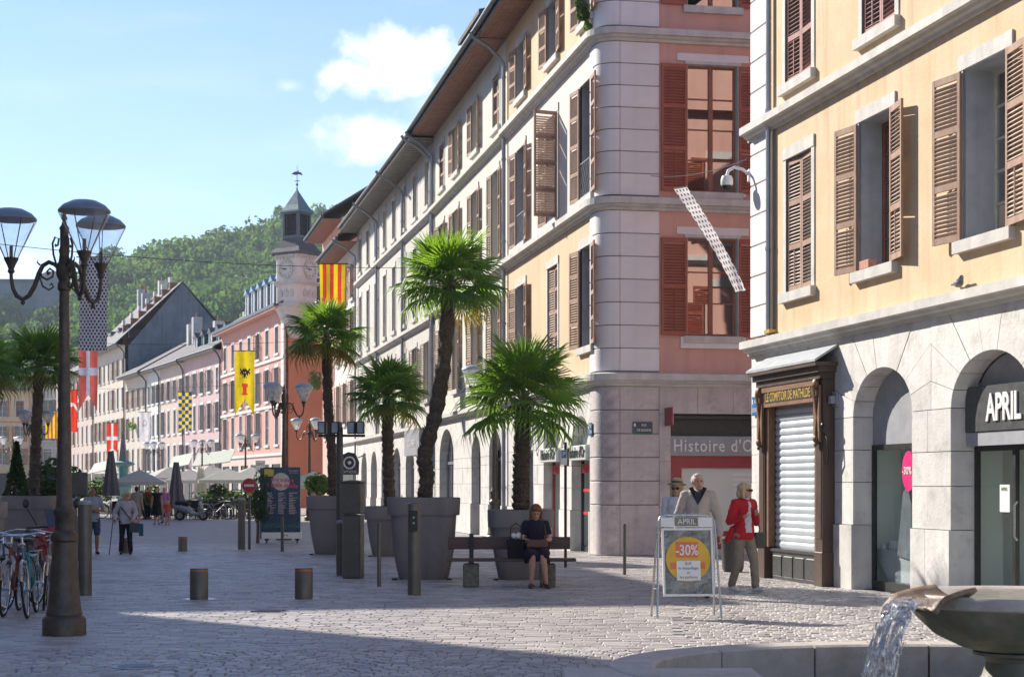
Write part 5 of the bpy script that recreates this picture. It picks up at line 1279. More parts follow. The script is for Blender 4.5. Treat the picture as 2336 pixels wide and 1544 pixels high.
palm('smaller potted fan palm standing between the post terminal and the biggest tub', (-2.78, 38.6, 0), 1.12, 1.13, [(0, 0, 1.0), (-.03, 0, 2.0), (-.05, 0, 2.75), (-.03, 0, 3.55)], 1, 1.0, 38, seed=8, fresh=.1, old=.05, trad=.13, tilt=-3)
palm('low spreading fan palm in the tub directly behind the bench', (.15, 29.2, 0), 1.15, 1.19, [(0, 0, 1.0), (.0, 0, 1.6), (.02, 0, 2.2), (.04, 0, 3.0)], 1, 1.16, 40, seed=12, fresh=.1, old=.0, trad=.14, tilt=2)
palm('fan palm in a square tub on the left, behind the big lamp post', (-11.15, 39.3, 0), 1.25, 1.36, [(0.1, 0, 1.2), (.1, 0, 2.0), (.14, 0, 3.0), (.2, 0, 4.3)], 1, .98, 38, seed=14, fresh=.08, old=.05, trad=.12)
palm('fan palm at the left picture edge with only its outer fronds in view', (-10.05, 31.5, 0), 1.2, 1.3, [(0, 0, 1.2), (.03, 0, 2.0), (0.02, 0, 3.1), (0, 0, 3.75)], 1, 1.0, 36, seed=17, fresh=.15, old=.1, trad=.12)
# ------------------------------------------------------------------ street furniture
def street_lamp(label, loc, rz=0, s=1.0, near=False, group='cast iron lamp posts with glass lanterns'):
    t = thing('street_lamp', label, 'lamp post', loc, rz, group); n = 20 if near else 10
    b = MB(); b.lathe([(.232, 0), (.232, .17), (.21, .2), (.19, .215), (.195, .24), (.185, .26), (.165, .42), (.145, .7), (.128, .95), (.122, 1.0)], n); b.lathe([(.122, 1.0), (.145, 1.02), (.15, 1.06), (.13, 1.1), (.10, 1.13), (.1, 1.28), (.115, 1.3), (.118, 1.34), (.09, 1.38), (.082, 1.5)], n); b.obj('base', M_['iron'], t, smooth=True)
    b = MB(); b.lathe([(.082, 1.5), (.07, 2.3), (.058, 3.0), (.052, 3.7), (.07, 3.72), (.07, 3.78), (.055, 3.82)], n); b.obj('pole', M_['iron'], t, smooth=True)
    b = MB(); b.lathe([(.06, 3.82), (.085, 3.88), (.09, 3.98), (.06, 4.02), (.05, 4.1), (.06, 4.14), (.045, 4.18), (.045, 4.36), (.055, 4.38), (.03, 4.42), (.02, 4.46), (.035, 4.49), (.02, 4.52), (.022, 4.55), (.0, 4.58)], n); b.obj('finial', M_['iron'], t, smooth=True)
    for ang in (175, -55, 63):
        A = RZ(R(ang)); ns = 10 if near else 6
        a = MB(); P_ = [(.05, 0, 3.93), (.1, 0, 3.99), (.17, 0, 4.02), (.24, 0, 3.98), (.28, 0, 3.9), (.33, 0, 3.76), (.39, 0, 3.66), (.46, 0, 3.62), (.53, 0, 3.66), (.57, 0, 3.74), (.59, 0, 3.86), (.59, 0, 3.92)]
        a.tube(P_, [.018, .022, .024, .024, .026, .026, .025, .024, .024, .022, .02, .02], ns)
        sc1 = [(.27, 0, 3.93), (.25, 0, 3.86), (.19, 0, 3.83), (.13, 0, 3.86), (.12, 0, 3.92), (.16, 0, 3.95), (.19, 0, 3.92), (.17, 0, 3.89)]; a.tube(sc1, [.012]*7+[.024], 6)
        sc2 = [(.06, 0, 4.0), (.09, 0, 4.1), (.1, 0, 4.22), (.07, 0, 4.29), (.03, 0, 4.27), (.04, 0, 4.2), (.07, 0, 4.2)]; a.tube([(p[0]+.03, 0, p[2]) for p in sc2], [.012]*6+[.02], 6)
        sc3 = [(.27, 0, 3.85), (.24, 0, 3.76), (.17, 0, 3.72), (.12, 0, 3.75), (.14, 0, 3.79), (.16, 0, 3.77)]; a.tube(sc3, .01, 6)
        a.tube([(.27, 0, 3.99), (.3, 0, 4.02), (.29, 0, 4.05)], [.012, .008, .004], 5); a.ball((.46, 0, 3.585), .026, 8, 6)
        a.obj('arm', M_['iron'], t, A, smooth=True)
        L_ = MB(); L_.lathe([(.022, 3.9), (.04, 3.92), (.03, 3.95), (.045, 3.99), (.075, 4.05), (.08, 4.07)], n, .59, 0); ln = L_.obj('lantern', M_['iron'], t, A, smooth=True)
        gl = MB(); gl.lathe([(.068, 4.06), (.245, 4.42), (.27, 4.47), (.262, 4.49)], 24 if near else 12, .59, 0, cap=False); gl.obj('glass', M_['lampglass' if near else 'lampglass_far'], ln, smooth=True)
        cp = MB(); cp.lathe([(.272, 4.48), (.268, 4.5), (.22, 4.55), (.13, 4.595), (.0, 4.61)], 24 if near else 12, .59, 0, cap=False); cp.lathe([(.268, 4.48), (.12, 4.46), (.0, 4.455)], 24 if near else 12, .59, 0, cap=False); cp.obj('cap', M_['cap_far' if not near else 'zinc'], ln, smooth=True)
        rb = MB()
        for k in range(4):
            c_, s_ = math.cos(R(45+90*k)), math.sin(R(45+90*k)); rb.tube([(.59+.07*c_, .07*s_, 4.06), (.59+.262*c_, .262*s_, 4.47)], .006, 4)
        rb.tube([(.59, 0, 4.05), (.59, 0, 4.2)], .02, 6); rb.obj('rib', M_['iron'], ln)
    t.scale = (s,)*3; return t
street_lamp('large brown cast iron lamp post in the left foreground with three glass lanterns', (-4.83, 18.3, 0), near=True)
for lab, px, Y, s, rz in (('black lamp post with pale lanterns rising behind the blue festival board', 648, 50, 1.0, 180), ('slimmer lamp post right of the festival board, in front of the orange end wall', 706, 76, 1.0, 0),
    ('distant lamp post above the cafe parasols, just left of the festival board', 560, 100, 1.0, 180), ('distant lamp post before the peach house', 461, 112, 1.0, 40), ('lamp post rising among the parasols near the blue-green fountain', 352, 118, 1.0, 100),
    ('lamp post partly hidden by the left fan palm trunk', 76, 68, 1.0, 185), ('faint lamp post in front of the golden yellow house', 30, 105, 1.0, 20), ('lamp post behind the spreading palm near the street side arches', 1128, 47, 1.07, 5)):
    street_lamp(lab, ((px-CXP)/K*Y, Y, 0), R(rz), s)
def bollard(name, label, loc, r, h, kind='plain', cat='bollard', group=None, n=20):
    t = thing(name, label, cat, loc, group=group); b = MB()
    if kind == 'short':
        b.lathe([(r, .0), (r, h-.05), (r*.97, h-.045)], n); b.obj('body', M_['bollard'], t, smooth=True)
        q = MB(); q.lathe([(r*.97, h-.045), (r*.97, h-.02)], n); q.obj('ring', mat('amber_reflector', (.5,.14,.05), rough=.4) if 'amber' not in M_ else M_['amber'], t, smooth=True)
        q = MB(); q.lathe([(r, h-.02), (r, h-.004), (r*.95, h), (.0, h+.002)], n); q.obj('cap', M_['bollard'], t, smooth=True)
        q = MB(); q.lathe([(r*1.9, -.004), (r*1.9, .006)], 28); q.obj('ground_plate', M_['steel'] if h > .42 else M_['greypaint'], t)
    elif kind == 'tall':
        b.lathe([(r, 0), (r, h-.05)], n); b.obj('body', M_['bollard'], t, smooth=True)
        q = MB(); q.lathe([(r*.98, h-.05), (r*.98, h-.035), (r, h-.03), (r*.95, h-.005), (r*.5, h+.01), (0, h+.012)], n); q.obj('cap', M_['greypaint'], t, smooth=True)
    elif kind == 'panel':
        b.lathe([(r, 0), (r, h-.44)], n); b.obj('body', M_['bollard'], t, smooth=True)
        q = MB(); q.lathe([(r, h-.435), (r, h-.06), (r*.95, h-.02), (r*.6, h+.005), (0, h+.01)], n); q.obj('head', M_['bollard'], t, smooth=True)
        q = MB(); q.cbox(-r*.72, -r-.012, h-.42, r*.55, -r*.5, h-.12, .01); pn = q.obj('control_panel', M_['black'], t); 
        for z in (h-.22, h-.3): MB().lathe([(.018, 0), (.018, .012)], 10).xf(T(-.0, -r-.012, z) @ RX(R(90))).obj('button', M_['greypaint'], pn)
    else:
        b.lathe([(r, 0), (r, h-.03), (r*.7, h), (0, h)], 12); b.obj('body', M_['bollard'], t, smooth=True)
    return t
M_['amber'] = mat('amber_reflector', (.55,.16,.05), rough=.4)
def G2(px, py): p = Gp(px, py); return (p.x, p.y, 0)
bollard('tall_bollard', 'tall brown round bollard just right of the big foreground lamp post', G2(194, 1358), .098, 1.38, 'tall')
bollard('tall_bollard', 'tall brown bollard farther back, half hidden behind the foreground lamp post', G2(166, 1268), .1, 1.3, 'tall')
bollard('control_bollard', 'tall round bollard with a dark control panel in front of the biggest palm tub', G2(945, 1357), .098, 1.36, 'panel')
bollard('tall_bollard', 'tall brown bollard beside the no entry sign left of the festival board', G2(551, 1253), .093, 1.28, 'tall')
for lab, px, py, r, h in (('short retractable bollard, left one of the two nearest to the sunlit strip', 454, 1366, .128, .44), ('short retractable bollard, right one of the two nearest to the sunlit strip', 693, 1365, .128, .44),
                          ('small short bollard in the middle distance left of the no entry sign', 417, 1257, .11, .36), ('short bollard directly behind the legs of the woman with a cane', 287, 1261, .11, .36)):
    bollard('short_bollard', lab, G2(px, py), r, h, 'short', group='short retractable bollards')
bollard('thin_bollard', 'thin brown post standing in front of the festival board', G2(644, 1258), .04, .85)
bollard('thin_bollard', 'thin brown post between the post terminal and the panelled bollard', G2(865, 1337), .034, 1.02)
bollard('thin_bollard', 'dark thicker post touching the left of the post terminal', G2(775, 1313), .062, .98, 'tall')
bollard('thin_bollard', 'slim black tapering post in front of the rounded stone corner', G2(1425, 1311), .03, .92)
def terminal():
    p = G2(806, 1318); t = thing('post_terminal', 'tall brown angular access terminal with a wider upper half', 'terminal', p, R(-10))
    b = MB(); b.cbox(-.16, -.15, 0, .16, .15, 1.1, .02); b.obj('column', M_['bollard'], t); b = MB(); b.cbox(-.19, -.18, 1.11, .17, .16, 1.66, .02); h = b.obj('head', M_['bollard'], t)
    b = MB(); b.box(-.2, -.12, 1.2, -.188, .1, 1.6); b.obj('screen', M_['black'], h); b = MB(); b.prism([(-.21, 1.655), (.19, 1.655), (.19, 1.68), (-.0, 1.70), (-.21, 1.67)], -.2, .18); b.obj('cap', M_['bollard'], t)
terminal()
def flood():
    Y = 33.5; x = (775-CXP)/K*Y; t = thing('floodlight_mast', 'brown round mast carrying four dark rectangular floodlights on a crossbar', 'floodlight', (x, Y, 0))
    b = MB(); b.tube([(0,0,0), (0,0,2.75)], [.075, .065], 14); b.obj('mast', M_['bronze'], t, smooth=True); b = MB(); b.tube([(0,0,2.7),(0,0,2.86)], .05, 10); b.obj('mast_head', M_['zinc'], t)
    b = MB(); b.box(-.42, -.025, 2.56, .5, .025, 2.61); b.obj('crossbar', M_['black'], t)
    for x0 in (-.42, -.16, .16, .34):
        q = MB(); q.cbox(x0, -.16, 2.62, x0+(.15 if x0 > .3 else .17), .06, 2.86, .01); f = q.obj('floodlight', M_['black'], t); MB().box(x0+.02, -.165, 2.64, x0+.13, -.155, 2.84).obj('lens', M_['zinc'] , f)
flood()
def noentry():
    p = G2(569, 1253); t = thing('no_entry_sign', 'round red no entry sign with a white bar on a thin post', 'road sign', p)
    b = MB(); b.tube([(0,0,0), (0,.02,1.5), (0,.02,1.76)], .035, 8); b.obj('post', M_['bollard'], t, smooth=True)
    b = MB(); b.prism([(.175*math.cos(k*.2244), 1.60+.175*math.sin(k*.2244)) for k in range(28)], -.05, -.03); d = b.obj('disc', M_['red'], t)
    MB().cbox(-.125, -.056, 1.57, .125, -.05, 1.63, .004).obj('bar', M_['whitepaint'], d)
    b = MB(); b.tube([(.175*math.cos(k*.2244), -.045, 1.60+.175*math.sin(k*.2244)) for k in range(29)], .008, 5, False); b.obj('rim', M_['greypaint'], d)
    MB().box(-.07, -.04, 1.35, .07, -.03, 1.41).obj('sub_plate', M_['posteryellow'], t)
noentry()
def festival():
    p = G2(643, 1238); Y = p[1]; W = 1.02; t = thing('festival_board', 'navy blue festival programme board with pink script and a cream disc on wheels', 'notice board', p, R(4)); H = (1238-1067)/K*Y+.02
    b = MB(); b.cbox(-W/2, -.06, .3, W/2, .22, H, .015); bd = b.obj('board', M_['navy'], t)
    MB().box(-W/2+.01, -.066, .30, W/2-.01, -.058, H-.01).obj('poster', M_['navy'], bd)
    MB().box(-W/2-.09, -.04, .12, -W/2, .2, H-.02).obj('side_panel', M_['teal'], t)
    b = MB(); b.cbox(-W/2-.05, -.07, .12, W/2+.03, .23, .30, .01); b.obj('skirt', M_['whitepaint'], t)
    b = MB(); b.prism([(-.02+.245*math.cos(k*.2244), H-.4+.245*math.sin(k*.2244)) for k in range(28)], -.072, -.068); b.obj('disc', M_['cream'], bd)
    b = MB(); b.prism([(-.48, H-.26), (-.23, H-.25), (-.21, H-.08), (-.3, H-.05), (-.48, H-.05)], -.073, -.068); b.obj('badge', M_['posteryellow'], bd)
    text('une toile à', .15, 'poster_pink', bd, T(0.02, -.078, H-.35) @ RY(R(4)), ext=.001, sx=1, bold=.004); text('la belle étoile', .17, 'poster_pink', bd, T(-.0, -.078, H-.50) @ RY(R(4)), ext=.001, sx=.98, bold=.004)
    text('CHAMBERY', .055, 'cream', bd, T(.33, -.072, H-.1), ext=.001); text("L'ESTIVALE", .05, 'cream', bd, T(.33, -.072, H-.16), ext=.001)
    rnd = random.Random(3); b = MB(); b2 = MB()
    for c in range(3):
        for r_ in range(9):
            z = H-.72-r_*.068; x = -.4+c*.30; (b if r_ % 3 else b2).box(x, -.071, z, x+rnd.uniform(.1, .24), -.0675, z+.016); b2.box(x, -.071, z-.026, x+rnd.uniform(.08, .17), -.0675, z-.014)
    b.obj('printed_lines', M_['poster_text'], bd)
    b2.obj('printed_headings', M_['cream'], bd)
    b = MB(); b.prism([(-W/2+.02, .42), (W/2-.02, .42), (W/2-.02, .54), (.2, .5), (-.1, .55), (-W/2+.02, .5)], -.071, -.0675); b.obj('printed_trees', M_['teal'], bd)
    text('12 96', .07, 'navy', t, T(.1, -.075, .21), ext=.001)
    for x in (-.42, .42):
        for y in (-.02, .18):
            q = MB(); q.lathe([(.045, -.015), (.045, .015)], 12).xf(T(x, y, .045) @ RY(R(90))); q.box(x-.05, y-.02, .07, x+.05, y+.02, .12); q.obj('castor', M_['black'], t)
festival()
def bench():
    t = thing('park_bench', 'dark brown plank bench on two mossy concrete blocks before the spreading palm', 'bench', (.0, 26.9, 0)); x0, x1 = (1021-CXP)/K*27, (1313-CXP)/K*27
    for k in range(4):
        b = MB(); b.cbox(x0, -.2+k*.1, .41, x1, -.11+k*.1, .455, .006); b.obj('seat_plank', M_['bench'], t)
    for z in (.60,): b = MB(); b.cbox(x0+.0, .24, z, x1-.08, .275, z+.2, .008); b.obj('backrest', M_['bench'], t, RX(R(-3)))
    for px in (1075, 1249):
        x = (px-CXP)/K*27; b = MB(); b.cbox(x-.125, -.14, 0, x+.125, .17, .37, .02); b.obj('support_block', M_['concrete'], t)
        b = MB(); b.box(x-.04, -.12, .37, x+.04, .24, .41); b.box(x-.035, .2, .38, x+.035, .24, .84); b.obj('bracket', M_['black'], t)
bench()
def sandwich():
    t = thing('sandwich_board', 'metal sandwich board with a yellow and orange minus thirty percent sale poster', 'sandwich board', (2.13, 20.75, 0), R(6))
    W, H = .70, 1.27; ln = R(9)
    def side(sgn):
        b = MB(); P_ = [(-W/2-.045, 0, 0), (-W/2-.0, 0, H-.1), (-W/2+.03, 0, H-.03), (-W/2+.1, 0, H), (W/2-.1, 0, H), (W/2-.03, 0, H-.03), (W/2, 0, H-.1), (W/2+.045, 0, 0)]
        b.tube(P_, .014, 10); return b
    F = T(0, -.2, 0) @ RX(-ln); B_ = T(-.0, .2, 0) @ RX(ln)
    side(1).obj('front_frame', M_['steel'], t, F, smooth=True); side(1).obj('back_frame', M_['steel'], t, B_, smooth=True)
    b = MB(); b.cbox(-W/2+.03, -.015, H-.15, W/2-.03, .01, H-.035, .004); hd = b.obj('header_panel', M_['whitepaint'], t, F)
    MB().box(-.15, -.019, H-.145, .14, -.014, H-.04).obj('header_patch', M_['granite_shaded'], hd); text('APRIL', .1, 'whitepaint', hd, T(0, -.024, H-.092), ext=.001, sx=.9)
    b = MB()
    for a in ((-W/2+.035, .27, -W/2+.06, H-.17), (W/2-.06, .27, W/2-.035, H-.17), (-W/2+.06, .27, W/2-.06, .295), (-W/2+.06, H-.195, W/2-.06, H-.17)): b.box(a[0], -.025, a[1], a[2], .0, a[3])
    b.obj('poster_frame', M_['whitepaint'], t, F)
    foil = mat('crumpled_foil', (.16,.17,.15), (.26,.26,.24), sc=5, rough=.25, bump=1.0, bsc=7, metal=.35, lo=.42, hi=.56)
    q = MB(); nx, nz = 16, 24; vs = []
    for j in range(nz+1):
        for i in range(nx+1):
            x = -W/2+.06+(W-.12)*i/nx; z = .295+(H-.49)*j/nz; vs.append((x, -.001-.03*abs(noise.noise(Vector((x*8, z*8, 3)))), z))
    q.add(vs, [(j*(nx+1)+i, j*(nx+1)+i+1, (j+1)*(nx+1)+i+1, (j+1)*(nx+1)+i) for j in range(nz) for i in range(nx)]); po = q.obj('poster_foil', foil, t, F)
    zc = .72; b = MB(); b.prism([(.275*math.cos(k*.2094), zc+.275*math.sin(k*.2094)) for k in range(30)], -.022, -.018); b.obj('yellow_disc', mat('sale_yellow', (.78,.46,.03), rough=.45), po)
    org = mat('sale_orange', (.80,.19,.06), rough=.45)
    b = MB(); b.box(-.15, -.0245, .74, .13, -.0222, .93); b.box(-.22, -.0245, .6, .21, -.0222, .68); b.obj('orange_squares', org, po)
    text('-30%', .18, 'whitepaint', po, T(-.01, -.027, .825), ext=.001, sx=.78, bold=.003)
    b = MB(); b.box(-.145, -.0275, .46, .15, -.025, .70); pp = b.obj('paper_note', M_['whitepaint'], po)
    for i, s_ in enumerate(('SUR', 'le maquillage', 'et', 'les parfums')): text(s_, .048, 'darkgrey', pp, T(0, -.0285, .665-i*.055), ext=.0005)
    b = MB(); b.tube([(-W/2-.03, -.12, .35), (-W/2-.03, .12, .35)], .006, 5); b.obj('spreader', M_['steel'], t)
sandwich()
def fountain():
    t = thing('foreground_fountain', 'round granite fountain basin in the right foreground with a raised bowl and a rusty spout', 'fountain', (3.0, 11.55, 0))
    # basin kerb segments, real stones
    rx, ry, n = 2.35, 1.85, 14
    for k in range(n):
        a0, a1 = 2*math.pi*k/n+.004+.12, 2*math.pi*(k+1)/n-.004+.12; b = MB(); m_ = 8; vs = []
        for i in range(m_+1):
            a = a0+(a1-a0)*i/m_; c_, s_ = math.cos(a), math.sin(a)
            for (dr, z) in ((0, 0), (0, .36), (-.02, .39), (-.30, .39), (-.33, .375), (-.33, 0)): vs.append(((rx+dr)*c_, (ry+dr)*s_, z))
        q = 6
        b.add(vs, [(i*q+j, (i+1)*q+j, (i+1)*q+(j+1) % q, i*q+(j+1) % q) for i in range(m_) for j in range(q)]+[tuple(range(q-1, -1, -1)), tuple(m_*q+j for j in range(q))]); b.obj('kerb_stone', M_['granite'], t)
    b = MB(); vs = [((rx-.31)*math.cos(R(k*10)), (ry-.31)*math.sin(R(k*10)), .14) for k in range(36)]; b.add(vs, [tuple(range(36))]); b.obj('water', M_['pool'], t)
    cx, cy = .44, -.02
    b = MB(); b.lathe([(.38, 0), (.38, .2), (.3, .25), (.24, .32), (.21, .42), (.23, .45), (.3, .47), (.3, .49)], 28, cx, cy); b.obj('pedestal', M_['granite_shaded'], t, smooth=True)
    b = MB(); b.lathe([(.26, .49), (.38, .52), (.55, .60), (.68, .72), (.73, .79), (.74, .80)], 48, cx, cy, cap=True); b.obj('bowl', M_['granite_shaded'], t, smooth=True)
    b = MB(); b.lathe([(.74, .80), (.765, .81), (.77, .865), (.755, .89), (.66, .885), (.6, .86), (.3, .845), (0, .845)], 48, cx, cy, cap=False); b.obj('bowl_rim', M_['granite'], t, smooth=True)
    b = MB(); b.lathe([(.66, .878), (0, .878)], 40, cx, cy, cap=False); b.obj('bowl_water', mat('bowl_water', (.16,.14,.11), (.3,.27,.22), sc=5, rough=.08, bump=.3, bsc=12), t)
    # spout: curved lip pointing left and a little forwards
    Sp = T(cx, cy, 0) @ RZ(R(180+30))          # local +x runs out of the bowl
    b = MB(); nu, nv = 12, 12; vs = []
    for i in range(nu+1):
        u = i/nu; x = .58+.40*u; wd = .20+.05*u
        for j in range(nv+1):
            v = j/nv*2-1; vs.append((x, v*wd, .882-.05*u*u+.075*(abs(v)**2.2)*(1-.35*u)-.03-.06*max(0, u-.8)*5*(v*v)))
    b.add(vs, [(i*(nv+1)+j, i*(nv+1)+j+1, (i+1)*(nv+1)+j+1, (i+1)*(nv+1)+j) for i in range(nu) for j in range(nv)])
    o = b.obj('spout', M_['spout'], t, Sp, smooth=True); sm = o.modifiers.new('s', 'SOLIDIFY'); sm.thickness = .03; sm.offset = -1
    b = MB(); nu, nv = 30, 30; vs = []; rnd = random.Random(2)
    for i in range(nu+1):
        u = i/nu; tt = u*.40; x = .66+.33*min(1, u*6) if u < 1/6 else .99+.8*(tt-.4/6); z = .875 if u < 1/6 else .862-4.9*(tt-.4/6)**2
        wd = .15*(1-.18*u)
        for j in range(nv+1):
            v = j/nv*2-1; vs.append((x+.03*noise.noise(Vector((v*5, u*8, 1)))*u*2, v*wd+.012*noise.noise(Vector((v*3, u*11, 8)))*u, z+.01*noise.noise(Vector((v*12, u*3, 5)))))
    b.add(vs, [(i*(nv+1)+j, i*(nv+1)+j+1, (i+1)*(nv+1)+j+1, (i+1)*(nv+1)+j) for i in range(nu) for j in range(nv) if i < 6 or rnd.random() > .1+.25*i/nu])
    for k in range(70):
        v = rnd.uniform(-1.05, 1.05); P_ = []; u0 = rnd.uniform(0, .6); u1 = u0+rnd.uniform(.12, .4); f0 = rnd.uniform(-.04, .05)
        for i in range(7):
            tt = (u0+(u1-u0)*i/6)*.40; P_.append((.99+(.8+f0*2)*tt+rnd.uniform(-.004, .004), v*.15*(1-.35*tt)+rnd.uniform(-.004, .004), .865-4.9*tt*tt))
        P_ = [p for p in P_ if p[2] > .14]
        if len(P_) > 2: b.tube(P_, [rnd.uniform(.003, .010) for _ in P_], 5)
    for k in range(150):
        tt = rnd.uniform(.1, .36); b.ball((.99+.8*tt+rnd.gauss(0, .03), rnd.gauss(0, .1), max(.16, .862-4.9*tt*tt+rnd.gauss(0, .03))), rnd.uniform(.002, .006), 6, 4, (1, 1, 1.6))
    b.obj('falling_water', M_['fall'], t, Sp, smooth=True)
fountain()
b = MB(); b.cbox(0, 0, 0, 1.3, .58, .385, .015); tag(b.obj('stone_block', M_['granite'], None, T(.33, 10.88, 0)), 'low pinkish granite block against the near left edge of the fountain basin', 'stone block')
def litter_bin():
    t = thing('litter_bin', 'dark green litter bin standing behind the woman in the red jacket', 'litter bin', (5.02, 37.9, 0)); p = Wp(1672, 1250, 31.5)
    t.location = (p.x, 31.5, 0); b = MB(); b.lathe([(.17, 0), (.2, .08), (.22, .6), (.23, .62), (.22, .66), (.2, .66)], 20); b.obj('body', M_['blackwood'], t, smooth=True)
litter_bin()
b = MB(); b.box(-.55, -.3, 0, .55, .3, .012); dr = b.obj('drain_frame', M_['steel'], None, T(-3.1, 21.6, 0)); tag(dr, 'slotted metal drain grate set in the paving by the sunlit strip', 'drain')
q = MB(); q.box(-.018, -.26, .012, .018, .26, .02); me = q.mesh('bar', M_['black'])
for k in range(14): link('bar', me, dr, T(-.48+k*.074, 0, 0) @ RZ(R(-20)))
dr.scale = (.36, .6, 1)
b = MB(); b.lathe([(.2, 0), (.2, .012), (.18, .014)], 28); mh = b.obj('manhole_cover', M_['zinc'], None, T((310-CXP)/K*15.03, 15.03, 0)); tag(mh, 'round metal utility cover in the cobbles at the bottom left', 'manhole cover')
q = MB(); q.lathe([(.165, .014), (.165, .017)], 28); q.obj('lid', M_['black'], mh)

# parking/P sign and wires
def psign():
    Y = 33.2; x = (1290-CXP)/K*Y; t = thing('parking_sign', 'thin black pole with a small blue and white sign before the street arches', 'sign', (x, Y, 0))
    b = MB(); b.tube([(0,0,0), (0,0,2.45)], .028, 8); b.obj('pole', M_['black'], t); b = MB(); b.cbox(-.09, -.04, 2.0, .03, -.02, 2.3, .004); p = b.obj('plate', M_['whitepaint'], t); MB().box(-.08, -.044, 2.14, .02, -.0405, 2.29).obj('blue_square', M_['blue'], p); text('P', .13, 'whitepaint', p, T(-.03, -.046, 2.215), ext=.001)
    MB().box(.03, -.03, 1.98, .07, .03, 2.32).obj('side_box', M_['black'], t)
psign()
def roundsign():
    Y = 60; t = thing('eye_sign', 'black round hanging sign with a white eye and letters GROUPE on the stone front', 'sign', Wp(798, 1063, Y)); t.rotation_euler = (0, 0, R(-12))
    b = MB(); b.prism([(-.32, -.3), (.32, -.3), (.34, .15), (.2, .45), (-.05, .5), (-.28, .4), (-.34, .15)], -.04, .04); b.obj('panel', M_['darkgrey'], t)
    b = MB(); b.tube([(.2*math.cos(k*.35), -.05, .12+.2*math.sin(k*.35)) for k in range(19)], .03, 5, False); b.ball((0, -.05, .12), .07); b.obj('eye', M_['whitepaint'], t)
    text('OPTIQUE', .13, 'whitepaint', t, T(0, -.045, -.2), ext=.001); b = MB(); b.tube([(.3, 0, .3), (.6, .0, .42)], .02, 6); b.tube([(.2, .02, -.3), (.2, .02, -2.9)], .02, 6); b.obj('bracket', M_['black'], t)
roundsign()
b = MB(); b.cbox(-.22, -.03, 0, .22, .03, .75, .02); o = b.obj('yellow_sign', M_['posteryellow'], None, T(*Wp(764, 1063, 70))); tag(o, 'small yellow sign with a dark emblem to the right of the second palm trunk', 'sign'); q = MB(); q.ball((0, -.03, .45), .1, 10, 6, (1, .2, 1)); q.obj('emblem', M_['navy'], o)
b = MB(); b.box(-.25, -.02, 0, .25, .02, .7); o = b.obj('white_sign', M_['whitepaint'], None, T(*Wp(594, 1080, 90))); tag(o, 'small white poster sign standing out above the no entry sign', 'sign'); text('ZINC', .2, 'navy', o, T(0, -.025, .5), ext=.001)
def wire(label, p0, p1, sag=.4, r=.012):
    b = MB(); P_ = [Vector(p0).lerp(Vector(p1), k/14)-Vector((0, 0, sag*4*(k/14)*(1-k/14))) for k in range(15)]; b.tube(P_, r, 4); tag(b.obj('cable', M_['black'], None), label, 'cable')
wire('long thin cable crossing the whole street above the striped red and yellow banner', (-21.3, 56, 10.1), (-4.2, 68, 10.3), .35, .014)
wire('cable carrying the eagle banner across the square', (-29, 84, 9.2), (-8.0, 87.5, 9.2), .5)
wire('cable stretched far back that carries the checkered banner', (-40, 122, 9.0), (-17, 122, 9.0), .5)
wire('short cable from the pink corner to the security camera, holding the near banner', (3.15, 38.4, 8.6), (4.25, 30.7, 7.5), .12, .01)

# ------------------------------------------------------------------ banners
def banner(name, label, px0, px1, py0, py1, Y, fn, mats, tail=0, amp=.05, nx=24, nz=60, M=None, rod=True, ph=0, shear=0):
    w = (px1-px0)/K*Y; h = (py1-py0)/K*Y; p = Wp((px0+px1)/2, py0, Y)
    t = thing(name, label, 'banner', M=M or T(*p)); b = MB(); vs = []
    for j in range(nz+1):
        v = j/nz
        for i in range(nx+1):
            u = i/nx; dz = -h*v
            if tail > 0: dz = -h*v*(1-tail*(1-abs(2*u-1))*1.0) if True else dz
            vs.append(((u-.5)*w*(1-.06*v)+shear*v*v, amp*v*math.sin(6*u+4*v+ph)+amp*.5*math.sin(11*u-2*v+ph), dz))
    b.v = vs
    for j in range(nz):
        for i in range(nx):
            u, v = (i+.5)/nx, (j+.5)/nz; vv = v*(1-tail*(1-abs(2*u-1))) if tail else v
            b.f.append((j*(nx+1)+i, (j+1)*(nx+1)+i, (j+1)*(nx+1)+i+1, j*(nx+1)+i+1)); b.m.append(fn(u, vv))
    b.obj('cloth', [M_[m] for m in mats], t, smooth=True)
    if rod: q = MB(); q.tube([(-w/2-.08, 0, .02), (w/2+.08, 0, .02)], .018, 6); q.tube([(-w/2, 0, .02), (-w/2, 0, .16)], .006, 4); q.tube([(w/2, 0, .02), (w/2, 0, .16)], .006, 4); q.obj('rod', M_['black'], t)
    return t
def fn_dots(cols, rows, wd=.27, hgt=.38):
    def f(u, v):
        r_ = v*rows; k = int(r_); fu = (u*cols+(.5 if k % 2 else 0)) % 1; fv = r_ % 1
        return 1 if abs(fu-.5) < wd and abs(fv-.5) < hgt and abs(fu-.5)*.9+abs(fv-.5) < hgt+.14 else 0
    return f
def fn_cross(cw=.2, cy=.42, ch=.13, hh=.1): return lambda u, v: 1 if abs(u-.5) < cw/2 or abs(v-cy) < hh/2 else 0
EAGLE = ["#...#.#...#", "##.#####.##", ".#########.", "####.#.####", "#.#######.#", "..#.###.#..", "....###....", "...#.#.#..."]
TOWER = ["######", "######", ".####.", ".####.", ".####.", "######"]
def fn_eagle(u, v):
    if .25 < u < .77 and .26 < v < .42:
        i = int((u-.25)/.52*11); j = int((v-.26)/.16*8); return 1 if EAGLE[min(7, j)][min(10, i)] == '#' else 0
    if .36 < u < .66 and .50 < v < .68:
        i = int((u-.36)/.3*6); j = int((v-.5)/.18*6); return 2 if TOWER[min(5, j)][min(5, i)] == '#' else 0
    return 0
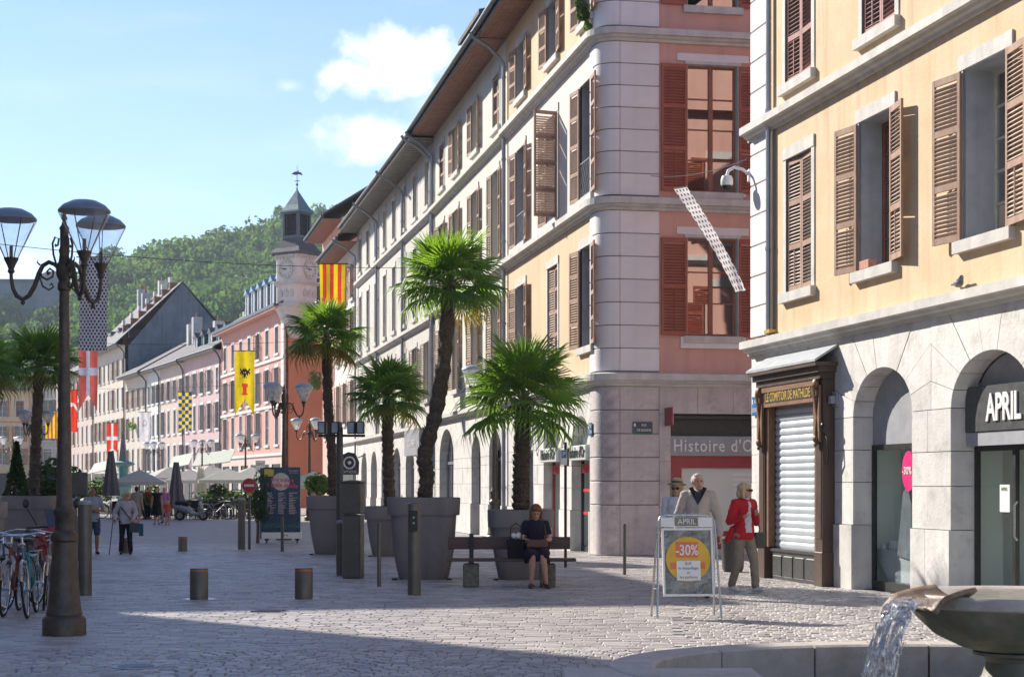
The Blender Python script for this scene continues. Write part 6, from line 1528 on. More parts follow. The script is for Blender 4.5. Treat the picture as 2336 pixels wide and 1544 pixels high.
banner('patterned_banner', 'tall white banner with rows of small black lozenges behind the lamp lanterns', 180, 246, 588, 800, 55, fn_dots(8, 30), ['f_white', 'f_black'], amp=.06, nx=64, nz=210)
banner('cross_banner', 'long faded red swallow-tailed banner with a pale grey-blue cross', 179, 223, 797, 938, 90, fn_cross(.22, .36, hh=.12), ['f_red2', 'f_greyblue'], tail=.28, nx=27)
banner('cross_banner', 'small bright red banner with a white cross above a closed parasol', 243, 269, 965, 1034, 125, fn_cross(.2, .5, hh=.12), ['f_red', 'f_white'], tail=.2, nx=25)
banner('red_banner', 'narrow red and white banner right beside the pole of the foreground lamp', 161, 177, 890, 985, 100, lambda u, v: 1 if .3 < v-u*.15 < .4 else 0, ['f_red', 'f_white'], tail=-.25, nx=12)
banner('white_banner', 'plain white banner with a faint emblem before the narrow white house', 317, 343, 940, 1010, 125, lambda u, v: 1 if abs((u-.5)**2*4+(v-.45)**2*9-.12) < .05 else 0, ['f_white', 'f_greyblue'], tail=-.3)
banner('checkered_banner', 'yellow and blue checkered banner hanging in front of the peach house', 407, 438, 895, 985, 115, lambda u, v: (int(u*4)+int(v*11)) % 2, ['f_yellow', 'f_blue'], tail=.12, nx=24, nz=66)
banner('eagle_banner', 'bright yellow swallow-tailed banner with a dark eagle above a red tower', 535, 581, 801, 948, 82, fn_eagle, ['f_yellow', 'f_black', 'f_red'], tail=.26, nx=66, nz=120)
banner('striped_banner', 'red and yellow vertically striped banner above the second palm', 729, 790, 603, 722, 62, lambda u, v: 1 if int(u*6.99+.15) % 2 else 0, ['f_yellow', 'f_red'], amp=.07, nx=28)
banner('striped_banner', 'far yellow and orange striped banner on the left between palm trunk and lamp', 103, 134, 938, 1000, 125, lambda u, v: int(u*7) % 2, ['f_yellow', 'f_red2'], nx=28, nz=20)
# near windblown banner
def wind_banner():
    p0 = Vector((3.28, 33.0, 7.38)); t = thing('windblown_banner', 'long white banner with black lozenges blown sideways near the security camera', 'banner', p0)
    b = MB(); nx, nz = 40, 160; f = fn_dots(4, 20, .2, .3); vs = []
    for j in range(nz+1):
        v = j/nz; c = Vector((1.15*v+.06*v*v, .35*v, -1.62*v-.34*v*v*v)); wd = .30
        side = Vector((.75, .35, .18)).normalized()*wd*(1-.2*v)
        for i in range(nx+1):
            u = i/nx-.5; vs.append(c+side*u+Vector((0, 1, .2))*(.05*math.sin(u*6+v*9)*v+.02*math.sin(v*25)))
    b.v = [tuple(x) for x in vs]
    for j in range(nz):
        for i in range(nx): b.f.append((j*(nx+1)+i, (j+1)*(nx+1)+i, (j+1)*(nx+1)+i+1, j*(nx+1)+i+1)); b.m.append(f((i+.5)/nx, (j+.5)/nz))
    b.obj('cloth', [M_['f_white'], M_['f_black']], t, smooth=True); q = MB(); q.tube([tuple(Vector((-.13, -.06, -.02))), tuple(Vector((.13, .06, .04)))], .015, 6); q.obj('rod', M_['greypaint'], t)
wind_banner()

# ------------------------------------------------------------------ terrace cafe, far
def parasol(label, px, py, Y, w, h=2.5, col='parasol', closed=False, rz=0, top=None):
    x = (px-CXP)/K*Y; t = thing('parasol', label, 'parasol', (x, Y, 0), R(rz), 'terrace parasols'); MB().tube([(0,0,0),(0,0,h+.1)], .03, 6).obj('pole', M_['greypaint'], t)
    b = MB()
    if closed:
        vs = []; n = 14; prof = [(.1, h+.35), (.16, h-.1), (.24, h-.8), (.32, h-1.4), (.36, h-1.75)]
        for r_, z in prof:
            for k in range(n): a = 6.283*k/n; rr = r_*(1+.22*(-1)**k); vs.append((rr*math.cos(a), rr*math.sin(a), z))
        b.add(vs, [(i*n+k, i*n+(k+1) % n, (i+1)*n+(k+1) % n, (i+1)*n+k) for i in range(len(prof)-1) for k in range(n)]); b.obj('canopy', M_[col], t)
    else:
        z0 = h-.6; c = w/2
        b.add([(-c,-c,z0),(c,-c,z0),(c,c,z0),(-c,c,z0),(0,0,h),(-c,-c,z0-.16),(c,-c,z0-.16),(c,c,z0-.16),(-c,c,z0-.16)], [(0,1,4),(1,2,4),(2,3,4),(3,0,4),(0,5,6,1),(1,6,7,2),(2,7,8,3),(3,8,5,0)]); b.obj('canopy', M_[col], t)
        for k in range(4): q = MB(); a = (-c if k in (0, 3) else c, -c if k < 2 else c); q.tube([(0,0,h-.03),(a[0],a[1],z0-.02)], .014, 4); q.obj('rib', M_['greypaint'], t)
    return t
for i, (lab, px, Y, w, h, rz) in enumerate((('grey-white parasol with a dark edge left of the closed parasol, nearest to the turquoise fountain', 318, 82, 2.5, 2.35, 8), ('cream parasol just right of the grey-white one', 385, 92, 2.6, 2.6, 30), ('cream parasol right of the brown closed parasol', 432, 90, 2.7, 2.45, 12),
    ('cream parasol in the middle of the terrace row', 478, 94, 2.7, 2.7, 35), ('broad cream parasol left of the no entry sign', 520, 86, 3.0, 2.45, 12), ('cream parasol directly behind the no entry sign', 575, 92, 2.9, 2.6, 20), ('cream parasol seen right of the festival board', 715, 74, 2.4, 2.2, 25), ('small far parasol above the head of the woman with a cane', 290, 110, 2.4, 2.5, 15))):
    parasol(lab, px, 0, Y, w, h, rz=rz)
parasol('closed dark grey parasol tall and narrow under the small red cross banner', 253, 0, 80, 1, 2.85, 'parasol_dark', True)
parasol('closed brownish parasol, thick folds, standing behind the strolling people', 402, 0, 78, 1, 2.3, 'parasol_dark', True); parasol('closed pale parasol between scooter and no entry sign', 458, 0, 86, 1, 2.2, 'parasol', True)
def awning(label, px0, px1, Y, z, d=1.6):
    x0, x1 = (px0-CXP)/K*Y, (px1-CXP)/K*Y; b = MB(); b.add([(x0, Y+d, z+.9), (x1, Y+d*.2, z+.9+.3), (x1, Y-d, z+.3), (x0, Y-d*.2, z), (x0, Y+d, z+.84), (x1, Y+d*.2, z+1.14), (x1, Y-d, z+.24), (x0, Y-d*.2, z-.06)], [(0,1,2,3),(4,7,6,5),(3,2,6,7),(0,3,7,4),(1,5,6,2)]); o = b.obj('awning', M_['awning'], None); tag(o, label, 'awning')
awning('pale sloping shop awning above the left end of the terrace', 205, 250, 150, 2.6); awning('long pale green awning rising to the right above the terrace parasols', 440, 535, 118, 2.9, 2.0); awning('short pale awning at the foot of the peach house', 385, 440, 125, 2.8)
chair = None
def make_chair():
    t = thing('terrace_chair', 'dark woven terrace chair in the rows under the parasols', 'chair', (0, 0, 0), 0, 'dark chairs and tables under the parasols')
    b = MB(); b.cbox(-.22, -.22, .42, .22, .22, .46, .01); b.obj('seat', M_['black'], t); b = MB(); b.cbox(-.22, .18, .5, .22, .21, .85, .01); b.obj('backrest', M_['black'], t)
    for x in (-.19, .19):
        for y in (-.19, .19): q = MB(); q.box(x-.015, y-.015, 0, x+.015, y+.015, .42 if y < 0 else .6); q.obj('leg', M_['black'], t)
    return t
def make_table():
    t = thing('terrace_table', 'small dark round terrace table between woven chairs', 'table', (0, 0, 0), 0, 'dark chairs and tables under the parasols')
    b = MB(); b.lathe([(.34, .7), (.34, .73)], 14); b.obj('table_top', M_['blackwood'], t); b = MB(); b.tube([(0,0,0),(0,0,.7)], .03, 6); b.lathe([(.2, 0), (.2, .02)], 10); b.obj('leg', M_['black'], t); return t
ch0, tb0 = make_chair(), make_table(); first = True; rr = random.Random(4)
for r_ in range(3):
    for k in range(8):
        px = 292+k*39+rr.uniform(-6, 6)+r_*9; Y = 80+r_*5+rr.uniform(-.6, .6)
        if 340 < px < 392 and r_ == 0: continue
        x = (px-CXP)/K*Y
        if first: tb0.location = (x, Y, 0)
        else: dup(tb0, (x, Y, 0), 0)
        for q in range(3):
            a = q*2.1+rr.uniform(0, 1); cxx, cyy = x+.6*math.cos(a), Y+.6*math.sin(a)
            if first: ch0.location = (cxx, cyy, 0); ch0.rotation_euler = (0, 0, a-1.57); first = False
            else: dup(ch0, (cxx, cyy, 0), a-1.57)
for i, (lab, px, Y, n, rx, rz_, s, m, sd) in enumerate((('round green bush in a planter under the left terrace parasols', 352, 84, 500, .7, .6, .07, 'foliage', 2), ('bush with yellowish leaves beside the strolling people', 330, 80, 400, .5, .5, .07, 'foliage2', 3), ('dark hedge clump behind the no entry sign', 588, 47, 700, .42, .8, .05, 'foliage', 4),
    ('leafy terrace shrub between two parasols', 500, 90, 500, .8, .6, .08, 'foliage', 5), ('light green shrub seen right of the festival board behind the tub', 722, 62, 700, .62, .55, .06, 'foliage2', 6), ('dark green hedge behind the left tub', 108, 66, 900, 1.7, .8, .09, 'foliage', 7), ('dense hedge left of the lamp post base far behind', 128, 80, 900, 1.3, 1.2, .09, 'foliage', 8),
    ('green shrub mass under the awning at the left end of the terrace', 222, 90, 600, 1.3, .8, .09, 'foliage', 9), ('low plant row by the scooter', 470, 84, 500, 1.0, .45, .06, 'foliage', 10), ('flowering terrace plant right of the scooter', 540, 84, 500, .9, .5, .06, 'foliage2', 11))):
    shrub('shrub', lab, ((px-CXP)/K*Y, Y, 0), n, rx, rx*.8, rz_, s, m, sd, zc=rz_*.95+.45 if i not in (4,) else 1.55)
shrub('conifer', 'dark cone-shaped conifer behind the left square tub', ((38-CXP)/K*47, 47, .1), 2600, .62, .62, 1.35, .035, 'foliage', 21, 'tree', cone=True)
shrub('window_plants', 'fluffy grey-green and bright plants overflowing the top window of the corner building', Wp(1333, 30, 39.2), 1500, .28, .3, .34, .03, 'foliage', 31, 'plant', zc=.05, stem=False)
shrub('window_plants', 'bright green trailing plant below the fluffy one in the top corner window', Wp(1340, 62, 39.1), 500, .1, .12, .16, .03, 'foliage2', 32, 'plant', zc=0, stem=False)
shrub('window_box_plant', 'green plant hanging from a window of the buff house', Wp(306, 972, 176.5), 400, .9, .5, .5, .08, 'foliage2', 33, 'plant', zc=0, stem=False)
shrub('balcony_plant', 'yellow-green plant hanging on the wall beside the clock turret corner', Wp(722, 868, 118), 600, .5, .5, .9, .07, 'foliage2', 34, 'plant', zc=0, stem=False)
def farfountain():
    Y = 95; x = (281-CXP)/K*Y; t = thing('turquoise_fountain', 'far turquoise fountain with a slender grey obelisk above a round basin', 'fountain', (x, Y, 0)); m = mat('verdigris', (.10,.26,.26), (.16,.34,.33), sc=4, rough=.6)
    b = MB(); b.lathe([(1.5, 0), (1.55, .5), (1.45, .55), (1.35, .3)], 18); b.obj('basin', M_['granite'], t); b = MB(); b.lathe([(.35, .3), (.3, 1.2), (.5, 1.5), (.28, 1.8), (.25, 2.6), (.65, 2.75), (.6, 2.85), (.3, 2.95)], 14); b.obj('shaft', m, t, smooth=True)
    b = MB(); b.lathe([(.28, 2.95), (.09, 4.5), (0, 4.6)], 4); b.obj('obelisk', M_['zinc'], t)
farfountain()
b = MB(); b.tube([(0,0,0),(0,0,6.2)], [.09, .06], 8); o = b.obj('pale_pole', M_['zinc_blue'], None, T((142-CXP)/K*90, 90, 0)); tag(o, 'pale blue pole just left of the foreground lamp post shaft', 'pole'); q = MB(); q.box(-.25, -.05, 4.9, .3, .05, 5.2); q.box(-.2, -.05, 3.0, .2, .05, 3.5); q.obj('fittings', M_['black'], o)
def kiosk():
    p = G2(180, 1290); t = thing('dark_sign_panel', 'dark square sign panel seen between the lamp post and the tall bollard', 'sign', (p[0], 36, 0)); t.location = ((180-CXP)/K*36, 36, 0)
    MB().cbox(-.2, -.03, 1.38, .19, .03, 1.88, .02).obj('panel', M_['bollard'], t); MB().tube([(0, 0, 0), (0, 0, 1.38)], .03, 8).obj('post', M_['bollard'], t)
kiosk()
# ------------------------------------------------------------------ people
def blob(name, prims, voxel, m, parent, M=None, smooth=2):
    b = MB()
    for p in prims:
        k = p[0]
        if k == 'c':
            _, a, c, ra, rb = p; a, c = Vector(a), Vector(c); L = (c-a).length; n = max(2, int(L/.03))
            b.tube([a.lerp(c, i/n) for i in range(n+1)], [ra+(rb-ra)*i/n for i in range(n+1)], 12); b.ball(a, ra*1.0, 12, 8); b.ball(c, rb*1.0, 12, 8)
        elif k == 'e': b.ball(p[1], 1, 16, 10, p[2])
        elif k == 'l':
            n = 18; vs = []
            for (z, cx, cy, rx, ry) in p[1]:
                for q in range(n): a = 6.28318*q/n; vs.append((cx+rx*math.cos(a), cy+ry*math.sin(a), z))
            L = len(p[1]); b.add(vs, [(i*n+q, i*n+(q+1) % n, (i+1)*n+(q+1) % n, (i+1)*n+q) for i in range(L-1) for q in range(n)]+[tuple(range(n-1, -1, -1)), tuple((L-1)*n+q for q in range(n))])
    me = b.mesh('tmp', m); o = bpy.data.objects.new('tmp', me); COL.objects.link(o)
    r = o.modifiers.new('r', 'REMESH'); r.mode = 'VOXEL'; r.voxel_size = voxel; s = o.modifiers.new('s', 'SMOOTH'); s.iterations = smooth; s.factor = .5
    dg = bpy.context.evaluated_depsgraph_get(); m2 = bpy.data.meshes.new_from_object(o.evaluated_get(dg)); bpy.data.objects.remove(o)
    if name in ('jacket', 'shirt', 'trousers', 'shorts', 'dress', 'skirt', 'jacket_hem', 'hair', 'blouse'):
        n = len(m2.vertices); co = np.empty(n*3, np.float32); m2.vertices.foreach_get('co', co); nr = np.empty(n*3, np.float32); m2.vertex_normals.foreach_get('vector', nr); co = co.reshape(-1, 3); nr = nr.reshape(-1, 3)
        hairy = name == 'hair'; sd = len(bpy.data.meshes)*.37; am = .007 if hairy else .0085; f = (38, 38, 7) if hairy else (11, 11, 17)
        dsp = np.array([noise.noise(Vector((v[0]*f[0]+sd, v[1]*f[1], v[2]*f[2]+v[0]*(0 if hairy else 9))))+.5*noise.noise(Vector((v[0]*f[0]*2.3, v[1]*f[1]*2.3+sd, v[2]*f[2]*2.1))) for v in co])
        m2.vertices.foreach_set('co', (co+nr*(dsp[:,None]*am)).astype(np.float32).ravel()); m2.update()
    m2.polygons.foreach_set('use_smooth', [True]*len(m2.polygons)); m2.materials.clear(); m2.materials.append(m if not isinstance(m, str) else M_[m])
    return link(name, m2, parent, M)
def hand(w, d, n, s=1.0, curl=.6):
    """palm, four unequal fingers, thumb from the side; w wrist, d direction, n side axis"""
    w, d, n = Vector(w), Vector(d).normalized(), Vector(n).normalized(); n = (n-d*n.dot(d)).normalized(); f = d.cross(n); P_ = [('c', w, w+d*.05*s, .024*s, .03*s)]
    for i, L in enumerate((.066, .075, .07, .055)):
        o = w+d*.07*s+n*(.027-.018*i)*s; k = o+d*L*.5*s; e = k+(d*(1-curl)+f*curl).normalized()*L*.5*s; P_ += [('c', w+d*.03*s+n*(.02-.014*i)*s, o, .011*s, .010*s), ('c', o, k, .0095*s, .009*s), ('c', k, e, .009*s, .0075*s)]
    P_ += [('c', w+d*.025*s+n*.02*s, w+d*.055*s+n*.048*s, .012*s, .01*s), ('c', w+d*.055*s+n*.048*s, w+d*.085*s+n*.05*s+f*.01*s, .01*s, .008*s)]
    return P_
def person(name, label, loc, rz, H=1.7, J=None, top=None, topc='white', sleeves='long', bottom='trousers', botc='beige', hair='short', hairc='grey', skin='skin', vox=.010, extras=None, shoec='black', female=False, heady=0, headt=0, hat=None, sung=False, child=False, jacket_open=False):
    s = H/1.70; t = thing(name, label, 'person', loc, rz)
    j = dict(hipL=(.09,0,.9), hipR=(-.09,0,.9), kneeL=(.1,-.02,.49), kneeR=(-.1,-.02,.49), ankL=(.1,.03,.09), ankR=(-.1,.03,.09), toeL=(.12,-.13,.035), toeR=(-.12,-.13,.035),
             shL=(.175,0,1.395), shR=(-.175,0,1.395), elL=(.225,.03,1.11), elR=(-.225,.03,1.11), wrL=(.235,-.06,.87), wrR=(-.235,-.06,.87), neck=(0,0,1.45), head=(0,-.025,1.585), pel=(0,0,.93), chest=(0,0,1.25))
    if J: j.update(J)
    j = {k: Vector(v)*s for k, v in j.items()}
    q = lambda x: x*s
    fs = .92 if female else 1.0
    hd = j['head']; pel, chs, nk = j['pel'], j['chest'], j['neck']
    def torso(e=0, low=0):
        pts = [(0, .155, .115), (.25, .15, .105), (.45, .135, .098), (.7, .155, .108), (.88, .165, .105), (1.0, .14, .09), (1.08, .07, .06)]; out = []
        base = pel-Vector((0, 0, q(.04)))
        for f, rx, ry in pts:
            c = base.lerp(nk, f) if f <= 1.0 else nk; rx *= (1.06 if female and f < .3 else fs); out.append((c.z+(q(.02) if f > 1 else 0)-(low if f == 0 else 0), c.x, c.y-(q(.012) if female and .6 < f < .9 else 0), q(rx)+e, q(ry)+e))
        return ('l', out)
    Mh = T(*hd) @ RX(headt) @ RZ(heady); hp = lambda x, y, z: tuple(Mh @ Vector((q(x), q(y), q(z))))
    face = Mh
    sk = [torso(), ('c', nk-Vector((0,0,q(.03))), hd-Vector((0,q(-.02),q(.06))), q(.055), q(.05)), ('e', hp(0, .012, .015), (q(.077), q(.095), q(.105))), ('e', hp(0, -.03, -.045), (q(.058), q(.062), q(.068))), ('c', hp(0, -.088, .012), hp(0, -.105, -.018), q(.010), q(.015)), ('e', hp(0, -.078, -.088), (q(.022), q(.02), q(.018))),
          ('e', hp(.078, .012, -.01), (q(.012), q(.02), q(.03))), ('e', hp(-.078, .012, -.01), (q(.012), q(.02), q(.03))), ('e', hp(0, -.082, .035), (q(.045), q(.014), q(.012)))]
    for S in 'LR':
        h, k, a, to = j['hip'+S], j['knee'+S], j['ank'+S], j['toe'+S]; sh, el, wr = j['sh'+S], j['el'+S], j['wr'+S]
        sk += [('c', h, k, q(.085*fs+.005), q(.056)), ('c', k, k.lerp(a, .35), q(.054), q(.056)), ('c', k.lerp(a, .35), a, q(.056), q(.035)), ('c', a-Vector((0,0,q(.03))), to, q(.038), q(.028)),
               ('c', sh, el, q(.05*fs), q(.039)), ('c', el, wr, q(.040), q(.026)), ('c', nk-Vector((0,0,q(.05))), sh, q(.06), q(.052))]
        d = (wr-el).normalized(); sk += hand(wr, d, Vector((0, -1, .1)) if abs(d.y) < .7 else Vector((1 if S == 'R' else -1, 0, .4)), s)
    blob('body', sk, vox, M_[skin], t)
    ez = [('e', hp(.031, -.088, .016), (q(.013), q(.008), q(.008))), ('e', hp(-.031, -.088, .016), (q(.013), q(.008), q(.008)))]
    if vox < .013 and not sung:
        b = MB()
        for e in ez: b.ball(e[1], 1, 8, 6, e[2])
        b.obj('eyes', M_['black'], t)
        b = MB()
        for x in (.031, -.031): b.tube([hp(x-.016, -.088, .036), hp(x, -.093, .04), hp(x+.016, -.088, .036)], q(.004), 5)
        b.obj('eyebrows', cloth('brow', (.15,.1,.07)), t)
    if vox < .013: b = MB(); b.tube([hp(-.024, -.09, -.052), hp(0, -.098, -.05), hp(.024, -.09, -.052)], q(.006), 6); b.obj('lips', cloth('lip', (.42,.14,.12)), t)
    if sung:
        b = MB()
        for x in (.033, -.033): b.ball(hp(x, -.098, .014), 1, 10, 6, (q(.03), q(.008), q(.022)))
        b.tube([hp(-.075, .0, .02), hp(-.06, -.085, .02), hp(.06, -.085, .02), hp(.075, 0, .02)], q(.005), 5); b.obj('sunglasses', M_['black'], t)
    # hair
    hc = {'grey': (.42,.41,.40), 'blonde': (.55,.42,.24), 'brown': (.13,.055,.025), 'black': (.02,.016,.014), 'auburn': (.22,.085,.035), 'white': (.6,.58,.55), 'darkbrown': (.05,.03,.02)}[hairc]; hm = cloth('hair_'+hairc, hc)
    e = .012
    if hair == 'short': hr = [('e', hp(0, .028, .035), (q(.083), q(.09), q(.098))), ('e', hp(0, .05, -.02), (q(.076), q(.06), q(.07)))]
    elif hair == 'balding': hr = [('e', hp(0, .048, .02), (q(.087), q(.075), q(.088))), ('e', hp(0, .0, .08), (q(.06), q(.075), q(.04))), ('e', hp(.072, .02, .0), (q(.018), q(.04), q(.035))), ('e', hp(-.072, .02, .0), (q(.018), q(.04), q(.035)))]
    elif hair == 'bob': hr = [('e', hp(0, .03, .045), (q(.098), q(.10), q(.098))), ('c', hp(.08, .0, .03), hp(.085, -.01, -.09), q(.032), q(.028)), ('c', hp(-.08, .0, .03), hp(-.085, -.01, -.09), q(.032), q(.028)), ('e', hp(0, .06, -.04), (q(.095), q(.06), q(.085))), ('e', hp(0, -.062, .085), (q(.062), q(.03), q(.026)))]
    elif hair == 'curly': hr = [('e', hp(x, y, z), (q(.045),)*3) for x, y, z in ((0,.0,.1),(.06,.0,.08),(-.06,.0,.08),(.09,.03,.03),(-.09,.03,.03),(.085,.04,-.03),(-.085,.04,-.03),(0,.08,.07),(.05,.09,.0),(-.05,.09,.0),(0,.09,-.05),(.035,-.05,.1),(-.035,-.05,.1))]
    else: hr = [('e', hp(0, .028, .035), (q(.085), q(.092), q(.098))), ('c', hp(0, .09, .0), hp(0, .1, -.2), q(.05), q(.03))]
    blob('hair', hr, max(vox, .01), hm, t)
    if hat:
        b = MB(); b.lathe([(.155, .0), (.14, .012), (.088, .02), (.09, .05), (.08, .085), (.05, .105), (0, .11)], 24); b.v = [tuple(Mh @ (T(0, .01, .075) @ RX(R(-8)) @ (Vector(v)*s))) for v in b.v]; b.obj('sun_hat', cloth('straw', (.48,.36,.2)), t, smooth=True)
        b = MB(); b.lathe([(.0915, .02), (.0915, .045)], 24, cap=False); b.v = [tuple(Mh @ (T(0, .01, .075) @ RX(R(-8)) @ (Vector(v)*s))) for v in b.v]; b.obj('hat_band', M_['black'], t)
    # top garment
    if topc:
        g = .016 if sleeves != 'long' else .024; tp = [torso(q(g), q(.06)), ('c', nk-Vector((0,0,q(.045))), nk-Vector((0,0,q(.02))), q(.07), q(.062))]
        for S in 'LR':
            sh, el, wr = j['sh'+S], j['el'+S], j['wr'+S]; tp.append(('c', nk-Vector((0,0,q(.05))), sh, q(.06+g), q(.052+g)))
            if sleeves == 'long': tp += [('c', sh, el, q(.05+g), q(.042+g)), ('c', el, el.lerp(wr, .92), q(.042+g), q(.030+g))]
            elif sleeves == 'half': tp += [('c', sh, el.lerp(sh, .12), q(.05+g), q(.045+g))]
            elif sleeves == 'short': tp += [('c', sh, sh.lerp(el, .5), q(.052+g), q(.052+g))]
        blob('jacket' if sleeves == 'long' else 'shirt', tp, vox, topc if not isinstance(topc, str) else M_[topc], t, smooth=3)
    if bottom == 'trousers':
        bt = [('e', pel-Vector((0,0,q(.03))), (q(.172), q(.125), q(.12)))]
        for S in 'LR':
            h, k, a = j['hip'+S], j['knee'+S], j['ank'+S]; bt += [('c', h, k, q(.10), q(.074)), ('c', k, a+Vector((0,0,q(.01))), q(.073), q(.062))]
        blob('trousers', bt, vox, botc, t, smooth=3)
    elif bottom == 'shorts':
        bt = [('e', pel-Vector((0,0,q(.03))), (q(.17), q(.125), q(.12)))]
        for S in 'LR': h, k = j['hip'+S], j['knee'+S]; bt += [('c', h, h.lerp(k, .85), q(.10), q(.085))]
        blob('shorts', bt, vox, botc, t, smooth=3)
    elif bottom == 'dress':
        c = pel; blob('dress', [('l', [(q(.42), c.x, c.y, q(.24), q(.2)), (q(.6), c.x, c.y, q(.22), q(.18)), (q(.9), c.x, c.y, q(.19), q(.15)), (q(1.08), c.x, c.y, q(.15), q(.12))])], vox, botc, t, smooth=3)
    # shoes
    for S in 'LR':
        a, to = j['ank'+S], j['toe'+S]; blob('shoe', [('c', a-Vector((0,0,q(.045))), to+Vector((0,0,q(.002))), q(.042), q(.036)), ('e', a+Vector((0, q(.03), -q(.045))), (q(.042), q(.045), q(.04)))], max(.01, vox), M_[shoec] if isinstance(shoec, str) else shoec, t)
    if extras: extras(t, j, s)
    return t
def PX(px, Y): return (px-CXP)/K*Y
# woman on the bench
def seated_extra(t, j, s):
    b = MB(); b.tube([(.02, -.1, 1.0), (.075, -.09, 1.0)], .004, 5)
    blob('skirt', [('c', (.08, .0, .52), (.1, -.36, .535), .115, .1), ('c', (-.08, .0, .52), (-.1, -.36, .535), .115, .1), ('e', (0, .02, .56), (.2, .15, .14)), ('c', (0, -.05, .53), (0, -.34, .5), .1, .09), ('c', (.15, -.05, .5), (.17, -.25, .42), .05, .04), ('c', (-.15, -.05, .5), (-.17, -.25, .42), .05, .04)], .011, cloth('plum', (.018,.012,.03)), t, smooth=3)
    bb = MB(); bb.cbox(-.17, -.33, .63, .17, -.2, .76, .02); bb.obj('held_handbag', cloth('brown_leather', (.13,.055,.025), .5), t)
    s_ = MB(); s_.tube([(.12, .03, 1.07), (.14, -.08, .95), (.15, -.15, .8), (.12, -.22, .7)], .012, 6); s_.obj('bag_strap', cloth('brown_leather', (.13,.055,.025), .5), t)
    for x in (.1, -.1):
        q = MB(); q.tube([(x-.05, -.40, .03), (x, -.41, .085), (x+.05, -.40, .03)], .009, 5); q.tube([(x-.04, -.34, .05), (x, -.35, .11), (x+.04, -.34, .05)], .009, 5); q.obj('sandal_strap', M_['wood_dark'], t)
    q = MB(); q.prism([(-.02, 1.0), (.0, .93), (.02, 1.0), (0, 1.03)], -.145, -.13); 
person('person', 'woman with auburn bob in a dark dress sitting on the bench with a handbag', (PX(1222, 26.75), 26.85, 0), R(4), 1.62,
       J=dict(pel=(0, .02, .56), hipL=(.09,.0,.53), hipR=(-.09,.0,.53), kneeL=(.085,-.42,.53), kneeR=(-.085,-.42,.53), ankL=(.14,-.38,.1), ankR=(-.1,-.36,.1), toeL=(.17,-.54,.035), toeR=(-.13,-.52,.035), chest=(0,.02,.9), neck=(0,.0,1.1), head=(0,-.06,1.235), shL=(.165,.02,1.04), shR=(-.165,.02,1.04), elL=(.235,-.02,.79), elR=(-.235,-.02,.79), wrL=(.075,-.23,.765), wrR=(-.075,-.23,.765)),
       topc=cloth('navy_knit', (.012,.013,.028)), sleeves='short', bottom=None, hair='bob', hairc='auburn', female=True, headt=R(24), extras=seated_extra, shoec='wood_dark', vox=.009)
def shopping():
    t = thing('shopping_bag', 'open black tote bag stuffed with white paper beside the seated woman', 'bag', (PX(1177, 26.8), 26.8, .456))
    b = MB(); b.add([(-.13,-.08,0),(.13,-.08,0),(.13,.08,0),(-.13,.08,0),(-.15,-.1,.3),(.15,-.1,.3),(.15,.1,.3),(-.15,.1,.3)], [(0,3,2,1),(0,1,5,4),(1,2,6,5),(2,3,7,6),(3,0,4,7),(4,5,6,7)]); b.obj('bag', cloth('black_canvas', (.012,.012,.014)), t)
    b = MB(); rr_ = random.Random(6)
    for k in range(7): b.ball((rr_.uniform(-.08, .08), rr_.uniform(-.05, .05), .32+rr_.random()*.06), .045, 6, 4)
    b.obj('paper', M_['whitepaint'], t); b = MB()
    for y in (-.09, .09): b.tube([(-.09, y, .28), (-.08, y, .5), (.0, y, .56), (.08, y, .5), (.09, y, .28)], .008, 5)
    b.obj('handle', M_['black'], t)
shopping()
# three walkers
def man_extra(t, j, s):
    b = MB(); b.prism([(-.075, 1.505*s), (0, 1.27*s), (.075, 1.505*s), (.0, 1.44*s)], -.158, -.12); b.obj('shirt_front', cloth('dark_shirt', (.03,.035,.06)), t)
    for x in (-1, 1): q = MB(); q.add([(x*.07, -.1, 1.52*s), (x*.0, -.165, 1.27*s), (x*.075, -.165, 1.40*s), (x*.13, -.13, 1.50*s)], [(0,1,2,3) if x < 0 else (3,2,1,0)]); q.obj('collar', cloth('dark_lining', (.025,.025,.03)), t)
    q = MB(); q.tube([(0, -.155, 1.27*s), (0, -.16, 1.0*s)], .005, 4); q.obj('zip', M_['greypaint'], t)
person('person', 'grey-haired man in a light beige zip jacket walking behind the sale board', (PX(1592, 24.4), 24.4, 0), R(-6), 1.78, J=dict(ankL=(.12,-.18,.09), kneeL=(.11,-.14,.5), toeL=(.13,-.34,.05), ankR=(-.1,.2,.12), kneeR=(-.1,.02,.48), toeR=(-.11,.08,.04), elL=(.27,.02,1.12), wrL=(.3,-.06,.86), elR=(-.27,.06,1.12), wrR=(-.27,.0,.86)),
       topc=cloth('beige_jacket', (.46,.40,.36)), sleeves='long', botc=cloth('grey_trousers', (.2,.19,.18)), hair='balding', hairc='grey', skin='skin', heady=R(14), headt=R(6), extras=man_extra, vox=.0095)
person('person', 'woman with straw hat, sunglasses and white top behind the grey-haired man', (PX(1545, 26.2), 26.2, 0), R(-20), 1.66, J=dict(ankL=(.11,-.1,.09), kneeL=(.1,-.08,.49)), topc=cloth('white_top', (.66,.67,.7)), sleeves='half', botc=cloth('pale_trousers', (.5,.5,.5)), hair='bob', hairc='blonde', female=True, hat=True, sung=True, vox=.0105)
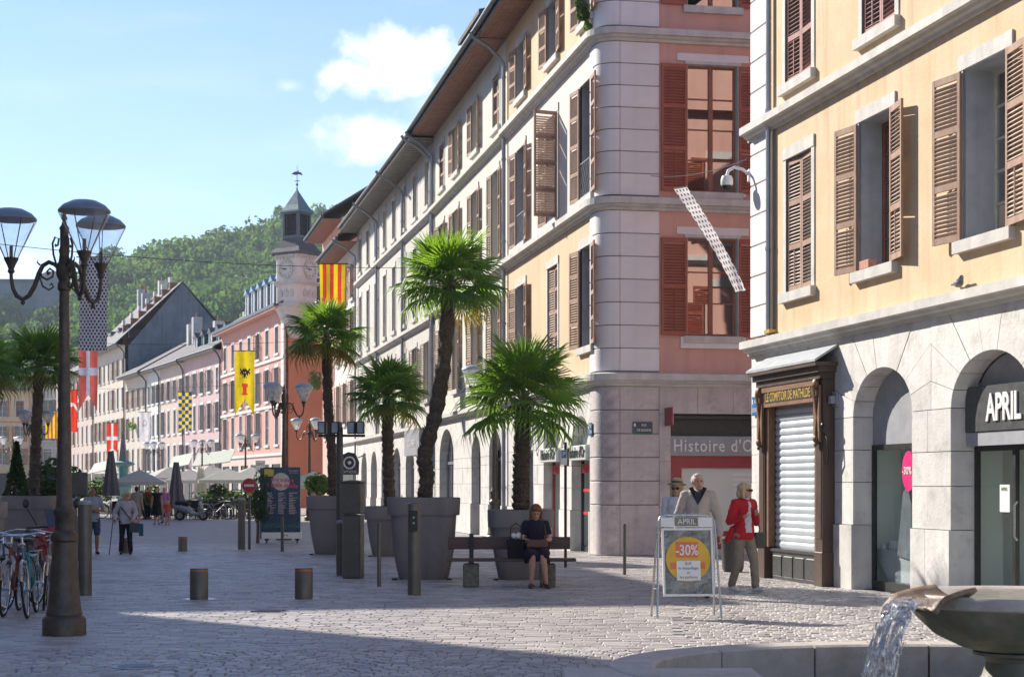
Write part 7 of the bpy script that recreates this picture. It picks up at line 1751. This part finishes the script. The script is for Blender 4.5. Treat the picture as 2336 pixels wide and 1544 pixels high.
def red_extra(t, j, s):
    blob('blouse', [('l', [(.90, 0, -.03, .10, .115), (1.1, 0, -.035, .085, .11), (1.3, 0, -.04, .075, .105), (1.42, 0, -.03, .05, .07)])], .011, cloth('white_blouse', (.68,.66,.72)), t, smooth=3)
    blob('jacket_hem', [('c', (-.14, .08, .95), (-.22, .12, .78), .06, .045), ('l', [(.84, 0, .04, .175, .11), (1.0, 0, .03, .165, .115)])], .011, cloth('red_jacket', (.52,.012,.02)), t, smooth=3)
    b = MB(); b.tube([(.05, -.1, 1.36), (.12, -.14, 1.15), (.2, -.13, .95), (.22, -.08, .86)], .011, 6); b.obj('bag_strap', cloth('grey_leather', (.07,.06,.06), .5), t)
    b = MB(); b.cbox(.14, -.13, .66, .32, -.03, .9, .02); b.obj('shoulder_bag', cloth('grey_leather', (.07,.06,.06), .5), t)
person('person', 'blonde woman with sunglasses wearing a red jacket, white top and beige trousers', (PX(1697, 25.6), 25.6, 0), R(32), 1.63, J=dict(ankL=(.07,-.2,.1), kneeL=(.09,-.13,.5), toeL=(.09,-.36,.06), ankR=(-.08,.2,.11), kneeR=(-.09,.03,.48), toeR=(-.08,.06,.035), elL=(.23,-.02,1.1), wrL=(.08,-.2,1.22), elR=(-.24,.06,1.12), wrR=(-.16,-.16,1.18)),
       topc=cloth('red_jacket', (.52,.012,.02)), sleeves='long', botc=cloth('beige_trousers', (.30,.245,.185)), hair='bob', hairc='blonde', female=True, sung=True, heady=R(28), extras=red_extra, shoec='whitepaint', vox=.0095)
def cane_extra(t, j, s):
    w = j['wrR']; b = MB(); b.tube([(w.x+.02, w.y-.06, w.z+.0), (w.x-.03, w.y-.09, w.z+.02), (w.x-.05, w.y-.1, w.z-.02), (w.x-.13, w.y-.16, .0)], .011, 6); b.obj('walking_cane', M_['wood_dark'], t)
    b = MB(); b.tube([(-.12, -.12, 1.3*s), (.05, -.16, 1.05*s), (.17, -.12, .85*s)], .012, 6); b.obj('bag_strap', M_['navy'], t); b = MB(); b.cbox(.08, -.2, .6*s, .32, -.1, .86*s, .02); b.obj('shoulder_bag', cloth('slate_bag', (.08,.09,.11)), t)
    b = MB(); b.cbox(.3, -.12, .5*s, .4, -.02, .84*s, .015); b.obj('blue_tote', cloth('teal_bag', (.03,.12,.18)), t)
person('person', 'elderly blonde woman in a pale blouse leaning on a walking cane in the square', (PX(287, 39.4), 39.4, 0), R(12), 1.45, J=dict(elR=(-.3,.03,1.12), wrR=(-.28,-.16,.92), elL=(.27,-.02,1.12), wrL=(.2,-.2,.98), head=(.02,-.06,1.57), ankL=(.13,-.05,.09), ankR=(-.13,.05,.09)),
       topc=cloth('pale_blouse', (.50,.44,.46)), sleeves='long', botc=cloth('black_trousers', (.015,.015,.02)), hair='curly', hairc='blonde', female=True, heady=R(20), extras=cane_extra, vox=.0105)
person('person', 'dark-haired man in a grey T-shirt with folded arms right behind the tall bollard', (PX(212, 39.5), 39.5, 0), R(20), 1.55, J=dict(elL=(.25,-.02,1.12), wrL=(.0,-.2,1.13), elR=(-.22,-.02,1.12), wrR=(.06,-.19,1.08)), topc=cloth('grey_tee', (.35,.37,.41)), sleeves='short', bottom='shorts', botc=cloth('blue_shorts', (.06,.08,.13)), hair='short', hairc='black', skin='skin_tan', heady=R(-40), vox=.0105)
person('person', 'man in a beige shirt walking away behind the woman with a cane', (PX(312, 62), 62, 0), R(170), 1.55, topc=cloth('khaki_shirt', (.36,.31,.26)), sleeves='short', bottom='shorts', botc=cloth('stone_shorts', (.3,.27,.22)), hair='short', hairc='darkbrown', vox=.014)
person('person', 'woman in a black sleeveless dress and leggings walking in the middle of the square', (PX(358, 69), 69, 0), R(5), 1.5, J=dict(ankL=(.1,-.12,.09), kneeL=(.1,-.1,.5)), topc=cloth('black_top', (.012,.012,.014)), sleeves='none', bottom='dress', botc=cloth('black_top', (.012,.012,.014)), hair='short', hairc='brown', female=True, vox=.013)
person('person', 'person in a pink-lilac top right beside the woman in black', (PX(375, 71), 71, 0), R(-10), 1.5, topc=cloth('lilac', (.5,.22,.42)), sleeves='half', botc=cloth('pale_pink', (.45,.28,.3)), hair='short', hairc='blonde', female=True, vox=.014)
person('person', 'small child in an orange-red shirt walking in front of the person in lilac', (PX(382, 68), 68, 0), R(0), .98, topc=cloth('orange_red', (.65,.1,.04)), sleeves='short', bottom='shorts', botc=cloth('pale_pink', (.45,.28,.3)), hair='short', hairc='blonde', vox=.014)
person('person', 'dark-haired seated-height figure at the terrace behind the lamp post', (PX(136, 66), 66, 0), R(30), 1.5, topc=cloth('white_top', (.66,.67,.7)), sleeves='short', botc=cloth('grey_trousers', (.2,.19,.18)), hair='short', hairc='darkbrown', vox=.015)
person('person', 'person in dark red at the edge of the terrace left of the black dress', (PX(338, 80), 80, 0), R(60), 1.5, topc=cloth('dark_red', (.25,.03,.03)), sleeves='short', botc=cloth('black_trousers', (.015,.015,.02)), hair='short', hairc='darkbrown', vox=.015)
# ------------------------------------------------------------------ two-wheelers
def bicycle(label, loc, rz, col, lean=6, basket=False, rack=True):
    t = thing('bicycle', label, 'bicycle', loc, rz, 'bicycles parked at the left edge'); Lm = RY(0) @ RX(R(lean)); fm = mat('bike_paint', col, rough=.35)
    def wheel(x):
        W = thing_empty = None
        b = MB(); b.tube([(x+.33*math.cos(a*.2618), 0, .345+.33*math.sin(a*.2618)) for a in range(25)], .017, 6, False); w = b.obj('wheel', M_['tyre'], t, Lm, smooth=True)
        b = MB(); b.tube([(x+.308*math.cos(a*.2618), 0, .345+.308*math.sin(a*.2618)) for a in range(25)], .009, 5, False); b.obj('rim', M_['chrome'], w)
        b = MB(); b.tube([(x, -.04, .345), (x, .04, .345)], .018, 8)
        for k in range(18): a = k*.349; b.tube([(x, .02*(-1)**k, .345), (x+.3*math.cos(a), 0, .345+.3*math.sin(a))], .0018, 3)
        b.obj('spokes', M_['steel'], w)
        b = MB(); P_ = [(x+.36*math.cos(R(a)), 0, .345+.36*math.sin(R(a))) for a in range(20, 170, 10)]; b.tube(P_, .022, 5); b.obj('mudguard', fm if x < 0 else M_['steel'], w)
    wheel(-.52); wheel(.52)
    b = MB(); bb = (-.02, 0, .3); st = (-.18, 0, .78); hd = (.36, 0, .86); hl = (.39, 0, .72)
    for a, c in ((bb, st), (bb, hl), ((-.14, 0, .66), hd), (bb, (-.52, 0, .345)), (st, (-.52, 0, .345)), (hd, hl)): b.tube([a, c], .016, 8)
    b.obj('frame', fm, t, Lm, smooth=True)
    b = MB(); 
    for y in (-.045, .045): b.tube([(.39, y*.6, .7), (.45, y, .55), (.52, y, .345)], .011, 6)
    b.tube([hd, (.34, 0, .98)], .014, 6); b.obj('fork', M_['chrome'], t, Lm, smooth=True)
    b = MB(); b.tube([(.22, -.28, 1.0), (.33, -.2, 1.02), (.36, 0, 1.0), (.33, .2, 1.02), (.22, .28, 1.0)], .011, 8); h = b.obj('handlebar', M_['chrome'], t, Lm, smooth=True)
    for y in (-1, 1): q = MB(); q.tube([(.24, y*.27, 1.0), (.14, y*.31, .995)], .018, 8); q.obj('grip', M_['black'], h)
    b = MB(); b.lathe([(.03, -.03), (.045, 0), (.03, .02)], 10).xf(T(.46, 0, .9)); b.obj('headlight', M_['chrome'], t, Lm)
    b = MB(); b.ball((-.2, 0, .93), 1, 12, 6, (.14, .08, .035)); b.tube([st, (-.2, 0, .92)], .013, 6); b.obj('saddle', M_['black'], t, Lm, smooth=True)
    b = MB(); b.tube([(-.02, -.05, .3), (.06, -.06, .2)], .01, 5); b.tube([(-.02, .05, .3), (-.1, .06, .4)], .01, 5); b.box(.02, -.13, .18, .1, -.06, .2); b.box(-.14, .06, .4, -.06, .13, .42); b.tube([(-.02+.09*math.cos(k*.6), -.03, .3+.09*math.sin(k*.6)) for k in range(12)], .006, 4); b.obj('pedals', M_['steel'], t, Lm)
    if rack: b = MB(); b.box(-.75, -.07, .72, -.3, .07, .735); b.tube([(-.52, -.06, .345), (-.6, -.07, .72)], .006, 4); b.tube([(-.52, .06, .345), (-.6, .07, .72)], .006, 4); b.box(-.78, -.05, .6, -.76, .05, .7); b.obj('rack', M_['steel'], t, Lm)
    if basket: b = MB(); b.cbox(.42, -.16, .86, .7, .16, 1.06, .02); b.obj('basket', M_['black'], t, Lm)
    return t
bicycle('turquoise bicycle seen almost end-on, front wheel towards the viewer, next to the lamp post', (PX(52, 20.6)+.0, 21.0, 0), R(-80), (.04,.22,.26), 5)
bicycle('white and red bicycle at the very left edge of the picture', (PX(4, 20.9), 21.3, 0), R(-84), (.22,.05,.05), -4)
bicycle('dark bicycle with chrome handlebar squeezed behind the turquoise one', (PX(30, 22.0), 22.4, 0), R(-96), (.03,.05,.10), 7)
bicycle('pale silver bicycle closest to the lamp post base, behind the turquoise one', (PX(82, 21.9), 22.3, 0), R(-76), (.16,.17,.17), -5, rack=False)
def motorbike():
    t = thing('red_motorcycle', 'red motorcycle with a black windscreen and mirror parked behind the bicycles', 'motorcycle', (PX(84, 25.2), 25.6, 0), R(-58)); rm = mat('red_lacquer', (.45,.015,.02), rough=.2, spec=.8)
    for x in (-.62, .62):
        b = MB(); b.tube([(x+.26*math.cos(a*.2618), 0, .31+.26*math.sin(a*.2618)) for a in range(25)], .055, 8, False); w = b.obj('wheel', M_['tyre'], t, smooth=True)
        b = MB(); b.tube([(x+.2*math.cos(a*.2618), 0, .31+.2*math.sin(a*.2618)) for a in range(25)], .02, 6, False)
        for k in range(5): b.tube([(x, 0, .31), (x+.19*math.cos(k*1.256), 0, .31+.19*math.sin(k*1.256))], .014, 5)
        b.obj('rim', M_['steel'], w)
    b = MB(); b.tube([(-.25, 0, .72), (0, 0, .82), (.3, 0, .84), (.45, 0, .74)], [.1, .16, .17, .1], 12); b.obj('tank', rm, t, smooth=True)
    b = MB(); b.tube([(.3, 0, .9), (.55, 0, .85), (.68, 0, .7), (.6, 0, .55)], [.1, .19, .16, .08], 12); b.tube([(.2, .0, .6), (.5, 0, .5)], [.16, .14], 10); b.obj('fairing', rm, t, smooth=True)
    b = MB(); b.tube([(-.85, 0, .86), (-.5, 0, .8), (-.15, 0, .76)], [.07, .13, .12], 10); b.obj('seat', M_['black'], t, smooth=True)
    b = MB(); b.tube([(-.2, 0, .45), (.25, 0, .45)], [.17, .19], 10); b.tube([(.1, .15, .3), (-.7, .17, .35)], .04, 8); b.obj('engine', M_['zinc'], t, smooth=True)
    for y in (-.09, .09): q = MB(); q.tube([(.62, y, .31), (.45, y, .85)], .022, 8); q.obj('fork', M_['steel'], t)
    b = MB(); b.tube([(.3, -.35, .98), (.42, 0, 1.0), (.3, .35, .98)], .014, 8); b.obj('handlebar', M_['black'], t)
    b = MB(); b.add([(.62, -.12, .95), (.62, .12, .95), (.42, .13, 1.25), (.42, -.13, 1.25)], [(0,1,2,3)]); b.obj('windscreen', M_['glassdark'], t)
    for y in (-.38, .38): q = MB(); q.tube([(.4, y*.6, 1.02), (.36, y, 1.3)], .008, 5); q.ball((.36, y, 1.34), 1, 10, 6, (.02, .05, .07)); q.obj('mirror', M_['black'], t, smooth=True)
    b = MB(); b.ball((.72, 0, .78), .07, 10, 6); b.obj('headlight', M_['chrome'], t)
motorbike()
def scooter():
    t = thing('silver_scooter', 'silver motor scooter parked sideways in front of the terrace', 'scooter', (PX(437, 76.5), 76.5, 0), R(-8)); sm = mat('silver_lacquer', (.32,.34,.36), rough=.25, metal=.4)
    for x in (-.55, .55):
        b = MB(); b.tube([(x+.18*math.cos(a*.2618), 0, .23+.18*math.sin(a*.2618)) for a in range(25)], .05, 6, False); w = b.obj('wheel', M_['tyre'], t, smooth=True); q = MB(); q.lathe([(.14, -.03), (.14, .03)], 12).xf(T(x, 0, .23) @ RX(R(90))); q.obj('rim', M_['steel'], w)
    b = MB(); b.tube([(-.8, 0, .62), (-.5, 0, .56), (-.15, 0, .48), (.05, 0, .3), (.35, 0, .28), (.45, 0, .5), (.38, 0, .85)], [.08, .18, .17, .1, .09, .13, .1], 10); b.obj('body', sm, t, smooth=True)
    b = MB(); b.tube([(-.75, 0, .8), (-.4, 0, .78), (-.12, 0, .74)], [.08, .12, .09], 8); b.obj('seat', M_['black'], t, smooth=True)
    b = MB(); b.ball((.5, 0, .42), 1, 10, 6, (.17, .08, .12)); b.obj('front_mudguard', sm, t, smooth=True)
    b = MB(); b.tube([(.55, 0, .23), (.38, 0, .9)], .03, 6); b.tube([(.3, -.3, 1.0), (.38, 0, .98), (.3, .3, 1.0)], .02, 6); b.ball((.42, 0, .95), .09, 8, 6); b.obj('handlebar', M_['greypaint'], t); b = MB(); b.ball((.47, 0, 1.0), .06, 8, 6); b.ball((.3, -.28, 1.15), .05, 8, 6); b.obj('headlight', M_['chrome'], t)
scooter()
for lab, px, Y, c in (('distant bicycle parked right of the silver scooter', 492, 79, (.3,.3,.3)), ('second distant bicycle near the terrace planters', 515, 80, (.1,.1,.12)), ('far bicycle beside the left terrace chairs', 258, 82, (.05,.05,.06))):
    b_ = bicycle(lab, (PX(px, Y), Y, 0), R(15), c, 4); b_['group'] = 'bicycles parked by the terrace'
# ------------------------------------------------------------------ haze
def haze(d):
    b = MB(); b.box(-640, -60, -1.2, 470, 780, 134); o = b.obj('haze', [], None); o['kind'] = 'stuff'
    m = bpy.data.materials.new('haze'); m.use_nodes = True; t = m.node_tree; t.nodes.clear(); out = N(t, 'ShaderNodeOutputMaterial'); v = N(t, 'ShaderNodeVolumePrincipled')
    v.inputs['Color'].default_value = (.80, .90, 1.0, 1); v.inputs['Density'].default_value = d; v.inputs['Anisotropy'].default_value = .0; t.links.new(v.outputs[0], out.inputs['Volume'])
    o.data.materials.clear(); o.data.materials.append(m)
haze(.0003)
